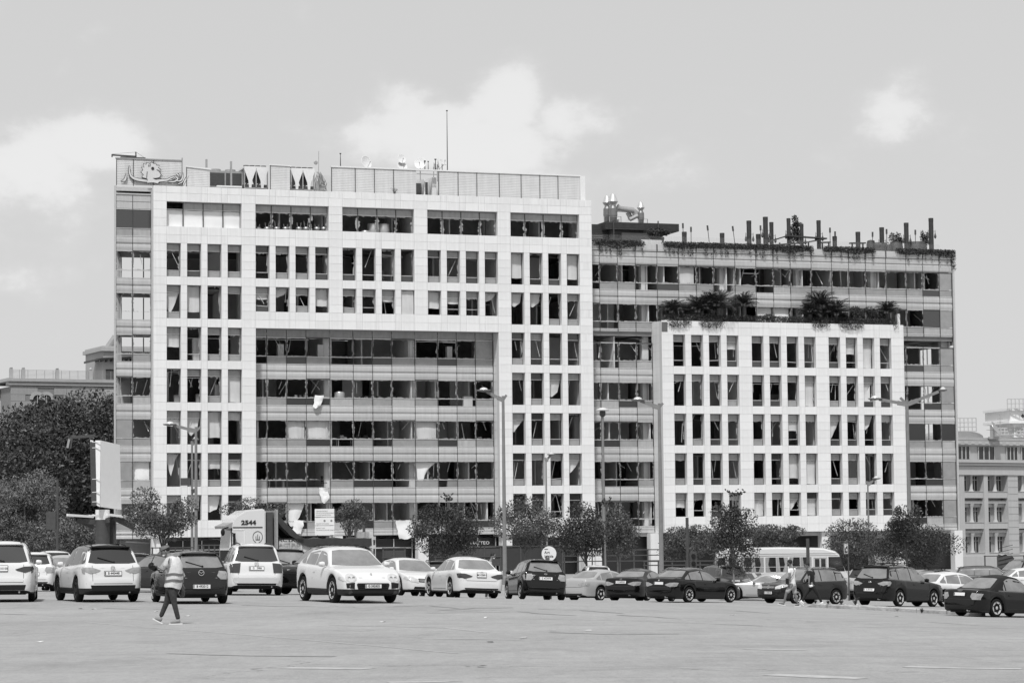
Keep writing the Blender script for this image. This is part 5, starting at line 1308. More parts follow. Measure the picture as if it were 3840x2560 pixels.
def aerial(x, y0, y1, r, label, yy=3.2, c=c2):
    u, z1 = floc(*c(x, y0), yy); _, z0 = floc(*c(x, y1), yy); o = bth('aerial', label, 'aerial'); m = MB(); m.tube([(u, yy, z0), (u, yy, (z0+z1)/2), (u, yy, z1)], [r, r*.8, r*.5], 6); m.lathe([(r*1.8, -.05), (r*1.8, .05)], (u, yy, z1), 6); m.build('rod', METALD, o); return o, u, z0, z1
aerial(160, 160, 262, .05, 'short aerial with knob at the left end of the long screen')
aerial(822, 218, 292, .05, 'aerial rod right of the pale satellite dish'); aerial(848, 222, 292, .04, 'thin aerial rod with slanted panel antenna'); aerial(905, 205, 290, .06, 'aerial holding the edge on satellite dish')
aerial(995, -176+0, 292, .05, 'very tall thin lightning mast rising above the high roof')
m_ = bth('roof_weed', 'small bush growing at the foot of the long louvred screen', 'plant'); u, z = floc(*c2(585, 460), .5)
mm_ = MB()
for i in range(160):
    a = R5.random()*6.28; b = R5.random()*.9; l = .55*R5.random(); q = Vector((u+cos(a)*b*l, .45+sin(a)*b*l*.4, z-.25+l)); e = Vector((R5.uniform(-1, 1), R5.uniform(-1, 1), R5.uniform(0, 1))).normalized()*.12; f = e.cross(Vector((0, 0, 1)))*.3; mm_.add([q, q+e*.5+f, q+e, q+e*.5-f], [(0,1,2,3)])
mm_.build('foliage', weedm, m_)
# ---------------- roof of the lower building
TIMB = mat('dark_timber', .035, .7, var=.3, scale=3)
def rp(x, y, d=0): u, z = floc(*c3(x, y), d); return (u, d, z)
pav = bth('roof_pavilion', 'dark timber clad bar pavilion on the lower roof beside the white tower', 'pavilion')
for i in range(12):
    z = 31.0+i*.19; m = MB(); m.box((41.3, 6, z), (46.3 if i < 9 else 41.9, 6.08, z+.17)); m.build('timber_board', TIMB, pav)
m = MB(); u0, _, z0 = rp(248, 490, 5); u1, _, z1 = rp(1005, 440, 5)
m.box((u0, 5, z1-.75), (u1, 9, z1)); m.build('canopy', TIMB, pav)
for i in range(4):
    m = MB(); m.box((u0-.01, 4.96, z1-.72+.18*i), (u1+.01, 4.99, z1-.57+.18*i)); m.build('canopy_board', TIMB, pav)
for x in (330, 790): u, _, z = rp(x, 420, 4.9); m = MB(); m.box((u-.05, 4.8, 30), (u+.05, 4.9, z+.1)); m.build('canopy_post', METALD, pav)
m = MB(); a = rp(300, 480, 5.4)[0]; b = rp(640, 480, 5.4)[0]; m.box((a, 5.4, 30), (b, 7.5, z1-.76)); m.build('bar_block', METALD, pav)
m = MB(); a = rp(420, 530, 4.6); b = rp(700, 600, 4.6); m.box((a[0], 4.6, 30), (b[0], 5.0, a[2])); m.build('counter', METALD, pav)
m = MB(); a = rp(620, 600, 3.5); b = rp(828, 625, 3.5); m.box((a[0], 3.5, 30), (b[0], 3.6, a[2])); m.build('pale_panel', SCREEN, pav)
def stack(x, ztop, s, d, label):
    u, _, z = rp(x, ztop, d); o = bth('exhaust_stack', label, 'exhaust stack', 'conical metal exhaust stacks on the pavilion'); m = MB()
    m.lathe([(.36*s, z), (.75*s, z-1.05*s), (.7*s, z-1.15*s), (.42*s, z-1.5*s), (.4*s, z-1.6*s)], (u, d, 0), 20); m.build('cone_cap', ALUM, o, smooth=True, angle=20)
    m = MB(); m.lathe([(.4*s, z-1.6*s), (.42*s, z-1.7*s), (.62*s, z-2.05*s), (.64*s, z-3.1*s), (.6*s, z-3.2*s), (.44*s, z-5.0*s)], (u, d, 0), 20); m.build('body', mat('stack_steel', .22, .45, metal=.4), o, smooth=True, angle=20)
    m = MB()
    for sx in (-.9, .9):
        m.box((u+sx*s-.03, d-.6, z-5*s), (u+sx*s+.03, d-.54, z-3.3*s))
    m.box((u-.93*s, d-.6, z-3.36*s), (u+.93*s, d-.54, z-3.3*s)); m.build('stand', METAL, o); return u, z
stack(265, 155, .62, 9.2, 'rear left conical exhaust stack'); stack(325, 137, .68, 8, 'tallest conical exhaust stack, front left of the pair'); stack(612, 218, .52, 8, 'smallest conical exhaust stack standing alone on the right')
o = bth('duct_pipe', 'fat bent ventilation duct between the exhaust stacks', 'duct'); m = MB(); pts = [rp(370, 275, 8), rp(400, 285, 8), rp(470, 292, 8), rp(530, 300, 8), rp(555, 320, 8), rp(560, 380, 8)]; m.tube(pts, [.42, .3, .3, .3, .3, .3], 12); m.tube([rp(480, 320, 8.4), rp(500, 360, 8.4), rp(510, 395, 8.4)], .25, 10); m.tube([rp(500, 395, 7.6), rp(580, 355, 7.6)], .2, 10); m.build('duct', METAL, o, smooth=True); m = MB(); a = rp(385, 390, 8); b = rp(480, 420, 8); m.box((a[0], 7.8, b[2]-.2), (b[0], 8.6, a[2])); m.build('fan_box', WHITEP, o)
for (x, yt, w, d, lb) in ((1062, 522, 48, 3, 'short pipe post nearest the pavilion'), (1452, 534, 46, 3, 'short pipe post between two slanted torches'), (1728, 407, 48, 3, 'tall dark pipe post, first with hanging lamps'), (1826, 545, 50, 3.5, 'short pipe post between the tall posts'), (1898, 368, 50, 3, 'tallest of the pipe posts left of the roof shrub'), (1960, 422, 42, 4, 'pipe post just behind the tallest one'), (2137, 382, 40, 3.5, 'pipe post in front of the roof shrub')):
    u, _, z = rp(x, yt, d); o = bth('pipe_post', lb, 'post', 'dark round posts on the roof bar terrace'); r = w/2.751/3.06/2/16.5*3.06*1.0
    r = .235*w/48; m = MB(); m.lathe([(r, 29.9), (r, z-.35), (r*1.04, z-.34), (r*1.04, z), (r*.8, z), (r*.8, z-.1)], (u, d, 0), 14); m.build('post', TIMB, o, smooth=True)
    if yt < 450 or x > 2000:
        for sx in (-1, 1):
            m = MB(); zz = z-1.7; m.lathe([(.02, zz+.5), (.03, zz+.2), (.12, zz-.1), (.13, zz-.25), (.02, zz-.4)], (u+sx*(r+.16), d-.1, 0), 8); m.obox((u, d-.1, zz+.35), (u+sx*(r+.16), d-.1, zz+.35), .03, .03); m.build('hanging_lamp', METALD, o)
for (x, yt, w, d, lb) in ((265, 400, 33, 4, 'pipe post inside the roof shrub'), (424, 367, 38, 3.5, 'pipe post right of the roof shrub with lamps'), (575, 516, 40, 3, 'short pipe post right of the timber tables'), (793, 475, 42, 3, 'pipe post with small chimney on top'), (1016, 433, 42, 3, 'pipe post left of the blurred reed bush'), (1246, 390, 42, 3, 'tall pipe post between the two reed bushes'), (1478, 346, 43, 3, 'rightmost and tallest pipe post at the right end')):
    u, z = floc(*c4(x, yt), d); o = bth('pipe_post', lb, 'post', 'dark round posts on the roof bar terrace'); r = .235*w/42
    m = MB(); m.lathe([(r, 29.9), (r, z-.35), (r*1.04, z-.34), (r*1.04, z), (r*.8, z), (r*.8, z-.1)], (u, d, 0), 14); m.build('post', TIMB, o, smooth=True)
    if yt < 450:
        for sx in (-1, 1):
            m = MB(); zz = z-1.7; m.lathe([(.02, zz+.5), (.03, zz+.2), (.12, zz-.1), (.13, zz-.25), (.02, zz-.4)], (u+sx*(r+.16), d-.1, 0), 8); m.obox((u, d-.1, zz+.35), (u+sx*(r+.16), d-.1, zz+.35), .03, .03); m.build('hanging_lamp', METALD, o)
for k, (x0, y0, x1, y1, c, lb) in enumerate(((1047,432,1052,520,c3,'torch stick standing on the short post nearest the pavilion'),(1131,470,1132,630,c3,'thin straight rod on the lower roof edge'),(1300,455,1325,640,c3,'slanted torch stick, left of the two'),(1560,462,1590,640,c3,'slanted torch stick, right of the two'),(1848,455,1850,600,c3,'torch stick left of the tallest post'),(531,435,534,620,c4,'thin torch right of the timber tables'),(579,470,580,520,c4,'rod standing on a short post'),(931,475,930,600,c4,'thin rod near the rounded lounge shape'),(1062,448,1066,620,c4,'torch left of the blurred reed bush'),(1332,455,1333,600,c4,'torch between reed bush and end post'))):
    a = floc(*c(x0, y0), 2.8); b = floc(*c(x1, y1), 2.8); o = bth('garden_torch', lb, 'torch'); m = MB(); pa, pb = Vector((a[0], 2.8, a[1])), Vector((b[0], 2.8, min(b[1], 30.3))); m.tube([pa, pb], .035, 5); m.tube([pa, pa+(pb-pa).normalized()*.5], .09, 6); m.build('stick', METALD, o)
# terrace tables and beams
o = bth('roof_pergola', 'low timber beams and tables around the roof shrub', 'pergola')
for a, b in (((-60, 570), (130, 512)), ((130, 512), (495, 538)), ((270, 580), (495, 538)), ((440, 575), (530, 572)), ((720, 580), (860, 580)), ((-20, 600), (300, 575))):
    p0, p1 = floc(*c4(*a), 3.2), floc(*c4(*b), 3.2); m = MB(); m.obox((p0[0], 3.2, p0[1]), (p1[0], 3.2, p1[1]), .5, .12); m.build('beam', TIMB, o)
for x in (60, 200, 330, 460, 520, 740, 840):
    p0 = floc(*c4(x, 575), 3.2); m = MB(); m.box((p0[0]-.06, 3.15, 30), (p0[0]+.06, 3.27, p0[1])); m.build('leg', TIMB, o)
o = bth('lounge_pod', 'rounded dark lounge seats at the right end of the lower roof', 'seating')
for x, y, r, h in ((1340, 562, 1.1, 1.2), (1150, 565, .7, 1.0), (1060, 590, .6, .7), (915, 548, .45, .9), (990, 570, .9, .7)):
    p0 = floc(*c4(x, y), 3.6); m = MB(); m.lathe([(r, 29.9), (r, p0[1]-h*.5), (r*.8, p0[1]-.1), (.001, p0[1])], (p0[0], 3.6, 0), 14); m.build('seat_shell', METALD, o, smooth=True)
glz = bpy.data.materials.new('clear_guard_glass'); glz.use_nodes = True; _b = glz.node_tree.nodes['Principled BSDF']; _b.inputs['Base Color'].default_value = (.4,.4,.4,1); _b.inputs['Alpha'].default_value = .06; _b.inputs['Roughness'].default_value = .05
gr = bth('glass_railing', 'clear glass railing along the front edge of the lower roof', 'railing')
a = 41.6
while a < 78.5: m = MB(); m.box((a, 2.3, 30.3), (a+2.2, 2.32, 31.25)); m.build('glass_panel', glz, gr); a += 2.25
m = MB(); m.box((48.65, -.18, 22.74), (49.2, .9, 22.9)); m.box((73.6, -.1, 22.74), (73.9, .3, 23.9)); 
o = bth('terrace_parapet_post', 'white upright stub at the right end of the planted terrace', 'post'); m.build('stub', STONE[0], o)
# ------------------------------------------------------------------ trees, shrubs, vines
LEAFD = mat('leaf_dark', .045, .5, var=.5, scale=1.6, spec=.45)
LEAFM = mat('leaf_mid', .09, .5, var=.45, scale=1.6, spec=.45)
LEAFL = mat('leaf_pale', .14, .55, var=.35, scale=1.2, spec=.4)
BARK = mat('bark', .09, .9, var=.3, scale=4, bump=.5, bscale=10)
BARKL = mat('bark_pale', .2, .9, var=.3, scale=4)
NR = np.random.default_rng(11)
def leaves(blobs, n, size, asp=.45, up=.3, flat=None):
    """blobs: (cx,cy,cz, rx,ry,rz). returns verts, faces of folded leaves"""
    B = np.array(blobs, float); wgt = B[:,3]*B[:,4]+B[:,4]*B[:,5]; wgt /= wgt.sum(); idx = NR.choice(len(B), n, p=wgt); b = B[idx]
    d = NR.normal(size=(n, 3)); d /= np.linalg.norm(d, axis=1)[:,None]
    r = (.35+.65*NR.random(n)**.45)[:,None]; P = b[:,:3]+d*b[:,3:]*r
    ax = NR.normal(size=(n, 3))*.8+d*.7+np.array([0, 0, up]); ax /= np.linalg.norm(ax, axis=1)[:,None]
    sd = np.cross(ax, NR.normal(size=(n, 3))); sd /= np.linalg.norm(sd, axis=1)[:,None]
    s = (size*(.6+.8*NR.random(n)))[:,None]
    V = np.stack([P-ax*s*.5, P+sd*s*asp*.5, P+ax*s*.5, P-sd*s*asp*.5], 1).reshape(-1, 3)
    F = np.arange(4*n).reshape(-1, 4); return V, F
def leaf_mesh(name, V, F, mt, parent=None):
    me = bpy.data.meshes.new(name); me.vertices.add(len(V)); me.vertices.foreach_set('co', V.ravel()); me.loops.add(F.size); me.polygons.add(len(F))
    me.loops.foreach_set('vertex_index', F.ravel()); me.polygons.foreach_set('loop_start', np.arange(0, F.size, 4)); me.polygons.foreach_set('loop_total', np.full(len(F), 4)); me.update(calc_edges=True)
    me.materials.append(mt); return link(name, me, parent)
def tree(x0, x1, yt, yb, Y, label, mt=None, n=2600, leaf=.16, trunk=.09, base=None, clumps=26, name='street_tree', cat='tree', group=None, asp=.5, seed=1, sub=.3, lean=0, stems=1, bark=None, airy=0):
    mt = mt or LEAFM; r = random.Random(seed)
    a = at(x0-(x1-x0)*.09, (yt+yb)/2, Y); b = at(x1+(x1-x0)*.09, (yt+yb)/2, Y); n = int(n*1.75); leaf *= .88; top = at((x0+x1)/2, yt, Y); bot = at((x0+x1)/2, yb, Y)
    cx, R = (a.x+b.x)/2, (b.x-a.x)/2; cz, H = (top.z+bot.z)/2, (top.z-bot.z)/2; g = TZ(cx, Y)
    root = thing(name, (cx+lean, Y, g), 0, label, cat, group)
    bl = []
    for i in range(clumps):
        t = r.random()*2*pi; ph = math.acos(r.uniform(-1, 1)); k = r.uniform(.25, 1.0-sub*.8)**.6 if not airy else r.uniform(.4, .95)
        if k > 1-sub*.7: k = 1-sub*.7
        q = (cos(t)*sin(ph)*R*k, sin(t)*sin(ph)*R*k*.9, cos(ph)*H*k); s = sub*r.choice((.55, .75, 1.0, 1.25, 1.5))
        bl.append((cx+q[0]-root.location.x, q[1], cz+q[2]-g, R*s*1.2, R*s*1.1, H*s*1.1))
    V, F = leaves(bl, n, leaf, asp); leaf_mesh('crown', V, F, mt, root)
    # trunk and limbs
    m = MB(); base_z = -.1
    for s_ in range(stems):
        ox = (s_-(stems-1)/2)*.12; c = Vector((cx-root.location.x, 0, cz-g))
        m.tube([(ox, 0, base_z), (ox*1.5+.05, 0, (cz-g)*.35), (c.x*.6+ox*2, 0, (cz-g)*.7), (c.x+ox, 0, cz-g+H*.3)], [trunk, trunk*.8, trunk*.6, trunk*.25], 8)
    for i in range(min(clumps, 14)):
        q = bl[i*len(bl)//min(clumps, 14)]; st = Vector((c.x*.5, 0, (cz-g)*r.uniform(.45, .8))); e = Vector(q[:3]); mid = st.lerp(e, .5)+Vector((0, 0, .1*R))
        m.tube([st, mid, e], [trunk*.45, trunk*.28, trunk*.1], 5)
    m.build('trunk', bark or BARK, root, smooth=True); return root
GT = 'young street trees along the kerb before the offices'
big = 'dense trees at the left edge'
tree(-10, 480, 896, 1300, 276, 'tall dense dark evergreen tree beyond the left corner of the offices', LEAFD, n=60000, leaf=.42, trunk=.5, clumps=150, name='evergreen_tree', seed=3, sub=.2)
tree(-150, 215, 962, 1290, 262, 'dark evergreen tree at the left edge behind the pale bushy tree', LEAFD, n=16000, leaf=.42, trunk=.4, clumps=60, name='evergreen_tree', seed=4, sub=.22)
tree(-40, 155, 1078, 1300, 200, 'pale bushy olive like tree at the left edge', LEAFL, n=15000, leaf=.26, trunk=.2, clumps=60, name='olive_tree', seed=5, sub=.24, asp=.35)
tree(130, 222, 1178, 1290, 190, 'lower pale shrub right of the thin dark pole', LEAFL, n=5000, leaf=.2, trunk=.1, clumps=28, name='shrub', seed=6, cat='shrub', asp=.4)
tree(306, 442, 1118, 1245, 150, 'round topped street tree left of the pair of lamp posts', LEAFM, n=5200, leaf=.15, trunk=.1, group=None, seed=7, clumps=34, sub=.27)
tree(524, 640, 1148, 1215, 188, 'street tree crown showing above the white truck cab', LEAFM, n=3200, leaf=.17, seed=8)
tree(755, 850, 1148, 1225, 188, 'thin street tree just right of the notice board', LEAFM, n=2200, leaf=.17, seed=9, airy=1)
tree(945, 1084, 1148, 1282, 150, 'dense round street tree in front of the glazed recess', LEAFD, n=7500, leaf=.14, trunk=.08, seed=10, clumps=40, sub=.27)
tree(1143, 1268, 1146, 1262, 190, 'street tree behind the tall lamp post with one long arm', LEAFM, n=5200, leaf=.17, seed=11, clumps=34)
tree(1288, 1402, 1165, 1290, 150, 'dark street tree between the round sign and the mushroom lamp', LEAFD, n=5200, leaf=.14, seed=12, clumps=34, airy=1)
tree(1372, 1462, 1168, 1288, 190, 'lighter street tree behind the mushroom lamp post', LEAFM, n=4400, leaf=.17, seed=13, clumps=30)
tree(1528, 1640, 1198, 1292, 200, 'pale street tree with sparse top near the traffic light', LEAFM, n=4200, leaf=.17, seed=14, clumps=30)
tree(1632, 1732, 1150, 1312, 135, 'slender leaning young tree with bare thin trunk among the right hand cars', LEAFD, n=4600, leaf=.13, trunk=.06, seed=15, clumps=30, airy=1, bark=BARKL)
tree(1724, 1838, 1196, 1268, 200, 'low street tree behind the roof of the minibus', LEAFM, n=4600, leaf=.17, seed=16, clumps=30)
tree(1900, 2022, 1196, 1300, 200, 'wide street tree left of the parking sign post', LEAFM, n=5600, leaf=.17, seed=17, clumps=34)
tree(2008, 2178, 1202, 1310, 170, 'broad dark tree behind the black car with roof bars', LEAFD, n=8500, leaf=.15, seed=18, clumps=44)
tree(2044, 2116, 1150, 1275, 165, 'loose leafy sapling rising above the broad dark tree', LEAFD, n=2600, leaf=.17, seed=19, clumps=22, airy=1)
# whippy twigs above two crowns
for (x, y, Y, lb) in ((1030, 1150, 150, 'whippy twigs sticking out of the dense round street tree'), (1690, 1140, 135, 'whippy twigs sticking out of the slender leaning tree'), (1390, 1160, 150, 'whippy twigs beside the mushroom lamp post')):
    o = thing('twigs', at(x, y, Y), 0, lb, 'twigs'); m = MB(); l = MB()
    for i in range(7):
        a = RND.uniform(-1.2, 1.2); L_ = RND.uniform(.4, .9); pts = [Vector((.15*a, 0, -.5)), Vector((.25*a*L_, RND.uniform(-.1, .1), 0)), Vector((.6*a*L_, RND.uniform(-.2, .2), L_*.45))]
        m.tube(pts, [.014, .01, .006], 4)
        for k in range(5):
            q = pts[1].lerp(pts[2], k/4); e = Vector((RND.uniform(-1, 1), RND.uniform(-1, 1), RND.uniform(-.3, 1))).normalized()*.17; f = e.cross(Vector((0, 1, .2))).normalized()*.045; l.add([q, q+e*.5+f, q+e, q+e*.5-f], [(0,1,2,3)])
    m.build('stem', BARKL, o); l.build('foliage', LEAFD, o)
# terrace planting of the lower building
def cycad(cx, cy, w, label, d=.4, trunk=1.0, n=46, seed=1):
    r = random.Random(seed); u, z = floc(cx*3840/2352, cy*2560/1568, d); R = w/2/24.2*1.15; o = bth('cycad_palm', label, 'palm', 'cycad palms on the planted terrace'); m = MB()
    m.lathe([(.17, 22.3), (.22, (22.6+z)/2), (.2, z)], (u, d, 0), 10); m.build('trunk', BARK, o)
    m = MB()
    for i in range(n):
        a = i*2.399+r.random()*.3; el = .15+1.15*(1-i/n)+r.uniform(-.12, .12); L_ = R*r.uniform(.9, 1.12); c = Vector((u, d, z)); hd = Vector((cos(a), sin(a), 0)); P = []
        for k in range(8):
            t = k/7; e = el-1.25*t*t; P.append(c.copy()); c = c+(hd*cos(e)+Vector((0, 0, sin(e))))*L_/7
        sd = Vector((-sin(a), cos(a), 0))
        m.tube([P[0], P[3], P[7]], [.018, .014, .005], 4)
        for k in range(1, 7):
            dr = (P[k+1]-P[k]).normalized()
            for h in (0, .5):
                p = P[k].lerp(P[k+1], h); ll = L_*.27*(1.1-abs(k/7-.45))
                for s_ in (-1, 1):
                    e = (sd*s_*.8+dr*.6+Vector((0, 0, .25))).normalized()*ll; m.add([p, p+e*.5+dr*.055, p+e, p+e*.5-dr*.055], [(0,1,2,3)])
    m.build('fronds', LEAFD, o); return o
cycad(1546, 716, 62, 'small cycad palm at the left end of the planted terrace', seed=1)
cycad(1606, 714, 78, 'cycad palm second from the left, low and spreading', seed=2, d=.9)
cycad(1650, 708, 92, 'biggest cycad palm in the middle left group', seed=3, d=.3)
cycad(1632, 700, 60, 'upright cycad palm behind the biggest one', seed=9, d=1.1)
cycad(1709, 702, 66, 'solitary cycad palm with visible thick trunk', seed=4)
cycad(1860, 722, 60, 'low drooping cycad palm left of the dark tall one', seed=5, d=.1)
cycad(1884, 705, 84, 'tall cycad palm in the right group', seed=6, d=.8)
cycad(1920, 722, 78, 'cycad palm beside the round bush', seed=7, d=.2)
cycad(2038, 718, 60, 'rightmost cycad palm on the planted terrace', seed=8, d=.5)
def scatter(name, label, cat, pts, n, leaf, mt=None, asp=.45, kind=None, root=None):
    V, F = leaves(pts, n, leaf, asp); o = leaf_mesh(name, V, F, mt or LEAFD, None); o.location = BO; o.rotation_euler = (0, 0, YAW)
    tag(o, label, cat, kind=kind); return o
def bush(cx, cy, w, h, label, d=.5, n=1800, mt=None, seed=1, name='bush', leaf=.14, cat='bush'):
    r = random.Random(seed); u, z = floc(cx*3840/2352, cy*2560/1568, d); W2, H2 = w/48.5, h/48.5; bl = []
    for i in range(18): t = r.random()*6.28; k = r.random()**.5*.75; bl.append((u+cos(t)*k*W2, d+r.uniform(-.3, .3), z+sin(t)*k*H2, .3*W2, .4, .35*H2))
    return scatter(name, label, cat, bl, n, leaf, mt)
bush(1985, 722, 92, 46, 'round clipped bush on the right part of the planted terrace', n=4200, seed=2)
bush(1760, 728, 60, 14, 'low fern like plant right of the solitary cycad palm', n=900, seed=3)
bush(1826, 530, 42, 84, 'tall airy shrub standing on the roof bar terrace', d=5, n=750, mt=LEAFD, seed=4, leaf=.3, name='roof_shrub', cat='shrub')
bush(2055, 552, 46, 40, 'wispy reed bush left of the tall pipe post', d=4, n=420, mt=LEAFM, seed=5, leaf=.3, name='reed_bush')
bush(2127, 545, 30, 40, 'wispy reed bush right of the tall pipe post', d=4, n=280, mt=LEAFM, seed=6, leaf=.3, name='reed_bush')
bush(1510, 538, 66, 42, 'dark leafy shrub under the pavilion canopy', d=4.8, n=2600, seed=7, leaf=.2)
r = random.Random(9); bl = []
u = 41.3
while u < 80.9:
    k = noise.noise(Vector((u*.28, 2, 0))); 
    if k > -.22:
        h = .28+.45*max(0, k); bl.append((u, 1.5, 30.42-h*.5, .34, .3, h*.75))
        if r.random() < .25: bl.append((u, 1.5, 30.0-h, .12, .1, .4*r.random()+.2))
        bl.append((u, 1.7, 30.5, .34, .35, .2))
    u += .22
for i in range(5): bl.append((80.9, 1.4, 30.2-i*.35, .25, .2, .3))
scatter('hanging_vine', 'creeping vine spilling over the top edge of the lower block', 'vine', bl, 24000, .15, LEAFD, kind='stuff')
bl = []; u = 48.8
while u < 73.3:
    k = noise.noise(Vector((u*.33, 7, 0))); zz = 22.85
    bl.append((u, .0, zz+.2, .36, .6, .42+.4*max(0, k)))
    if k > .05: bl.append((u, RY-.15, zz-.15-.9*k*.6, .3, .2, .3+.9*k))
    u += .25
scatter('terrace_groundcover', 'trailing ground cover along the parapet of the planted terrace', 'ground cover', bl, 20000, .14, LEAFD, kind='stuff')
# ------------------------------------------------------------------ neighbouring buildings
class Pl:
    """vertical wall plane through a point seen at photo position, turned by yaw"""
    def __init__(s, x, y, Y, yaw): s.o = at(x, y, Y); s.o.z = 0; s.yaw = yaw
    def loc(s, x, y, d=0):
        v = vray(x, y); X, Z = v.x/v.y, v.z/v.y; c, q = cos(s.yaw), sin(s.yaw); ox, oy = s.o.x-d*q, s.o.y+d*c
        u = (X*oy-ox)/(c-X*q); return u, CH+Z*(oy+u*q)
SAND = mat('sandstone', .32, .85, var=.06, scale=.8, streak=.08); SANDJ = mat('sandstone_joint', .22, .9); SANDL = mat('pale_sandstone', .4, .85, var=.05, scale=1, streak=.06)
DARKW = mat('dark_window', .03, .15, spec=.6)
PL = Pl(25, 868, 292, .45)
lb = thing('stone_building', PL.o, PL.yaw, 'old sandstone building with roof railing and arched windows behind the dark trees', 'building')
u1 = PL.loc(300, 880)[0]; zt = PL.loc(25, 868)[1]; zc = PL.loc(25, 967)[1]; zb2 = -2
m = MB(); m.box((0, .06, -2), (u1, 9, zt-.9)); m.build('core_wall', SANDJ, lb)
m = MB(); m.box((-.45, -.3, zt-.35), (u1, 9, zt)); m.box((-.3, -.15, zt-.75), (u1, 1, zt-.37)); m.box((-3.2, -.4, zc-.45), (u1, 1, zc-.1)); m.build('cornice', SANDL, lb)
wd = [(PL.loc(x, 930)[0], PL.loc(x, 905)[1], PL.loc(x, 969)[1]) for x in (86, 107)]
z = zc; R8 = random.Random(8)
while z < zt-.9:
    h = min(.74, zt-.8-z); u = 0
    while u < u1-.5:
        w = min(R8.uniform(1.4, 3.2), u1-u)
        if not any(a-.95 < u+w/2 < a+1.0 and z < b for a, b, c in wd):
            m = MB(); m.box((u+.012, 0, z+.012), (u+w-.012, .07, z+h-.012)); m.build('stone', R8.choice((SAND, SAND, SANDL if R8.random() < .2 else SAND)), lb)
        u += w
    z += .74
m = MB(); m.box((-3, .1, zb2), (u1, .5, zc-.5)); m.build('lower_wall', SAND, lb)
for a, b, c in wd:
    m = MB(); n = 12; ro, ri = .88, .52; zc0 = b-.6
    for i in range(n):
        t0, t1 = pi*i/n, pi*(i+1)/n
        q = [(a+ro*cos(t0), zc0+ro*sin(t0)), (a+ro*cos(t1), zc0+ro*sin(t1)), (a+ri*cos(t1), zc0+ri*sin(t1)), (a+ri*cos(t0), zc0+ri*sin(t0))]; m.prism(q, -.08, .06, 'y')
    o = m.build('arched_window', SANDL, lb, fix=True)
    m = MB(); m.prism([(a-.52, c), (a+.52, c)]+[(a+.52*cos(t), zc0+.52*sin(t)) for t in np.linspace(0, pi, 9)], .03, .05, 'y'); m.build('pane', DARKW, o, fix=True)
    m = MB(); m.box((a-.04, -.01, c), (a+.04, .03, b-.1)); m.box((a-.5, -.01, c+1.4), (a+.5, .03, c+1.5)); m.build('glazing_bar', SANDL, o)
# railing on it
zr = PL.loc(28, 848)[1]
for x in (28, 56, 134, 211):
    u = PL.loc(x, 860)[0]; m = MB(); m.box((u-.18, .3, zt), (u+.18, .66, zr+.1)); m.lathe([(.12, zr+.1), (.2, zr+.2), (.12, zr+.32), (.02, zr+.4)], (u, .48, 0), 8); m.build('railing_post', SANDL, lb)
for i in range(7): z = zt+.15+(zr-zt-.15)*i/6; m = MB(); m.obox((PL.loc(28,860)[0], .48, z), (u1, .48, z), .035, .035); m.build('rail', METAL, lb)
u = PL.loc(28, 860)[0]
while u < u1: m = MB(); m.box((u-.02, .46, zt), (u+.02, .5, zr)); m.build('baluster', METAL, lb); u += .95
# tower behind the corner of the offices
PT = Pl(237, 798, 305, .45)
tw = thing('stone_building', PT.o, PT.yaw, 'corner pavilion with jutting dark eaves just left of the offices', 'building')
zt2 = PT.loc(237, 796)[1]; ze = PT.loc(237, 829)[1]; w2 = 8
m = MB(); m.box((.0, 0, -2), (w2, 7, zt2-.5)); m.build('wall', SANDL, tw); m = MB(); m.box((-.3, -.3, zt2-.5), (w2, 7.2, zt2-.1)); m.box((-.1, -.1, zt2-.1), (w2, 7, zt2+.1)); m.build('cornice', SANDL, tw)
m = MB(); m.prism([(-1.4, ze-.15), (-1.4, ze+.1), (w2, ze+.75), (w2, ze+.55), (-.1, ze+.35)], -1.2, 3, 'y'); m.build('eaves', METALD, tw, fix=True)
for i in range(9): u = -1.0+i*.6; m = MB(); m.box((u, -1.1, ze-.15+.02*i), (u+.15, 0, ze+.05+.03*i)); m.build('eave_bracket', METALD, tw)
for x in (247, 255, 262): u, z = PT.loc(x, 850); m = MB(); m.box((u-.22, -.03, PT.loc(x, 873)[1]), (u+.22, .02, PT.loc(x, 848)[1])); m.build('window', DARKW, tw)
o = thing('water_tank', at(259, 785, 308), 0, 'small rusty tank tilted on the roof of the corner pavilion', 'tank'); m = MB(); m.tube([(-.5, 0, -.6), (.35, 0, .6)], .42, 12); m.box((-.6, -.3, -1.2), (.6, .3, -.6)); m.build('tank', METAL, o)
# low pale building at the very left
PW = Pl(-4, 912, 296, .1); o = thing('low_building', PW.o, PW.yaw, 'low white walled building with dark roof band at the left edge', 'building')
a = PW.loc(-30, 930)[0]; b = PW.loc(22, 930)[0]; m = MB(); m.box((a, 0, -2), (b, 8, PW.loc(0, 913)[1])); m.build('wall', STONE[0], o); m = MB(); m.box((a, -.2, PW.loc(0, 913)[1]), (b+.2, 8, PW.loc(0, 895)[1])); m.build('roof_band', METALD, o); m = MB(); m.box((a, -.3, PW.loc(0,967)[1]-.5), (b+12, .4, PW.loc(0,967)[1])); m.build('cornice', SANDL, o)
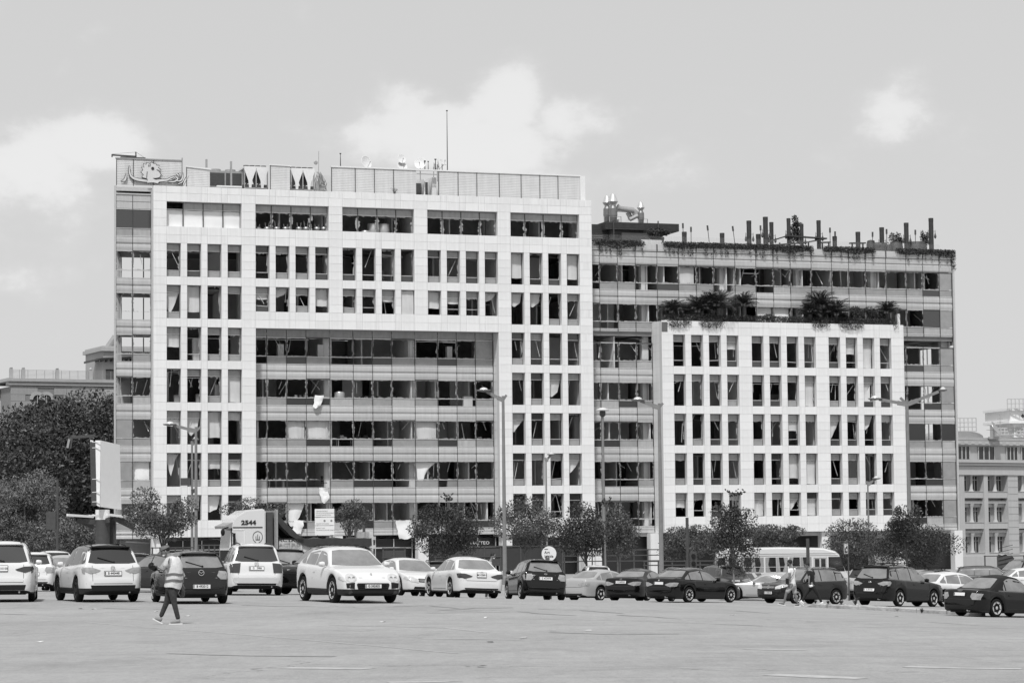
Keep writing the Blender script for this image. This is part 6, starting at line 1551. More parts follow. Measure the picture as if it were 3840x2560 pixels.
# ---- right neighbour, columned
PR = Pl(2203, 1060, 296, .62)
rb = thing('columned_building', PR.o, PR.yaw, 'pale stone building with pilasters and balconies right of the offices', 'building')
U = lambda x, y=1100, d=0: PR.loc(x, y, d)[0]
Z = lambda y, x=2230: PR.loc(x, y)[1]
RS = mat('neighbour_stone', .4, .85, var=.05, scale=.8, streak=.07); RSL = mat('neighbour_stone_pale', .46, .85, var=.04, scale=1, streak=.05)
ue = U(2440)
ul = U(2150)
m = MB(); m.box((ul, .9, -2.5), (ue, 8, Z(1060))); m.build('back_wall', RS, rb)
m = MB(); m.box((ul, -.5, Z(1062)), (ue, 8, Z(1055))); m.box((ul, -.35, Z(1069)), (ue, 1, Z(1063))); m.box((ul, -.15, Z(1090)), (ue, 1, Z(1070))); m.build('cornice', RSL, rb)
m = MB(); m.box((ul, 1.4, Z(1054)), (ue, 8, Z(1005))); m.build('attic_wall', RS, rb)
m = MB(); m.box((ul, 1.0, Z(1020)), (ue, 8, Z(1010))); m.box((ul, 1.2, Z(1009)), (ue, 8, Z(1003))); m.build('attic_cornice', RS, rb)
x = ul
while x < ue: m = MB(); m.box((x, .96, Z(1017.5)), (x+.5, 1.0, Z(1012.5))); m.build('cornice_block', RSL, rb); x += 1.1
for xa, xb in ((2199, 2226), (2246, 2283), (2311, 2336), (2345, 2375)):
    a, b = U(xa, 1040, 1.4), U(xb, 1040, 1.4); m = MB(); m.box((a, 1.34, Z(1053)), (b, 1.39, Z(1024))); o = m.build('attic_window', DARKW, rb)
    m = MB()
    for q in np.linspace(a, b, 4): m.box((q-.06, 1.28, Z(1053)), (q+.06, 1.33, Z(1024)))
    m.build('window_frame', RSL, o)
rows = [(1092, 1125), (1164, 1196), (1232, 1266)]
pil = [(2203, 2214), (2259, 2268), (2314, 2337), (2372, 2380)]
for xa, xb in pil: m = MB(); m.box((U(xa), -.05, -2.5), (U(xb), .9, Z(1090.5))); m.build('pilaster', RSL, rb)
for (y0_, y1_) in rows:
    for (pa, pb) in ((2214, 2259), (2268, 2314), (2337, 2372)):
        a, b = U(pa), U(pb); mid = (a+b)/2; w = (b-a)
        m = MB(); m.box((a, .1, Z(y1_+18)), (b, .89, Z(y1_+4))); m.build('balcony_front', RSL, rb)
        m = MB(); m.box((a, .05, Z(y1_+3.5)), (b, .3, Z(y1_+2.5)))
        nb = 14
        for i in range(nb): q = a+(b-a)*(i+.5)/nb; m.box((q-.05, .1, Z(y1_+4)), (q+.05, .2, Z(y1_+2.5)-.01))
        m.build('balustrade', RSL, rb)['kind'] = 'stuff'
        m = MB(); m.lathe([(.32, Z(y1_+3)), (.2, Z(y1_-3)), (.17, Z(y0_+2)), (.28, Z(y0_-3)), (.32, Z(y0_-8))], (mid, .45, 0), 10); m.build('column', RSL, rb, smooth=True)
        m = MB(); m.box((a, .3, Z(y0_-8.5)), (b, .89, Z(y0_-15))); m.box((a, .55, Z(y0_)), (b, .88, Z(y0_-8.4))); m.build('lintel', RS, rb)
        for (q0, q1) in ((a+.15*w*.5, mid-.14*w), (mid+.14*w, b-.15*w*.5)):
            m = MB(); m.box((q0, .82, Z(y1_+2)), (q1, .87, Z(y0_+.5))); o = m.build('window', DARKW, rb)
            m = MB(); m.box((q0, .78, Z((y0_+y1_)/2-7)), (q1, .81, Z((y0_+y1_)/2-8))); m.box(((q0+q1)/2-.04, .77, Z(y1_+2)), ((q0+q1)/2+.04, .8, Z(y0_))); m.build('window_bar', RSL, o)
m = MB(); m.box((ul, -.4, -2.5), (ue, .5, Z(1277))); m.build('plinth', RSL, rb)
for xa, xb in ((2314, 2337),):
    z = -1
    while z < Z(1092): m = MB(); m.box((U(xa)+.02, -.065, z), (U(xb)-.02, -.056, z+.03)); m.build('groove_line', SANDJ, rb); z += .75
# roof of that building: vault, lattices
o = thing('roof_vault', PR.o, PR.yaw, 'low rounded metal vault on the roof of the columned building', 'roof'); m = MB(); a, b = U(2199), U(2285)
zz = Z(1003); hh = Z(988)-zz
m.prism([(a, zz), (b, zz)]+[(b-(b-a)*t, zz+hh*min(1, sin(pi*t)**.35)) for t in np.linspace(.02, .98, 12)], 1.6, 6, 'y'); m.build('vault', METAL, o, fix=True)
def lattice(xa, ya, xb, yb, Y, label, dense=9):
    p, q = at(xa, ya, Y), at(xb, yb, Y); o = thing('lattice_screen', (p.x, Y, 0), 0, label, 'lattice'); w = q.x-p.x; z1, z0 = p.z, q.z; m = MB()
    n = int(w/.42)
    for i in range(n+1): m.box((w*i/n-.05, 0, z0), (w*i/n+.05, .12, z1))
    k = max(2, int((z1-z0)/.42))
    for i in range(k+1): z = z0+(z1-z0)*i/k; m.box((0, -.01, z-.05), (w, .11, z+.05))
    m.build('lattice', RSL, o)['kind'] = 'stuff'
lattice(2196, 960, 2243, 990, 312, 'stone lattice screen right behind the corner of the lower block'); lattice(2290, 983, 2352, 997, 310, 'low broken lattice screen near the satellite dish at the far right'); lattice(2314, 916, 2360, 937, 309, 'lattice screen crowning the white block at the right edge')
PF = Pl(2328, 950, 310, .3); o = thing('white_block', PF.o, PF.yaw, 'white upper block with heavy cornice at the right edge', 'building'); m = MB(); m.box((0, 0, PF.loc(2330, 1004)[1]), (8, 6, PF.loc(2330, 972)[1])); m.build('wall', STONE[0], o); m = MB(); m.box((-.9, -.6, PF.loc(2330, 972)[1]), (8, 6, PF.loc(2330, 966)[1])); m.box((-.6, -.35, PF.loc(2330, 966)[1]), (8, 6, PF.loc(2330, 943)[1])); m.box((-.9, -.6, PF.loc(2330, 943)[1]), (8, 6, PF.loc(2330, 938)[1])); m.build('cornice', STONE[2], o)
for q in (1.0, 1.7): m = MB(); zz = PF.loc(2330, 955)[1]; m.prism([(q-.25, zz), (q, zz-.25), (q+.25, zz), (q, zz+.25)], -.4, -.34, 'y'); m.build('diamond_ornament', METALD, o, fix=True)
o = thing('satellite_dish', at(2283, 985, 300), 0, 'big tilted satellite dish above the columned building', 'satellite dish'); m = MB(); m.lathe([(.001, 0), (.5, .05), (.85, .2), (.83, .25), (.001, .08)], n=18, axis='y'); Mx = Matrix.Rotation(1.1, 4, 'Z') @ Matrix.Rotation(-.5, 4, 'X') @ Matrix.Rotation(pi, 4, 'Z'); m.v = [tuple(Mx @ Vector(v)) for v in m.v]; m.build('reflector', METAL, o, smooth=True, fix=True); m = MB(); m.tube([(0, .1, -1), (0, .1, 0)], .06, 6); m.tube([(0, 0, -.1), (-.9, -.3, -.1)], .03, 5); m.box((-.6, -.1, -1.1), (.8, .5, -.85)); m.build('mount', METAL, o)
o = thing('aerial', at(2298, 1000, 302), 0, 'thin aerial mast right of the big tilted satellite dish', 'aerial'); m = MB(); m.tube([(0, 0, -.5), (0, 0, 2.4)], .04, 5)
for z in (1.2, 1.5, 1.9): m.box((-.35, -.02, z), (.35, .02, z+.04))
m.build('mast', METAL, o)
# ------------------------------------------------------------------ street furniture
def post(name, x, yt, Y, r0, r1, label, cat='lamp post', yb=None, mt=None, xb=None):
    t = at(x, yt, Y); g = TZ(t.x, Y); o = thing(name, (t.x, Y, g), 0, label, cat); m = MB(); h = t.z-g
    m.tube([(0, 0, -.2), (0, 0, h*.3), (0, 0, h)], [r0, (r0*.7+r1*.3), r1], 10); m.lathe([(r0*1.25, -.1), (r0*1.25, .5), (r0, .6)], n=10); m.build('pole', mt or POLE, o, smooth=True); return o, t, g, h
LEN = mat('lamp_dome', .6, .2, spec=.7)
def arm_lamp(o, t, g, h, x2, y2, Y, big=1):
    e = at(x2, y2, Y)-Vector((t.x, Y, g)); s = Vector((0, 0, h-.3)); mid = s.lerp(e, .35)-Vector((0, 0, .12)); d = e-s
    m = MB(); m.obox(s, s+d*.3+Vector((0, 0, -.02)), .14, .3); m.obox(s+d*.3, e-d*.12, .11, .2); m.obox(s, s-Vector((d.x*.18, 0, -.35*abs(d.z)-.12)), .1, .16); m.build('arm', POLE, o)
    m = MB(); m.lathe([(.05, -.12), (.42*big, -.06), (.5*big, 0), (.46*big, .03)], e, 14); m.build('lamp_head', POLE, o, smooth=True)
    m = MB(); m.lathe([(.3*big, .03), (.25*big, .13), (.12*big, .19), (.01, .2)], e, 14); m.build('lamp_dome', LEN, o, smooth=True)
o, t, g, h = post('street_lamp', 1155.5, 909, 185, .16, .1, 'tall street lamp with long arm reaching left over the glazed recess', 'street lamp'); arm_lamp(o, t, g, h, 1111, 896, 185)
o, t, g, h = post('street_lamp', 1514, 926, 180, .17, .1, 'tall street lamp with left arm in front of the gap between both blocks', 'street lamp'); arm_lamp(o, t, g, h, 1465, 918, 180)
o, t, g, h = post('street_lamp', 2083, 918, 178, .17, .1, 'tall street lamp with two arms in front of the right end of the stone grid', 'street lamp'); arm_lamp(o, t, g, h, 2010, 915, 178); arm_lamp(o, t, g, h, 2104, 917, 190, .6)
o, t, g, h = post('street_lamp', 450, 980, 185, .13, .09, 'street lamp with long left arm beside a second slimmer pole', 'street lamp'); arm_lamp(o, t, g, h, 390, 974, 185)
o, t, g, h = post('street_lamp', 441, 1012, 215, .12, .08, 'slimmer lamp pole with small round head and camera box', 'street lamp'); arm_lamp(o, t, g, h, 449, 1008, 215, .6)
m = MB(); m.box((-.9, -.3, h-3.6), (-.1, .1, h-3.0)); m.obox((0, 0, h-4.1), (.3, 0, h-4.0), .5, .3); m.build('camera_box', METALD, o)
o, t, g, h = post('street_lamp', 1254, 1051, 240, .1, .07, 'distant small street lamp pointing right before the right part of the tall block', 'street lamp'); arm_lamp(o, t, g, h, 1266, 1043, 240, .8)
o, t, g, h = post('street_lamp', 1993, 1105, 235, .1, .07, 'distant small street lamp in front of the lower windows of the stone grid', 'street lamp'); arm_lamp(o, t, g, h, 2013, 1098, 235, .8)
o, t, g, h = post('mushroom_lamp', 1384, 950, 175, .12, .08, 'lamp post with flat mushroom shaped head between both blocks', 'street lamp')
m = MB(); m.lathe([(.08, h-.2), (.2, h-.1), (.2, h+.15), (.12, h+.2)], n=12); m.build('lamp_collar', METALD, o, smooth=True); m = MB(); m.lathe([(.15, h+.18), (.42, h+.2), (.44, h+.25), (.25, h+.36), (.01, h+.42)], n=16); m.build('lamp_head', LEN, o, smooth=True)
for x, yt, yb, Y, r, lb in ((132, 1100, 1250, 180, .09, 'thin dark pole in front of the pale bushy tree'), (1855, 1236, 1300, 128, .09, 'dark cut off pole in front of the minibus'), (1385, 1240, 1300, 150, .08, 'dark pole stump among the trees near the mushroom lamp'), (818, 1208, 1260, 165, .1, 'dark post behind the dump truck body'), (836, 1208, 1260, 165, .1, 'second dark post behind the dump truck body'), (1578, 1188, 1300, 150, .1, 'dark pole carrying the traffic light')):
    o, t, g, h = post('dark_pole', x, yt, Y, r, r*.9, lb, 'pole', mt=METALD)
    if 'traffic' in lb:
        m = MB(); m.box((.15, -.15, h-3.3), (.5, .15, h-1.9))
        m.build('signal_box', METALD, o)
        for k in range(3): m = MB(); m.lathe([(.11, -.02), (.13, .1)], (.32, -.22, h-2.15-.42*k), 10, 'y'); m.build('signal_lens', TRIM, o)
    if 'thin dark' in lb: m = MB(); m.box((-.75, -.1, h-3.4), (-.1, .2, h-2.2)); m.build('meter_box', METALD, o)
# parking sign
o, t, g, h = post('parking_sign', 1948, 1246, 135, .035, .035, 'small dark parking sign with P and arrow on a thin post', 'sign', mt=METALD)
p0, p1 = at(1937.5, 1245, 134.9), at(1948.5, 1272, 134.9); w = p1.x-p0.x; hh = p0.z-p1.z; cx = (p0.x+p1.x)/2-t.x; cz = (p0.z+p1.z)/2-g
m = MB(); m.box((cx-w/2, -.12, cz-hh/2), (cx+w/2, -.04, cz+hh/2)); m.lathe([(w/2, cz+hh/2), (w*.4, cz+hh/2+.06), (.01, cz+hh/2+.08)], (cx, -.08, 0), 12); m.build('sign_box', METALD, o)
m = MB()
for a, b in (((cx-w*.42, cz-hh*.44), (cx-w*.36, cz+hh*.44)), ((cx+w*.36, cz-hh*.44), (cx+w*.42, cz+hh*.44)), ((cx-w*.42, cz+hh*.42), (cx+w*.42, cz+hh*.45)), ((cx-w*.42, cz-hh*.45), (cx+w*.42, cz-hh*.42))): m.box((a[0], -.13, a[1]), (b[0], -.125, b[1]))
m.obox((cx-w*.22, -.128, cz-hh*.14), (cx+w*.22, -.128, cz-hh*.14), .012, .03, up=(0,1,0)); m.obox((cx+w*.06, -.128, cz-hh*.05), (cx+w*.24, -.128, cz-hh*.14), .03, .012, up=(0,1,0)); m.obox((cx+w*.06, -.128, cz-hh*.23), (cx+w*.24, -.128, cz-hh*.14), .03, .012, up=(0,1,0)); m.build('sign_frame', WHITEP, o)
l = link('letter', text_mesh('P', hh*.5, WINK, .003, bold=.004), o, (cx, -.13, cz+hh*.18)); l.rotation_euler = (pi/2, 0, 0)
# notice board with three panels
Y = 172; p0 = at(723, 1168, Y); p1 = at(768, 1229, Y); g = TZ(p0.x, Y); o = thing('notice_board', ((p0.x+p1.x)/2, Y, g), 0, 'white notice board of three stacked panels behind the dump truck', 'notice board'); w = (p1.x-p0.x)/2
BWH = mat('board_white', .72, .6, var=.03, scale=3)
TX = mat('board_print', .22, .7)
for k, (ya, yb_, tx) in enumerate(((1168, 1186.5, ['LEBANESE REPUBLIC', 'COUNCIL FOR DEVELOPMENT', 'AND RECONSTRUCTION', 'BEIRUT']), (1187.5, 1205.5, ['', '', 'MINISTRY OF WORKS']), (1207, 1228, ['KUWAIT FUND', 'FOR ARAB ECONOMIC DEVELOPMENT']))):
    z1, z0 = at(740, ya, Y).z-g, at(740, yb_, Y).z-g; m = MB(); m.box((-w, 0, z0), (w, .05, z1)); b = m.build('board_panel', BWH, o)
    for i, s_ in enumerate(tx):
        if s_: l = link('board_text', text_mesh(s_, .105, TX, .002, .8, align='LEFT'), b, (-w+.08, -.005, z1-.15-.13*i)); l.rotation_euler = (pi/2, 0, 0)
    if k == 1:
        for q in (0, w*.7): m = MB(); m.lathe([(.04, -.01), (.07, -.01), (.07, .0), (.04, .0)], (q, 0, z1-.22), 14, 'y'); m.build('crest', TX, b)
m = MB(); m.box((-w*.8, .06, -.2), (-w*.7, .14, at(740, 1169, Y).z-g)); m.box((w*.7, .06, -.2), (w*.8, .14, at(740, 1169, Y).z-g)); m.build('board_post', METALD, o)
Y = 175; p0 = at(598, 1177, Y); p1 = at(630, 1188, Y); o = thing('roof_placard', (p0.x, Y, 0), 0, 'small white placard with  above the truck cab', 'sign'); m = MB(); m.box((0, 0, p1.z), (p1.x-p0.x, .05, p0.z)); b = m.build('placard', BWH, o); m = MB(); m.box((.75, .05, TZ(p0.x, Y)), (.82, .12, p1.z)); m.build('placard_post', METAL, o); o['label'] = 'small white placard with faint print above the truck'
# fences and hoardings behind the cars
HOARD = mat('hoarding_dark', .03, .7, var=.1); MESHM = mat('printed_mesh', .055, .8, var=.1)
def fence(xa, xb, yt, yb_, Y, label, posts=7, rails=2, panel=None):
    a, b = at(xa, yt, Y), at(xb, yt, Y); g = TZ(a.x, Y); o = thing('barrier', (a.x, Y, g), 0, label, 'fence'); w = b.x-a.x; h = a.z-g; zb = at(xa, yb_, Y).z-g
    for i in range(posts): m = MB(); q = w*i/(posts-1); m.box((q-.05, -.05, -.3), (q+.05, .05, h)); m.build('post', METALD, o)
    for i in range(rails): z = zb+(h-zb)*(i+1)/rails-.05; m = MB(); m.box((-.1, -.08, z-.04), (w+.1, -.055, z+.04)); m.build('rail', METALD, o)
    if panel:
        for i in range(posts-1):
            m = MB(); m.box((w*i/(posts-1)+.06, 0, zb), (w*(i+1)/(posts-1)-.06, .04, h-.1)); m.build('panel_sheet', panel, o)
    return o, w, h
fence(1000, 1150, 1254, 1300, 205, 'printed dark mesh barrier behind the white saloon', 5, 2, MESHM)
fence(880, 930, 1257, 1300, 200, 'printed dark mesh barrier right of the dump truck', 3, 2, MESHM)
o, w, h = fence(1148, 1292, 1252, 1310, 208, 'dark hoarding below the street tree with round white sign', 4, 1, HOARD)
p = at(1261, 1271, 207.5); sgn = thing('round_sign', (p.x, 207.5, p.z), 0, 'round white sign reading Art Inside on the dark hoarding', 'sign'); m = MB(); m.lathe([(.98*17/29.3, .05), (17/29.3, .02), (17/29.3, 0)], n=28, axis='y'); m.v = [(a, -b, c) for a, b, c in m.v]; m.build('disc', BWH, sgn, fix=True)
for s_, z, sz in (('Art', .1, .3), ('Inside', -.2, .3), ('l\'atelier', .36, .1)): l = link('sign_text', text_mesh(s_, sz, INK, .003, align='LEFT', bold=.004), sgn, (-.36, -.06, z)); l.rotation_euler = (pi/2, 0, 0)
fence(1296, 1520, 1262, 1300, 212, 'open dark railing in front of the gap between both blocks', 8, 3)
fence(1480, 1640, 1287, 1305, 190, 'low dark railing near the traffic light', 6, 2)
fence(455, 505, 1250, 1300, 200, 'scaffold like dark barrier left of the truck cab', 5, 3)
fence(350, 455, 1256, 1300, 205, 'broken dark barrier under the round topped street tree', 7, 3)
o, w, h = fence(2262, 2352, 1275, 1310, 230, 'dark railing in front of the columned building', 4, 1)
p0, p1 = at(2290, 1272, 228), at(2330, 1320, 228); o = thing('ragged_board', (p0.x, 228, TZ(p0.x, 228)), 0, 'ragged dark board standing before the columned building', 'board'); m = MB(); g = TZ(p0.x, 228); w = p1.x-p0.x; h = p0.z-g
m.prism([(0, -.2), (w, -.2), (w*1.05, h*.3), (w*.97, h*.55), (w*1.02, h*.8), (w*.85, h*.95), (w*.7, h*.88), (w*.5, h*1.0), (w*.3, h*.93), (w*.1, h), (0, h*.9)], 0, .12, 'y'); m.build('board', METALD, o, fix=True)
for i in range(7): m = MB(); m.obox((.1, -.03, .2+i*.35), (w*.95, -.03, .5+i*.35), .03, .04); m.build('slat', TRIM, o)
# broken site boards under the left tree
Y = 160; a = at(384, 1262, Y)
# petrol station totem: blasted billboard
Y = 182; bb = thing('billboard', (at(235, 1250, Y).x, Y, TZ(at(235, 1250, Y).x, Y)), 0, 'blast bent blank billboard on a thick dark column at the left', 'billboard'); O = bb.location
def bl_(x, y, dy=0): p = at(x, y, Y+dy); return Vector((p.x-O.x, dy, p.z-O.z))
BBW = mat('billboard_sheet', .8, .5, var=.03, scale=2)
f0 = [bl_(232, 1011, -1.0), bl_(275, 1021, 1.2), bl_(279, 1170, 1.2), bl_(230, 1163, -1.0)]
m = MB(); m.add(f0+[v+Vector((-.15, .25, 0)) for v in f0], [(0,1,2,3), (7,6,5,4), (0,4,5,1), (1,5,6,2), (2,6,7,3), (3,7,4,0)]); m.build('face', BBW, bb, fix=True)
f1 = [bl_(219, 1011, -1.0), bl_(231, 1011, -1.05), bl_(229, 1163, -1.05), bl_(222, 1160, -1.0)]; m = MB(); m.add(f1+[v+Vector((0, .2, 0)) for v in f1], [(0,1,2,3), (7,6,5,4), (0,4,5,1), (1,5,6,2), (2,6,7,3), (3,7,4,0)]); m.build('edge_sheet', BBW, bb, fix=True)
f1 = [bl_(207, 1010, .4), bl_(214, 1011, .4), bl_(216, 1158, .4), bl_(209, 1075, .4)]; m = MB(); m.add(f1+[v+Vector((0, .1, 0)) for v in f1], [(0,1,2,3), (7,6,5,4), (0,4,5,1), (1,5,6,2), (2,6,7,3), (3,7,4,0)]); m.build('edge_sheet', BBW, bb, fix=True)
m = MB(); m.obox(bl_(215, 1014, .3), bl_(219, 1160, .3), .2, .5); m.build('frame', METALD, bb)
for y in (1015, 1028, 1100, 1130, 1152): m = MB(); m.obox(bl_(212, y, -.9), bl_(229, y-1, -1.2), .04, .04); m.build('strut', WHITEP, bb)
m = MB(); p = bl_(234, 1176, -.3); m.tube([(p.x, 0, -.4), (p.x, 0, bl_(234, 1193).z)], .48, 16); m.build('column', METALD, bb, smooth=True); m = MB(); m.tube([(p.x, 0, bl_(234, 1192.9).z), (p.x, 0, bl_(234, 1170).z)], .49, 16); m.build('column_top', BBW, bb, smooth=True)
m = MB(); q = bl_(257, 1190, 1.0); m.box((q.x-.2, .8, -.4), (q.x+.25, 1.3, bl_(257, 1192).z)); m.build('rear_column', METALD, bb); m = MB(); m.box((q.x-.42, .6, -.4), (q.x-.24, .9, bl_(250, 1172).z)); m.build('white_pipe', BBW, bb)
# corrugated canopy wings
def wing(x0, y0, x1, y1, label, flip=1):
    w = thing('canopy_wing', O, 0, label, 'canopy'); a, b = bl_(x0, y0, -1), bl_(x1, y1, 1.0); n = 14; g_ = []
    for i in range(n+1):
        t = i/n; q = a.lerp(b, t); g_.append([q+Vector((0, -.8, .05*(i % 2))), q+Vector((0, 1.6, .05*(i % 2)-.35*flip*t-.1))])
    m = MB().sheet(g_); m.build('corrugated_sheet', SCREEN, w)
    m = MB(); m.obox(a+Vector((0, -.85, .05)), b+Vector((0, -.85, .05)), .12, .16); m.build('edge_beam', BBW, w)
    m = MB(); s = bl_(234, 1199); m.obox(a.lerp(b, .3 if x0 < 234 else .0)+Vector((0, 0, -.3)), Vector((s.x, .3, s.z)), .1, .35); m.obox(a+Vector((.3, .5, -.15)), b+Vector((-.2, .5, -.6)), .12, .4); m.build('bracket', METALD, w)
    return w
wing(159, 1184, 218, 1188, 'broken corrugated canopy wing left of the billboard column', -1); wing(250, 1183, 312, 1190, 'broken corrugated canopy wing right of the billboard column')
o = thing('bent_lamp_arm', at(184, 1004, 200), 0, 'bent dark lamp arm hanging in the big dark tree', 'street lamp'); m = MB(); s = 1/30.5; m.obox((-22*s, 0, 0), (35*s, 0, .12), .12, .2); m.obox((-22*s, 0, 0), (-26*s, 0, -25*s), .2, .35); m.build('arm', METALD, o); m = MB(); m.obox((-24*s, -.2, -4*s), (-28*s, -.2, -24*s), .08, .16); m.build('broken_head', METAL, o)
# ------------------------------------------------------------------ people
SKIN = mat('skin', .2, .6, var=.06, scale=20); SKIND = mat('skin_tan', .15, .6, var=.06, scale=20); HAIR = mat('hair', .008, .7)
VEST = mat('reflective_vest', .62, .7, var=.08, scale=9, bump=.5, bscale=14); BAND = mat('vest_band', .14, .5); TEE = mat('pale_tshirt', .5, .9, var=.06, scale=8, bump=.5, bscale=16)
JEANS = mat('dark_jeans', .035, .85, var=.4, scale=7, bump=.6, bscale=18); SHOE = mat('grey_shoe', .25, .8, var=.1, scale=20); SOLE = mat('white_sole', .75, .7)
WTEE = mat('white_tshirt', .78, .9, bump=.5, bscale=12); BTEE = mat('black_tshirt', .012, .9, var=.3, scale=8); SHORTS = mat('light_shorts', .38, .9, var=.15, scale=8, bump=.5, bscale=16); CAPM = mat('cap_grey', .13, .8, var=.1, scale=10)
def skin(name, chains, mt, parent, sub=2, root=0):
    """chains: list of point lists; points (x,y,z,rx[,ry]); equal positions are shared"""
    vs, rs, es, ix = [], [], [], {}
    for ch in chains:
        prev = None
        for p in ch:
            k = tuple(round(c, 4) for c in p[:3])
            if k not in ix: ix[k] = len(vs); vs.append(p[:3]); rs.append((p[3], p[4] if len(p) > 4 else p[3]))
            i = ix[k]
            if prev is not None and prev != i: es.append((prev, i))
            prev = i
    me = bpy.data.meshes.new('tmp'); me.from_pydata(vs, es, []); o = bpy.data.objects.new('tmp', me); COL.objects.link(o)
    md = o.modifiers.new('s', 'SKIN'); md.use_smooth_shade = True; ly = me.skin_vertices[0].data
    for i, r in enumerate(rs): ly[i].radius = r; ly[i].use_root = (i == root)
    m2 = o.modifiers.new('u', 'SUBSURF'); m2.levels = sub; m2.render_levels = sub
    dg = bpy.context.evaluated_depsgraph_get(); dg.update(); out = bpy.data.meshes.new_from_object(o.evaluated_get(dg)); bpy.data.objects.remove(o); bpy.data.meshes.remove(me)
    out.materials.clear(); out.materials.append(mt); out.shade_smooth(); return link(name, out, parent)
def ell(m, c, r, n=12, k=8, rot=None):
    vs = []
    for i in range(k+1):
        ph = pi*i/k
        for j in range(n):
            t = 2*pi*j/n; v = Vector((r[0]*cos(t)*sin(ph), r[1]*sin(t)*sin(ph), r[2]*cos(ph)))
            if rot: v = rot @ v
            vs.append(Vector(c)+v)
    m.add(vs, [(i*n+j, (i+1)*n+j, (i+1)*n+(j+1) % n, i*n+(j+1) % n) for i in range(k) for j in range(n)])
def hand(parent, wrist, tip, mt, side=1):
    w = Vector(wrist[:3]); d = (Vector(tip[:3])-w); L_ = .18; d.normalize(); up = Vector((0, 1, 0)) if abs(d.y) < .8 else Vector((1, 0, 0)); a = d.cross(up).normalized(); b = a.cross(d)
    ch = [[(*w, .026, .02), (*(w+d*.045), .034, .017), (*(w+d*.085), .036, .015)]]
    for i, (o_, l) in enumerate(((-.027, .062), (-.009, .072), (.009, .068), (.027, .052))):
        p0 = w+d*.085+a*o_*1.0; ch.append([(*(w+d*.085), .036, .015), (*(p0+d*.006), .0095), (*(p0+d*l*.5+b*.006*side), .0088), (*(p0+d*l+b*.022*side), .0072)])
    ch.append([(*(w+d*.045), .034, .017), (*(w+d*.06-a*.036+b*.01), .0105), (*(w+d*.095-a*.047+b*.02*side), .0085)])
    return skin('hand', ch, mt, parent, 1)
def head(parent, c, face, tilt=0, s=1.0, mt=SKIN, hair=True, cap=False, mask=False, beard=False):
    """c: head centre; face: direction the nose points; tilt: nod downwards"""
    f = Vector(face).normalized(); z = Vector((0, 0, 1)); R0 = Matrix((f, z.cross(f), z)).transposed(); R = R0 @ Matrix.Rotation(tilt, 3, 'Y'); c = Vector(c); T = lambda x, y, zz: c+R @ Vector((x*s, y*s, zz*s))
    m = MB(); ell(m, T(0, 0, .02), (.098*s, .076*s, .112*s), 16, 12, R); ell(m, T(.03, 0, -.055), (.062*s, .056*s, .06*s), 12, 8, R)
    ell(m, T(.1, 0, -.012), (.018*s, .013*s, .024*s), 8, 6, R)
    for q in (-1, 1): ell(m, T(-.005, q*.078, -.005), (.02*s, .01*s, .03*s), 8, 6, R)
    m.build('face', mt, parent, smooth=True, angle=180)
    m = MB()
    for q in (-1, 1): ell(m, T(.085, q*.03, .012), (.011*s, .014*s, .007*s), 8, 6, R); m.obox(T(.092, q*.015, .035), T(.082, q*.048, .034), .008, .007)
    m.obox(T(.087, -.02, -.06), T(.087, .02, -.06), .006, .006)
    m.build('features', HAIR, parent)
    if hair:
        m = MB(); ell(m, T(-.018, 0, .045), (.1*s, .086*s, .1*s), 16, 10, R)
        m.build('hair', HAIR, parent, smooth=True, angle=180)
    if beard: m = MB(); ell(m, T(.035, 0, -.082), (.058*s, .058*s, .045*s), 12, 8, R); m.build('beard', HAIR, parent, smooth=True, angle=180)
    if cap:
        m = MB(); n = 16; g_ = []
        for i in range(7):
            ph = pi/2*i/6; g_.append([T(-.01+.112*cos(ph)*cos(2*pi*j/n), .092*cos(ph)*sin(2*pi*j/n), .05+.09*sin(ph)) for j in range(n+1)])
        m.sheet(g_); m.sheet([[T(.08, -.07, .052), T(.1, 0, .062), T(.08, .07, .052)], [T(.155, -.055, .032), T(.18, 0, .04), T(.155, .055, .032)]]); m.sheet([[T(.155, -.055, .026), T(.18, 0, .034), T(.155, .055, .026)], [T(.08, -.07, .046), T(.1, 0, .056), T(.08, .07, .046)]])
        m.build('cap', CAPM, parent, smooth=True, angle=60)
    if mask: m = MB(); ell(m, T(.052, 0, -.062), (.05*s, .052*s, .034*s), 12, 8, R); m.build('face_mask', SOLE, parent, smooth=True, angle=180)
def shoe(parent, heel, toe, mt=SHOE, sole=SOLE):
    h, t = Vector(heel), Vector(toe); d = (t-h).normalized(); m = MB()
    up = Vector((-d.z*d.x, -d.z*d.y, 1-d.z*d.z)).normalized()
    skin('shoe', [[(*(h+d*.01+up*.06), .055, .06), (*(h+d*.07+up*.06), .058, .06), (*(h.lerp(t, .6)+up*.045), .058, .045), (*(t-d*.015+up*.035), .05, .03)]], mt, parent, 1)
    m.obox(h-d*.03, t+d*.01, .09, .022, up=up); m.build('shoe_sole', sole, parent)
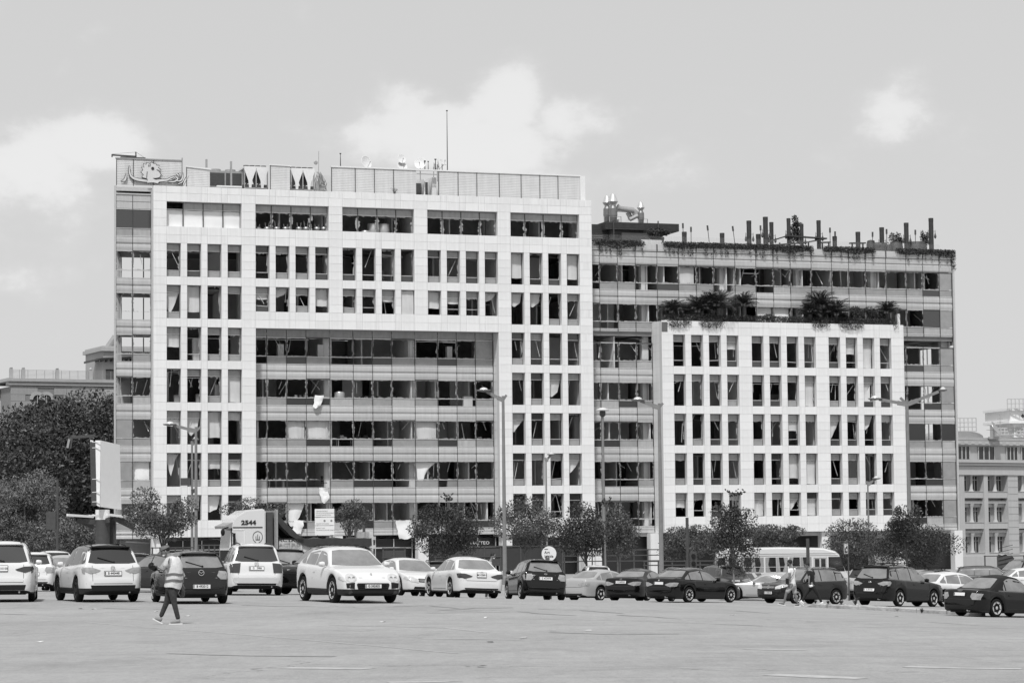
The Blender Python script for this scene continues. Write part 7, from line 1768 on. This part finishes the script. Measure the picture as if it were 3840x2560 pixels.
def figure(x, base_y, Y, label, J, sc, org, cl, z0=None):
    """J: joints in enlarged photo pixels with depth; sc: pixels per metre there; org: (x,y) pixel under the feet"""
    p = at(x, base_y, Y); g = TZ(p.x, Y) if z0 is None else z0
    root = thing('person', (p.x, Y, g), 0, label, 'person')
    P = {k: ((v[0]-org[0])/sc, v[2], (org[1]-v[1])/sc) for k, v in J.items()}
    q = lambda k, *r: (*P[k], *r)
    mid = lambda a, b, t: tuple(P[a][i]+(P[b][i]-P[a][i])*t for i in range(3))
    ch = [[q('pelvis', .125, .1), (*mid('pelvis', 'chest', .45), .115, .09), q('chest', .135, .1), q('neckb', .07, .065), q('neck', .05), q('skull', .06)]]
    for s in 'nf':
        ch.append([q('chest', .135, .1), q('sh'+s, .058), (*mid('sh'+s, 'el'+s, .5), .047), q('el'+s, .038), (*mid('el'+s, 'wr'+s, .4), .036), q('wr'+s, .025)])
        ch.append([q('pelvis', .125, .1), q('hip'+s, .092), (*mid('hip'+s, 'kn'+s, .5), .078), q('kn'+s, .056), (*mid('kn'+s, 'an'+s, .35), .052), q('an'+s, .036)])
    skin('body', ch, cl.get('skin', SKIN), root)
    for s in 'nf': hand(root, P['wr'+s], P['ha'+s], cl.get('skin', SKIN), 1 if s == 'n' else -1)
    # top
    tk = cl.get('th', .02); hem = mid('pelvis', 'chest', -.15)
    ch = [[(*hem, .148+tk, .125+tk), (*mid('pelvis', 'chest', .5), .135+tk, .105+tk), q('chest', .15+tk, .115+tk), (*mid('chest', 'neckb', .75), .1, .085)]]
    for s in 'nf': ch.append([q('chest', .15+tk, .115+tk), q('sh'+s, .075), (*mid('sh'+s, 'el'+s, cl.get('sleeve', .6)), .066)])
    skin('shirt', ch, cl['top'], root)
    # trousers or shorts
    e = cl.get('leg', 1.0); ch = [[(*mid('pelvis', 'chest', .12), .13, .115), q('pelvis', .14, .118)]]
    for s in 'nf':
        c2_ = [q('pelvis', .14, .118), q('hip'+s, .105)]
        if e >= 1: c2_ += [(*mid('hip'+s, 'kn'+s, .5), .09), q('kn'+s, .068), (*mid('kn'+s, 'an'+s, .4), .06), (*mid('kn'+s, 'an'+s, 1.0), .052)]
        else: c2_ += [(*mid('hip'+s, 'kn'+s, .6), .09), (*mid('hip'+s, 'kn'+s, 1.0), .085)]
        ch.append(c2_)
    skin('trousers' if e >= 1 else 'shorts', ch, cl['low'], root, root=1)
    for s in 'nf': shoe(root, P['he'+s], P['to'+s], cl.get('shoe', SHOE), cl.get('sole', SOLE))
    head(root, P['skull'], cl['face'], cl.get('tilt', 0), cl.get('hs', 1.0), cl.get('skin', SKIN), cap=cl.get('cap', 0), mask=cl.get('mask', 0), beard=cl.get('beard', 0))
    return root, P
# the walking parking attendant
J = dict(skull=(362,232,0), neck=(395,290,0), neckb=(425,330,0), chest=(470,430,0), pelvis=(455,800,0), shn=(420,375,-.17), eln=(358,550,-.24), wrn=(245,478,-.2), han=(180,450,-.18), shf=(560,390,.17), elf=(620,600,.22), wrf=(632,770,.2), haf=(645,850,.2),
 hipn=(480,850,-.09), knn=(515,1090,-.09), ann=(585,1370,-.08), hen=(632,1438,-.08), ton=(435,1442,-.1), hipf=(435,850,.09), knf=(375,1080,.08), anf=(270,1330,.07), hef=(285,1425,.07), tof=(148,1352,.05))
per, P = figure((540+450/4.478)/1.6327, 1436, 59, 'man walking left in cap, face mask and striped reflective vest', J, 756, (450, 1445), dict(top=TEE, low=JEANS, face=(-1, -.1, 0), tilt=.45, cap=1, mask=1, sleeve=.75, th=.0, hs=1.02))
# vest: an open sleeveless shell with bands
px = lambda x, y: ((x-450)/756, (1445-y)/756)
rows_ = [(320, 385, 560, .1), (350, 400, 595, .15), (430, 400, 625, .19), (520, 385, 640, .2), (600, 372, 652, .2), (640, 366, 655, .2), (700, 360, 650, .2), (745, 356, 645, .2), (800, 350, 632, .2), (838, 346, 620, .2)]
g_ = []
for (y, xa, xb, dep) in rows_:
    a, z = px(xa, y); b, _ = px(xb, y); c, w = (a+b)/2, (b-a)/2; row = []
    for k in range(25):
        t = 2*pi*k/24; rr = 1+.04*sin(5*t+y*.02)+.03*sin(9*t+y*.05); row.append((c+w*cos(t)*rr, dep*sin(t)*rr, z+.012*sin(3*t)-(.03*cos(t) if y > 780 else 0)))
    g_.append(row)
m = MB().sheet(g_); m.mi = 0
vest = m.build('vest', VEST, per, smooth=True, angle=80)
for ya, yb_ in ((600, 640), (702, 745)):
    g2 = []
    for y in (ya, yb_):
        i = max(j for j in range(len(rows_)) if rows_[j][0] <= y); j = min(i+1, len(rows_)-1); t = (y-rows_[i][0])/max(1, rows_[j][0]-rows_[i][0]); g2.append([tuple(g_[i][k][q]+(g_[j][k][q]-g_[i][k][q])*t for q in range(3)) for k in range(25)])
    cx = (px(510, 0)[0]); g2 = [[(cx+(a-cx)*1.03, b*1.04, c) for a, b, c in r_] for r_ in g2]
    MB().sheet(g2).build('reflective_band', BAND, vest, smooth=True)
hat = thing('held_hat', (per.location.x+(148-450)/756, 58.8, per.location.z+(1445-472)/756), 0, 'dark round hat held out in the attendant\'s hand', 'hat'); m = MB(); m.lathe([(.001, .0), (.075, .0), (.08, .04), (.075, .0), (.001, -.01)], n=16, axis='y'); ell(m, (0, .03, 0), (.055, .05, .05)); m.build('brim', TRIM, hat, smooth=True)
bag = thing('plastic_bag', (per.location.x+(615-450)/756, 59.2, per.location.z+(1445-915)/756), 0, 'dark shiny plastic bag hanging from the attendant\'s lowered hand', 'bag'); m = MB(); ell(m, (0, 0, -.02), (.075, .05, .1), 10, 8); m.tube([(-.02, 0, .07), (0, 0, .13), (.03, 0, .08)], .01, 5); m.v = [(a+.012*sin(c*60), b+.01*sin(a*70), c) for a, b, c in m.v]; m.build('sack', mat('bag_plastic', .03, .25, spec=.8), bag, smooth=True, angle=180)
# man in white shirt and shorts
J = dict(skull=(545,285,0), neck=(560,365,0), neckb=(585,400,0), chest=(598,500,0), pelvis=(615,830,0), shn=(530,450,-.17), eln=(528,620,-.22), wrn=(500,795,-.22), han=(515,890,-.2), shf=(668,430,.16), elf=(690,600,.2), wrf=(640,740,.25), haf=(600,800,.25),
 hipn=(560,860,-.08), knn=(450,1010,-.1), ann=(388,1255,-.1), hen=(400,1305,-.1), ton=(240,1270,-.14), hipf=(650,870,.09), knf=(675,1050,.08), anf=(735,1270,.06), hef=(780,1325,.06), tof=(655,1335,0))
p2, P = figure((2880+590/6.535)/1.6327, 1387, 102.2, 'bearded man in white shirt and rolled light shorts walking left with a shoulder bag', J, 634, (590, 1335), dict(top=WTEE, low=SHORTS, face=(-.85, .5, 0), leg=.5, beard=1, skin=SKIND, sleeve=.55, th=.012, shoe=SKIND, sole=SOLE))
b = thing('shoulder_bag', (p2.location.x+(468-590)/634, p2.location.y-.2, p2.location.z+(1335-715)/634), 0, 'small black bag on a thin strap across the white shirt', 'bag'); m = MB(); m.box((-.05, -.1, -.11), (.05, .1, .1)); m.build('pouch', TRIM, b); m = MB(); o = Vector((468, 0, 715)); pts = [Vector(((x-468)/634, dy, (715-y)/634)) for x, y, dy in ((480, 620, .02), (560, 640, -.0), (615, 560, -.02), (645, 470, .0), (632, 385, .12))]; m.tube(pts, .011, 5); m.build('strap', TRIM, b)
# man in black
J = dict(skull=(978,375,0), neck=(1000,450,0), neckb=(1030,480,0), chest=(1055,570,0), pelvis=(1110,850,0), shn=(1000,530,-.17), eln=(1012,655,-.22), wrn=(1000,810,-.22), han=(1010,890,-.2), shf=(1120,510,.16), elf=(1165,640,.2), wrf=(1120,780,.22), haf=(1080,850,.22),
 hipn=(1120,900,-.08), knn=(1225,1075,-.08), ann=(1312,1275,-.08), hen=(1372,1300,-.08), ton=(1225,1345,-.1), hipf=(1080,890,.09), knf=(945,1055,.09), anf=(825,1265,.09), hef=(775,1240,.09), tof=(885,1335,.06))
p3, P = figure((2880+1080/6.535)/1.6327, 1389, 106.6, 'man all in black walking left behind the bearded man, holding a white packet', J, 608, (1080, 1348), dict(top=BTEE, low=BTEE, face=(-1, .1, 0), tilt=.3, sleeve=.75, th=.005, shoe=SOLE, sole=SOLE))
o = thing('packet', (p3.location.x+(1045-1080)/608, p3.location.y-.28, p3.location.z+(1348-862)/608), 0, 'crumpled white packet in the hand of the man in black', 'packet'); m = MB(); ell(m, (0, 0, 0), (.09, .05, .045), 9, 6); m.v = [(a, b+.01*sin(a*80), c+.012*sin(a*50+b*40)) for a, b, c in m.v]; m.build('wrap', SOLE, o)
# masked man behind the white saloon
J = dict(skull=(1905,478,0), neck=(1880,530,0), neckb=(1865,555,0), chest=(1850,620,0), pelvis=(1820,790,0), shn=(1845,580,-.18), eln=(1855,690,-.22), wrn=(1900,750,-.2), han=(1935,745,-.2), shf=(1865,580,.18), elf=(1880,690,.2), wrf=(1920,740,.2), haf=(1960,740,.2), hipn=(1815,810,-.09), knn=(1820,960,-.08), ann=(1795,1105,-.08), hen=(1780,1130,-.08), ton=(1835,1130,-.08), hipf=(1825,810,.09), knf=(1850,960,.08), anf=(1850,1105,.08), hef=(1835,1130,.08), tof=(1895,1130,.08))
figure((1380+1830/4.055)/1.6327, 1365, 103.5, 'masked man standing behind the gap between white saloon and black hatchback', J, 395, (1830, 1132), dict(top=TEE, low=JEANS, face=(.95, -.3, 0), tilt=.3, mask=1, sleeve=.7))
J = dict(skull=(0,-1.68,0), neck=(0,-1.55,0), neckb=(0,-1.48,0), chest=(0,-1.3,0), pelvis=(0,-.95,0), shn=(-.18,-1.42,0), eln=(-.23,-1.15,0), wrn=(-.22,-.9,-.03), han=(-.22,-.8,-.04), shf=(.18,-1.42,0), elf=(.23,-1.15,0), wrf=(.22,-.9,-.03), haf=(.22,-.8,-.04), hipn=(-.09,-.9,0), knn=(-.1,-.5,-.02), ann=(-.1,-.09,0), hen=(-.1,-.01,.06), ton=(-.1,-.01,-.2), hipf=(.09,-.9,0), knf=(.1,-.5,0), anf=(.1,-.09,0), hef=(.1,-.01,.06), tof=(.12,-.01,-.2))
figure(1258.5, 1370, 105, 'dark haired man whose head shows above the black hatchback below the round sign', J, 1, (0, 0), dict(top=TEE, low=JEANS, face=(.2, -1, 0), skin=SKIND))
# ------------------------------------------------------------------ truck
tl = at(555, 1300, 150); tr = thing('dump_truck', (tl.x, 150, TZ(tl.x, 150)), radians(200), 'white lorry cab numbered 2544 with open window and tarpaulin covered dump body', 'truck')
prof = [(-1.1, .75), (.95, .75), (1.0, 1.1), (.98, 2.2), (.86, 3.2), (.78, 3.68), (.6, 3.9), (.4, 4.0), (.05, 4.22), (-.9, 4.3), (-1.1, 4.22)]
m = MB(); m.prism(prof, -1.2, 1.2, 'y'); me = m.mesh('cab', P_WHITE); bm = bmesh.new(); bm.from_mesh(me); bmesh.ops.recalc_face_normals(bm, faces=bm.faces); bmesh.ops.bevel(bm, geom=[e for e in bm.edges if abs(e.calc_face_angle(0)) > .5], offset=.07, segments=2, affect='EDGES'); bm.to_mesh(me); bm.free(); me.shade_smooth(); me.set_sharp_from_angle(angle=radians(35)); link('cab', me, tr)
m = MB(); m.add([(.998, -1.05, 2.15), (.998, 1.05, 2.15), (.88, 1.02, 3.18), (.88, -1.02, 3.18)], [(0,1,2,3)]); m.v += []; m.build('windscreen', GLASSL, tr)
m = MB(); m.prism([(.86, 3.25), (1.25, 3.2), (1.28, 3.35), (.8, 3.55)], -1.15, 1.15, 'y'); m.build('sun_visor', METAL, tr, fix=True)
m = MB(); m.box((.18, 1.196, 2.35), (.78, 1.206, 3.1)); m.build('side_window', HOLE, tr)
m = MB(); m.box((.14, 1.2, 2.3), (.84, 1.22, 2.35)); m.box((.12, 1.2, 2.3), (.17, 1.22, 3.15)); m.box((.79, 1.2, 2.3), (.84, 1.22, 3.15)); m.box((.12, 1.2, 3.11), (.84, 1.22, 3.16)); m.box((.1, 1.2, .8), (.12, 1.212, 2.3)); m.build('window_frame', WHITEP, tr)
m = MB(); m.box((-.9, 1.2, 3.24), (.82, 1.225, 3.29)); m.box((.84, 1.2, 2.1), (.9, 1.215, 3.24)); m.build('drip_rail', TRIM, tr)
m = MB(); m.box((.95, -1.15, .6), (1.15, 1.15, 1.3)); m.box((1.0, -.9, 1.4), (1.03, .9, 2.0)); m.build('bumper_grille', TRIM, tr)
m = MB(); m.box((.72, 1.3, 2.3), (.82, 1.5, 2.95)); m.obox((.9, 1.2, 3.0), (.8, 1.4, 2.9), .04, .04); m.build('mirror', TRIM, tr)
m = MB(); m.obox((1.0, 1.1, 3.3), (1.35, 1.3, 3.2), .06, .06); ell(m, (1.4, 1.3, 3.0), (.12, .1, .2)); m.build('front_mirror', TRIM, tr)
l = link('fleet_number', text_mesh('2544', .34, INK, .004, 1.25, bold=.014), tr, (-.1, 1.22, 3.52)); l.rotation_euler = (pi/2, 0, pi)
m = MB(); n = 24
for r0, r1, z0_, z1_ in ((.26, .29, .0, 1.0),):
    vs = []
    for i in range(n+1):
        t = -1.2+(2*pi-.6-0)*i/n+.0
        for r_ in (r0, r1): vs.append((-.62+r_*cos(t), 1.212, 2.72+r_*1.15*sin(t)))
    m.add(vs, [(2*i, 2*i+1, 2*i+3, 2*i+2) for i in range(n)])
for dx in (-.1, 0, .1): m.box((-.635+dx, 1.21, 2.57), (-.605+dx, 1.216, 2.87-abs(dx)))
m.box((-.75, 1.21, 2.55), (-.5, 1.216, 2.59)); m.build('door_emblem', INK, tr)
ty, ri = wheel_meshes(.5, 'steel', METAL)
for x in (.6, -3.2, -4.6):
    for s in (-1, 1): w = link('wheel', ty, tr); w.location = (x, s*1.08, .5); w.rotation_euler = (0, 0, 0 if s > 0 else pi); link('rim', ri, w)
m = MB(); m.box((-6.8, -.5, .55), (-1, .5, .85)); m.box((-1.5, -1.1, .8), (-1.15, 1.18, 4.1)); m.build('chassis', METALD, tr)
m = MB(); m.obox((-1.7, 1.2, .9), (-1.7, 1.2, 4.25), .35, .1); m.box((-1.75, -1.2, .9), (-1.6, 1.2, 4.2)); m.build('headboard', METAL, tr)
RUSTY = mat('scuffed_white', .5, .7, var=.2, scale=3, dirt=.7, streak=.15)
m = MB(); m.box((-7.1, -1.2, 1.0), (-1.85, 1.2, 2.55)); m.build('dump_body', RUSTY, tr)
for x in np.arange(-6.9, -2, .62): m = MB(); m.box((x, 1.2, 1.0), (x+.1, 1.28, 2.5)); m.build('body_rib', RUSTY, tr)
l = link('body_lettering', text_mesh('ACTROS', .26, INK, .004, 1.5, bold=.008), tr, (-2.5, 1.36, 2.52)); l.rotation_euler = (pi/2, 0, pi)
m = MB(); m.box((-7.35, -1.25, .9), (-7.12, 1.3, 2.95)); m.box((-7.5, 1.1, 2.5), (-7.35, 1.3, 2.7)); m.box((-7.5, 1.1, 2.0), (-7.35, 1.3, 2.2)); m.build('tailgate', RUSTY, tr)
g_ = []
for i in range(25):
    x = -1.75-5.5*i/24; zt = 2.6+1.4*max(0, 1-i/7)**1.3; g_.append([(x, y, zt-((.42+.05*sin(i*.9)+.04*sin(i*2.3)) if abs(y) > 1.31 else 0)+.08*sin(i*1.3+y*2)*(abs(y) < 1.2)+.02*sin(i*2.1)) for y in (-1.33, -1.3, -.6, 0, .6, 1.3, 1.33)])
MB().sheet(g_).build('tarpaulin', mat('tarp', .03, .7, var=.3, scale=4), tr, smooth=True, angle=80)
J2 = thing('person', tr.location+Vector((0, 0, 0)), tr.rotation_euler.z, 'bearded driver looking out of the open lorry cab window', 'person')
skin('body', [[(.35, .75, 1.95, .17, .14), (.37, .8, 2.32, .15, .12), (.4, .83, 2.55, .06)], [(.37, .8, 2.32, .15, .12), (.5, .95, 2.35, .07), (.6, 1.12, 2.28, .05)]], TEE, J2); head(J2, (.42, .9, 2.7), (.6, .8, 0), 0, 1.0, SKIND, beard=1)
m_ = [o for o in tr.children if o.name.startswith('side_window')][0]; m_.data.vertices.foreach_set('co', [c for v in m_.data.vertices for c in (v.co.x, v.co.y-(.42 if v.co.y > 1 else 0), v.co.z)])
# ------------------------------------------------------------------ minibus
bl0 = at(1794, 1300, 142); bus = thing('minibus', (bl0.x, 142, TZ(bl0.x, 142)), radians(-2), 'long white minibus with curtains and curved grey stripes behind the parked cars', 'bus')
prof = [(-3.5, .5), (3.4, .5), (3.48, .7), (3.45, 1.15), (3.3, 1.45), (3.0, 2.25), (2.8, 2.42), (2.2, 2.6), (0, 2.66), (-3.1, 2.64), (-3.45, 2.5), (-3.52, 1.2)]
wv = [(1640, 1694), (1700, 1751.5), (1756.5, 1806), (1811, 1860)]
m = MB(); zb, zt = 1.36, 2.12
P_ = prof; n = len(P_)
side_x = []
# body with window openings on the right hand side: panels around them
m.prism(prof, -1.0, 1.0, 'y'); me = m.mesh('body', P_WHITE); bm = bmesh.new(); bm.from_mesh(me); bmesh.ops.recalc_face_normals(bm, faces=bm.faces); bmesh.ops.bevel(bm, geom=[e for e in bm.edges if abs(e.calc_face_angle(0)) > .9], offset=.09, segments=3, affect='EDGES'); bm.to_mesh(me); bm.free(); me.shade_smooth(); me.set_sharp_from_angle(angle=radians(35)); link('body', me, bus)
X_ = lambda v: (v-1794)/43.0
CUR = mat('bus_curtain', .32, .9, var=.2, scale=6, streak=.3)
for a, b in wv:
    a, b = X_(a), X_(b); w = MB(); w.box((a, -1.012, zb), (b, -1.004, zt)); w = w.build('window', GLASS, bus)
    c = MB(); k = (b-a)
    for q, s in ((a+.02, 1), (b-.02, -1)):
        c.add([(q, -1.016, zt), (q+s*k*.16, -1.016, zt), (q+s*k*.1, -1.016, (zb+zt)/2), (q+s*k*.2, -1.016, zb), (q, -1.016, zb)], [(0,1,2,3,4) if s < 0 else (4,3,2,1,0)])
    mid_ = (a+b)/2; c.add([(mid_-.05, -1.016, zt), (mid_+.12, -1.016, zt), (mid_+.2, -1.016, zb), (mid_-.02, -1.016, zb)], [(3,2,1,0)]); c.build('curtain', CUR, w)
    r_ = MB(); r_.box((a, -1.022, zb+.24), (b, -1.014, zb+.27)); r_.box((mid_-.03, -1.022, zb), (mid_+.01, -1.014, zt)); r_.build('window_rail', ALUM, w)
for a, b in ((1868, 1878.5), (1882, 1892.5)): a, b = X_(a), X_(b); w = MB(); w.box((a, -1.012, .9), (b, -1.004, 2.02)); w.build('door_window', GLASS, bus)
m = MB()
for v in (1866, 1880, 1894.5): m.box((X_(v)-.02, -1.02, .6), (X_(v)+.02, -1.0, 2.1))
m.box((X_(1866), -1.02, 2.06), (X_(1894.5), -1.0, 2.1)); m.build('door_frame', ALUM, bus)
m = MB(); m.add([(X_(1899), -1.008, 1.36), (X_(1936), -1.008, 1.36), (X_(1926), -1.008, 2.12), (X_(1899), -1.008, 2.12)], [(0,1,2,3)]); m.build('front_side_window', GLASS, bus)
m = MB(); m.add([(3.335, -.9, 1.42), (3.335, .9, 1.42), (3.03, .85, 2.24), (3.03, -.85, 2.24)], [(0,1,2,3)]); m.build('windscreen', GLASS, bus)
for z in (2.2, 2.3): m = MB(); m.box((-3.4, -1.015, z), (2.95, -1.0, z+.02)); m.build('gutter_line', METAL, bus)
m = MB(); m.box((-3.4, -1.012, .98), (3.4, -1.002, 1.0)); m.build('waist_line', METAL, bus)
STR = mat('stripe_grey', .14, .5)
for k in range(3):
    m = MB(); x0 = X_(1687)+.52*k; pts = [(x0+.55*t+.45*t*t*(1 if t < .5 else 1), 1.3-.62*sin(t*pi/2)**1.2) for t in np.linspace(0, 1, 9)]; wdt = .3-.05*k
    m.add([(a, -1.01, c) for a, c in pts]+[(a+wdt*(1-.75*i/8)+.1, -1.01, c) for i, (a, c) in enumerate(pts)], [(i, i+1, i+10, i+9) for i in range(8)]); m.build('stripe', STR, bus)
ty, ri = wheel_meshes(.37, 'steel', METAL)
for x in (2.2, -1.9):
    for s in (-1, 1): w = link('wheel', ty, bus); w.location = (x, s*.93, .37); w.rotation_euler = (0, 0, 0 if s > 0 else pi); link('rim', ri, w)
m = MB(); ell(m, (3.35, -1.15, 1.9), (.08, .06, .16)); m.obox((3.1, -.98, 2.1), (3.35, -1.15, 1.95), .03, .03); m.build('mirror', TRIM, bus)
# cables of the traffic lights and a striped rope
# ------------------------------------------------------------------ furniture and rubble in the open offices
def c6(x, y): return (900+x/1.742, 1200+y/1.742)
def c7(x, y): return (1850+x/1.651, 1150+y/1.651)
def c8(x, y): return (2840+x/1.651, 1150+y/1.651)
CARD = mat('cardboard', .3, .9, var=.1, scale=4); CABW = mat('white_cabinet', .6, .5); CHB = mat('office_chair_black', .02, .7)
def item(kind, c, x, y, w, label, d=2.6, h=None):
    u, z = floc(*c(x, y), d); fl = max(f for f in FZ if f <= z+.9); o = thing(kind, BO, YAW, label, kind.replace('office_', '').replace('_', ' ')); W2 = w/1.742/2/40*1.0
    W2 = w/1.7/39.5/2
    if kind == 'cabinet':
        h = h or 1.9; m = MB(); m.box((u-W2, d, fl), (u+W2, d+.5, fl+h)); m.build('case', CABW, o)
        for k in range(2): m = MB(); m.box((u-W2+.02+k*W2, d-.02, fl+.05), (u-.02+k*W2, d-.003, fl+h-.05)); m.build('door', CABW, o)
    elif kind == 'desk':
        m = MB(); m.box((u-W2, d, fl+.7), (u+W2, d+.75, fl+.75)); m.build('desk_top', CABW, o)
        for a in (u-W2+.04, u+W2-.08):
            for b in (d+.05, d+.66): m = MB(); m.box((a, b, fl), (a+.05, b+.05, fl+.7)); m.build('leg', METAL, o)
        for k in range(3): m = MB(); q = R5.uniform(u-W2+.1, u+W2-.35); m.box((q, d+.1, fl+.752), (q+R5.uniform(.15, .35), d+.4, fl+.75+R5.uniform(.08, .35))); m.build('desk_clutter', R5.choice((CARD, CABW, CHB)), o)
    elif kind == 'office_chair':
        m = MB(); m.box((u-.24, d, fl+.42), (u+.24, d+.46, fl+.5)); m.build('seat', CHB, o); m = MB(); m.box((u-.22, d+.42, fl+.55), (u+.22, d+.5, fl+1.1)); m.build('backrest', CHB, o)
        m = MB(); m.tube([(u, d+.23, fl+.1), (u, d+.23, fl+.42)], .03, 6)
        for k in range(5): a = k*1.257; m.obox((u, d+.23, fl+.1), (u+.3*cos(a), d+.23+.3*sin(a), fl+.05), .04, .03)
        m.build('chair_base', METAL, o)
    elif kind == 'box':
        h = h or .5; m = MB(); m.box((u-W2, d, fl), (u+W2, d+.4, fl+h)); m.build('carton', CARD, o); m = MB(); m.box((u-W2-.01, d-.01, fl+h), (u+W2+.01, d+.41, fl+h+.03)); m.build('lid', CARD, o)
    elif kind == 'drum':
        h = h or 1.0; m = MB(); m.lathe([(W2*.9, fl), (W2, fl+.1), (W2, fl+h-.1), (W2*.9, fl+h)], (u, d, 0), 16); m.build('drum_shell', METAL, o, smooth=True); m = MB(); m.lathe([(W2*.8, fl+h), (W2*.8, fl+h+.04)], (u, d, 0), 12); m.build('lid', METALD, o)
rc = 'row of the glazed recess'
for k, c, x, y, w, lb, h in (('cabinet', c6, 267, 235, 38, f'light upright cabinet behind the second bay of the top {rc}', 1.9), ('cabinet', c6, 527, 235, 38, f'light upright cabinet behind the fourth bay of the top {rc}', 1.9), ('cabinet', c6, 1370, 245, 34, f'light upright cabinet near the right end of the top {rc}', 1.9), ('box', c6, 1040, 290, 80, f'wide pale box low in the eighth bay of the top {rc}', .7),
 ('desk', c6, 400, 500, 100, f'cluttered desk in the third bay of the second {rc}', 0), ('drum', c6, 650, 500, 70, f'broad grey drum in the fifth bay of the second {rc}', 1.3), ('desk', c6, 790, 505, 110, f'desk piled with papers in the sixth bay of the second {rc}', 0), ('desk', c6, 920, 505, 110, f'long desk in the seventh bay of the second {rc}', 0), ('office_chair', c6, 1010, 500, 40, f'black office chair in the eighth bay of the second {rc}', 0), ('cabinet', c6, 1490, 510, 60, f'low cabinet in the eleventh bay of the second {rc}', 1.0),
 ('desk', c6, 690, 775, 100, f'desk with white cloth in the fifth bay of the third {rc}', 0), ('office_chair', c6, 780, 800, 40, f'left office chair in the sixth bay of the third {rc}', 0), ('office_chair', c6, 830, 800, 40, f'right office chair in the sixth bay of the third {rc}', 0), ('desk', c6, 1580, 775, 80, f'desk at the right end of the third {rc}', 0),
 ('desk', c6, 240, 1040, 100, f'rubble covered desk in the second bay of the fourth {rc}', 0), ('office_chair', c6, 552, 1075, 40, f'office chair at the edge of the fourth {rc}', 0), ('box', c6, 795, 1045, 60, f'pale box in the sixth bay of the fourth {rc}', .6), ('desk', c6, 1230, 1060, 90, f'desk in the ninth bay of the fourth {rc}', 0), ('box', c6, 1400, 1080, 90, f'long pale box in the tenth bay of the fourth {rc}', .6)): item(k, c, x, y, w, lb, h=h)
for k, c, x, y, w, lb, h in (('box', c5 if False else (lambda x, y: (x/1.742, 1200+y/1.742)), 1160, 530, 40, 'carton in the first small window of the row beside the second recess row', .8), ('box', (lambda x, y: (x/1.742, 1200+y/1.742)), 1300, 530, 34, 'carton in the second small window beside the second recess row', .9), ('cabinet', (lambda x, y: (x/1.742, 1200+y/1.742)), 1418, 530, 26, 'narrow cabinet in the third small window beside the second recess row', 1.8), ('cabinet', (lambda x, y: (x/1.742, 1200+y/1.742)), 1283, 225, 40, 'tall pale cabinet in the second small window beside the top recess row', 2.2),
 ('drum', c2, 355, 770, 70, 'small grey drum behind the third ribbon window of the top floor', 1.1), ('drum', c2, 420, 770, 80, 'middle grey drum behind the third ribbon window of the top floor', 1.8), ('drum', c2, 498, 765, 76, 'right grey drum behind the third ribbon window of the top floor', 1.8)): item(k, c, x, y, w, lb, d=1.4, h=h)
ufz = 29.75
for i, (x, lb) in enumerate(((1225, 'leftmost'), (1300, 'second'), (1375, 'third'), (1445, 'fourth'), (1550, 'fifth'), (1605, 'sixth'), (1690, 'seventh'), (1745, 'rightmost'))):
    u, z = floc(*c1(x, 755), 1.2); o = thing('office_chair', BO, YAW, f'{lb} stored chair behind the second ribbon window of the top floor', 'chair'); m = MB(); m.lathe([(.3, z-.05), (.34, z+.1), (.3, z+.2), (.2, z+.22)], (u, 1.2, 0), 12); m.build('seat', METAL, o, smooth=True)
    for s in (-1, 1): m = MB(); m.tube([(u+s*.12, 1.2, z+.2), (u+s*.2, 1.2, z+.5+.15*(i % 3))], .04, 6); m.build('leg', METAL, o)
for o in bpy.data.objects:
    if o.parent is None and o.type in {'MESH', 'EMPTY'} and not o.get('label') and not o.get('kind'): print('NOLABEL', o.name)
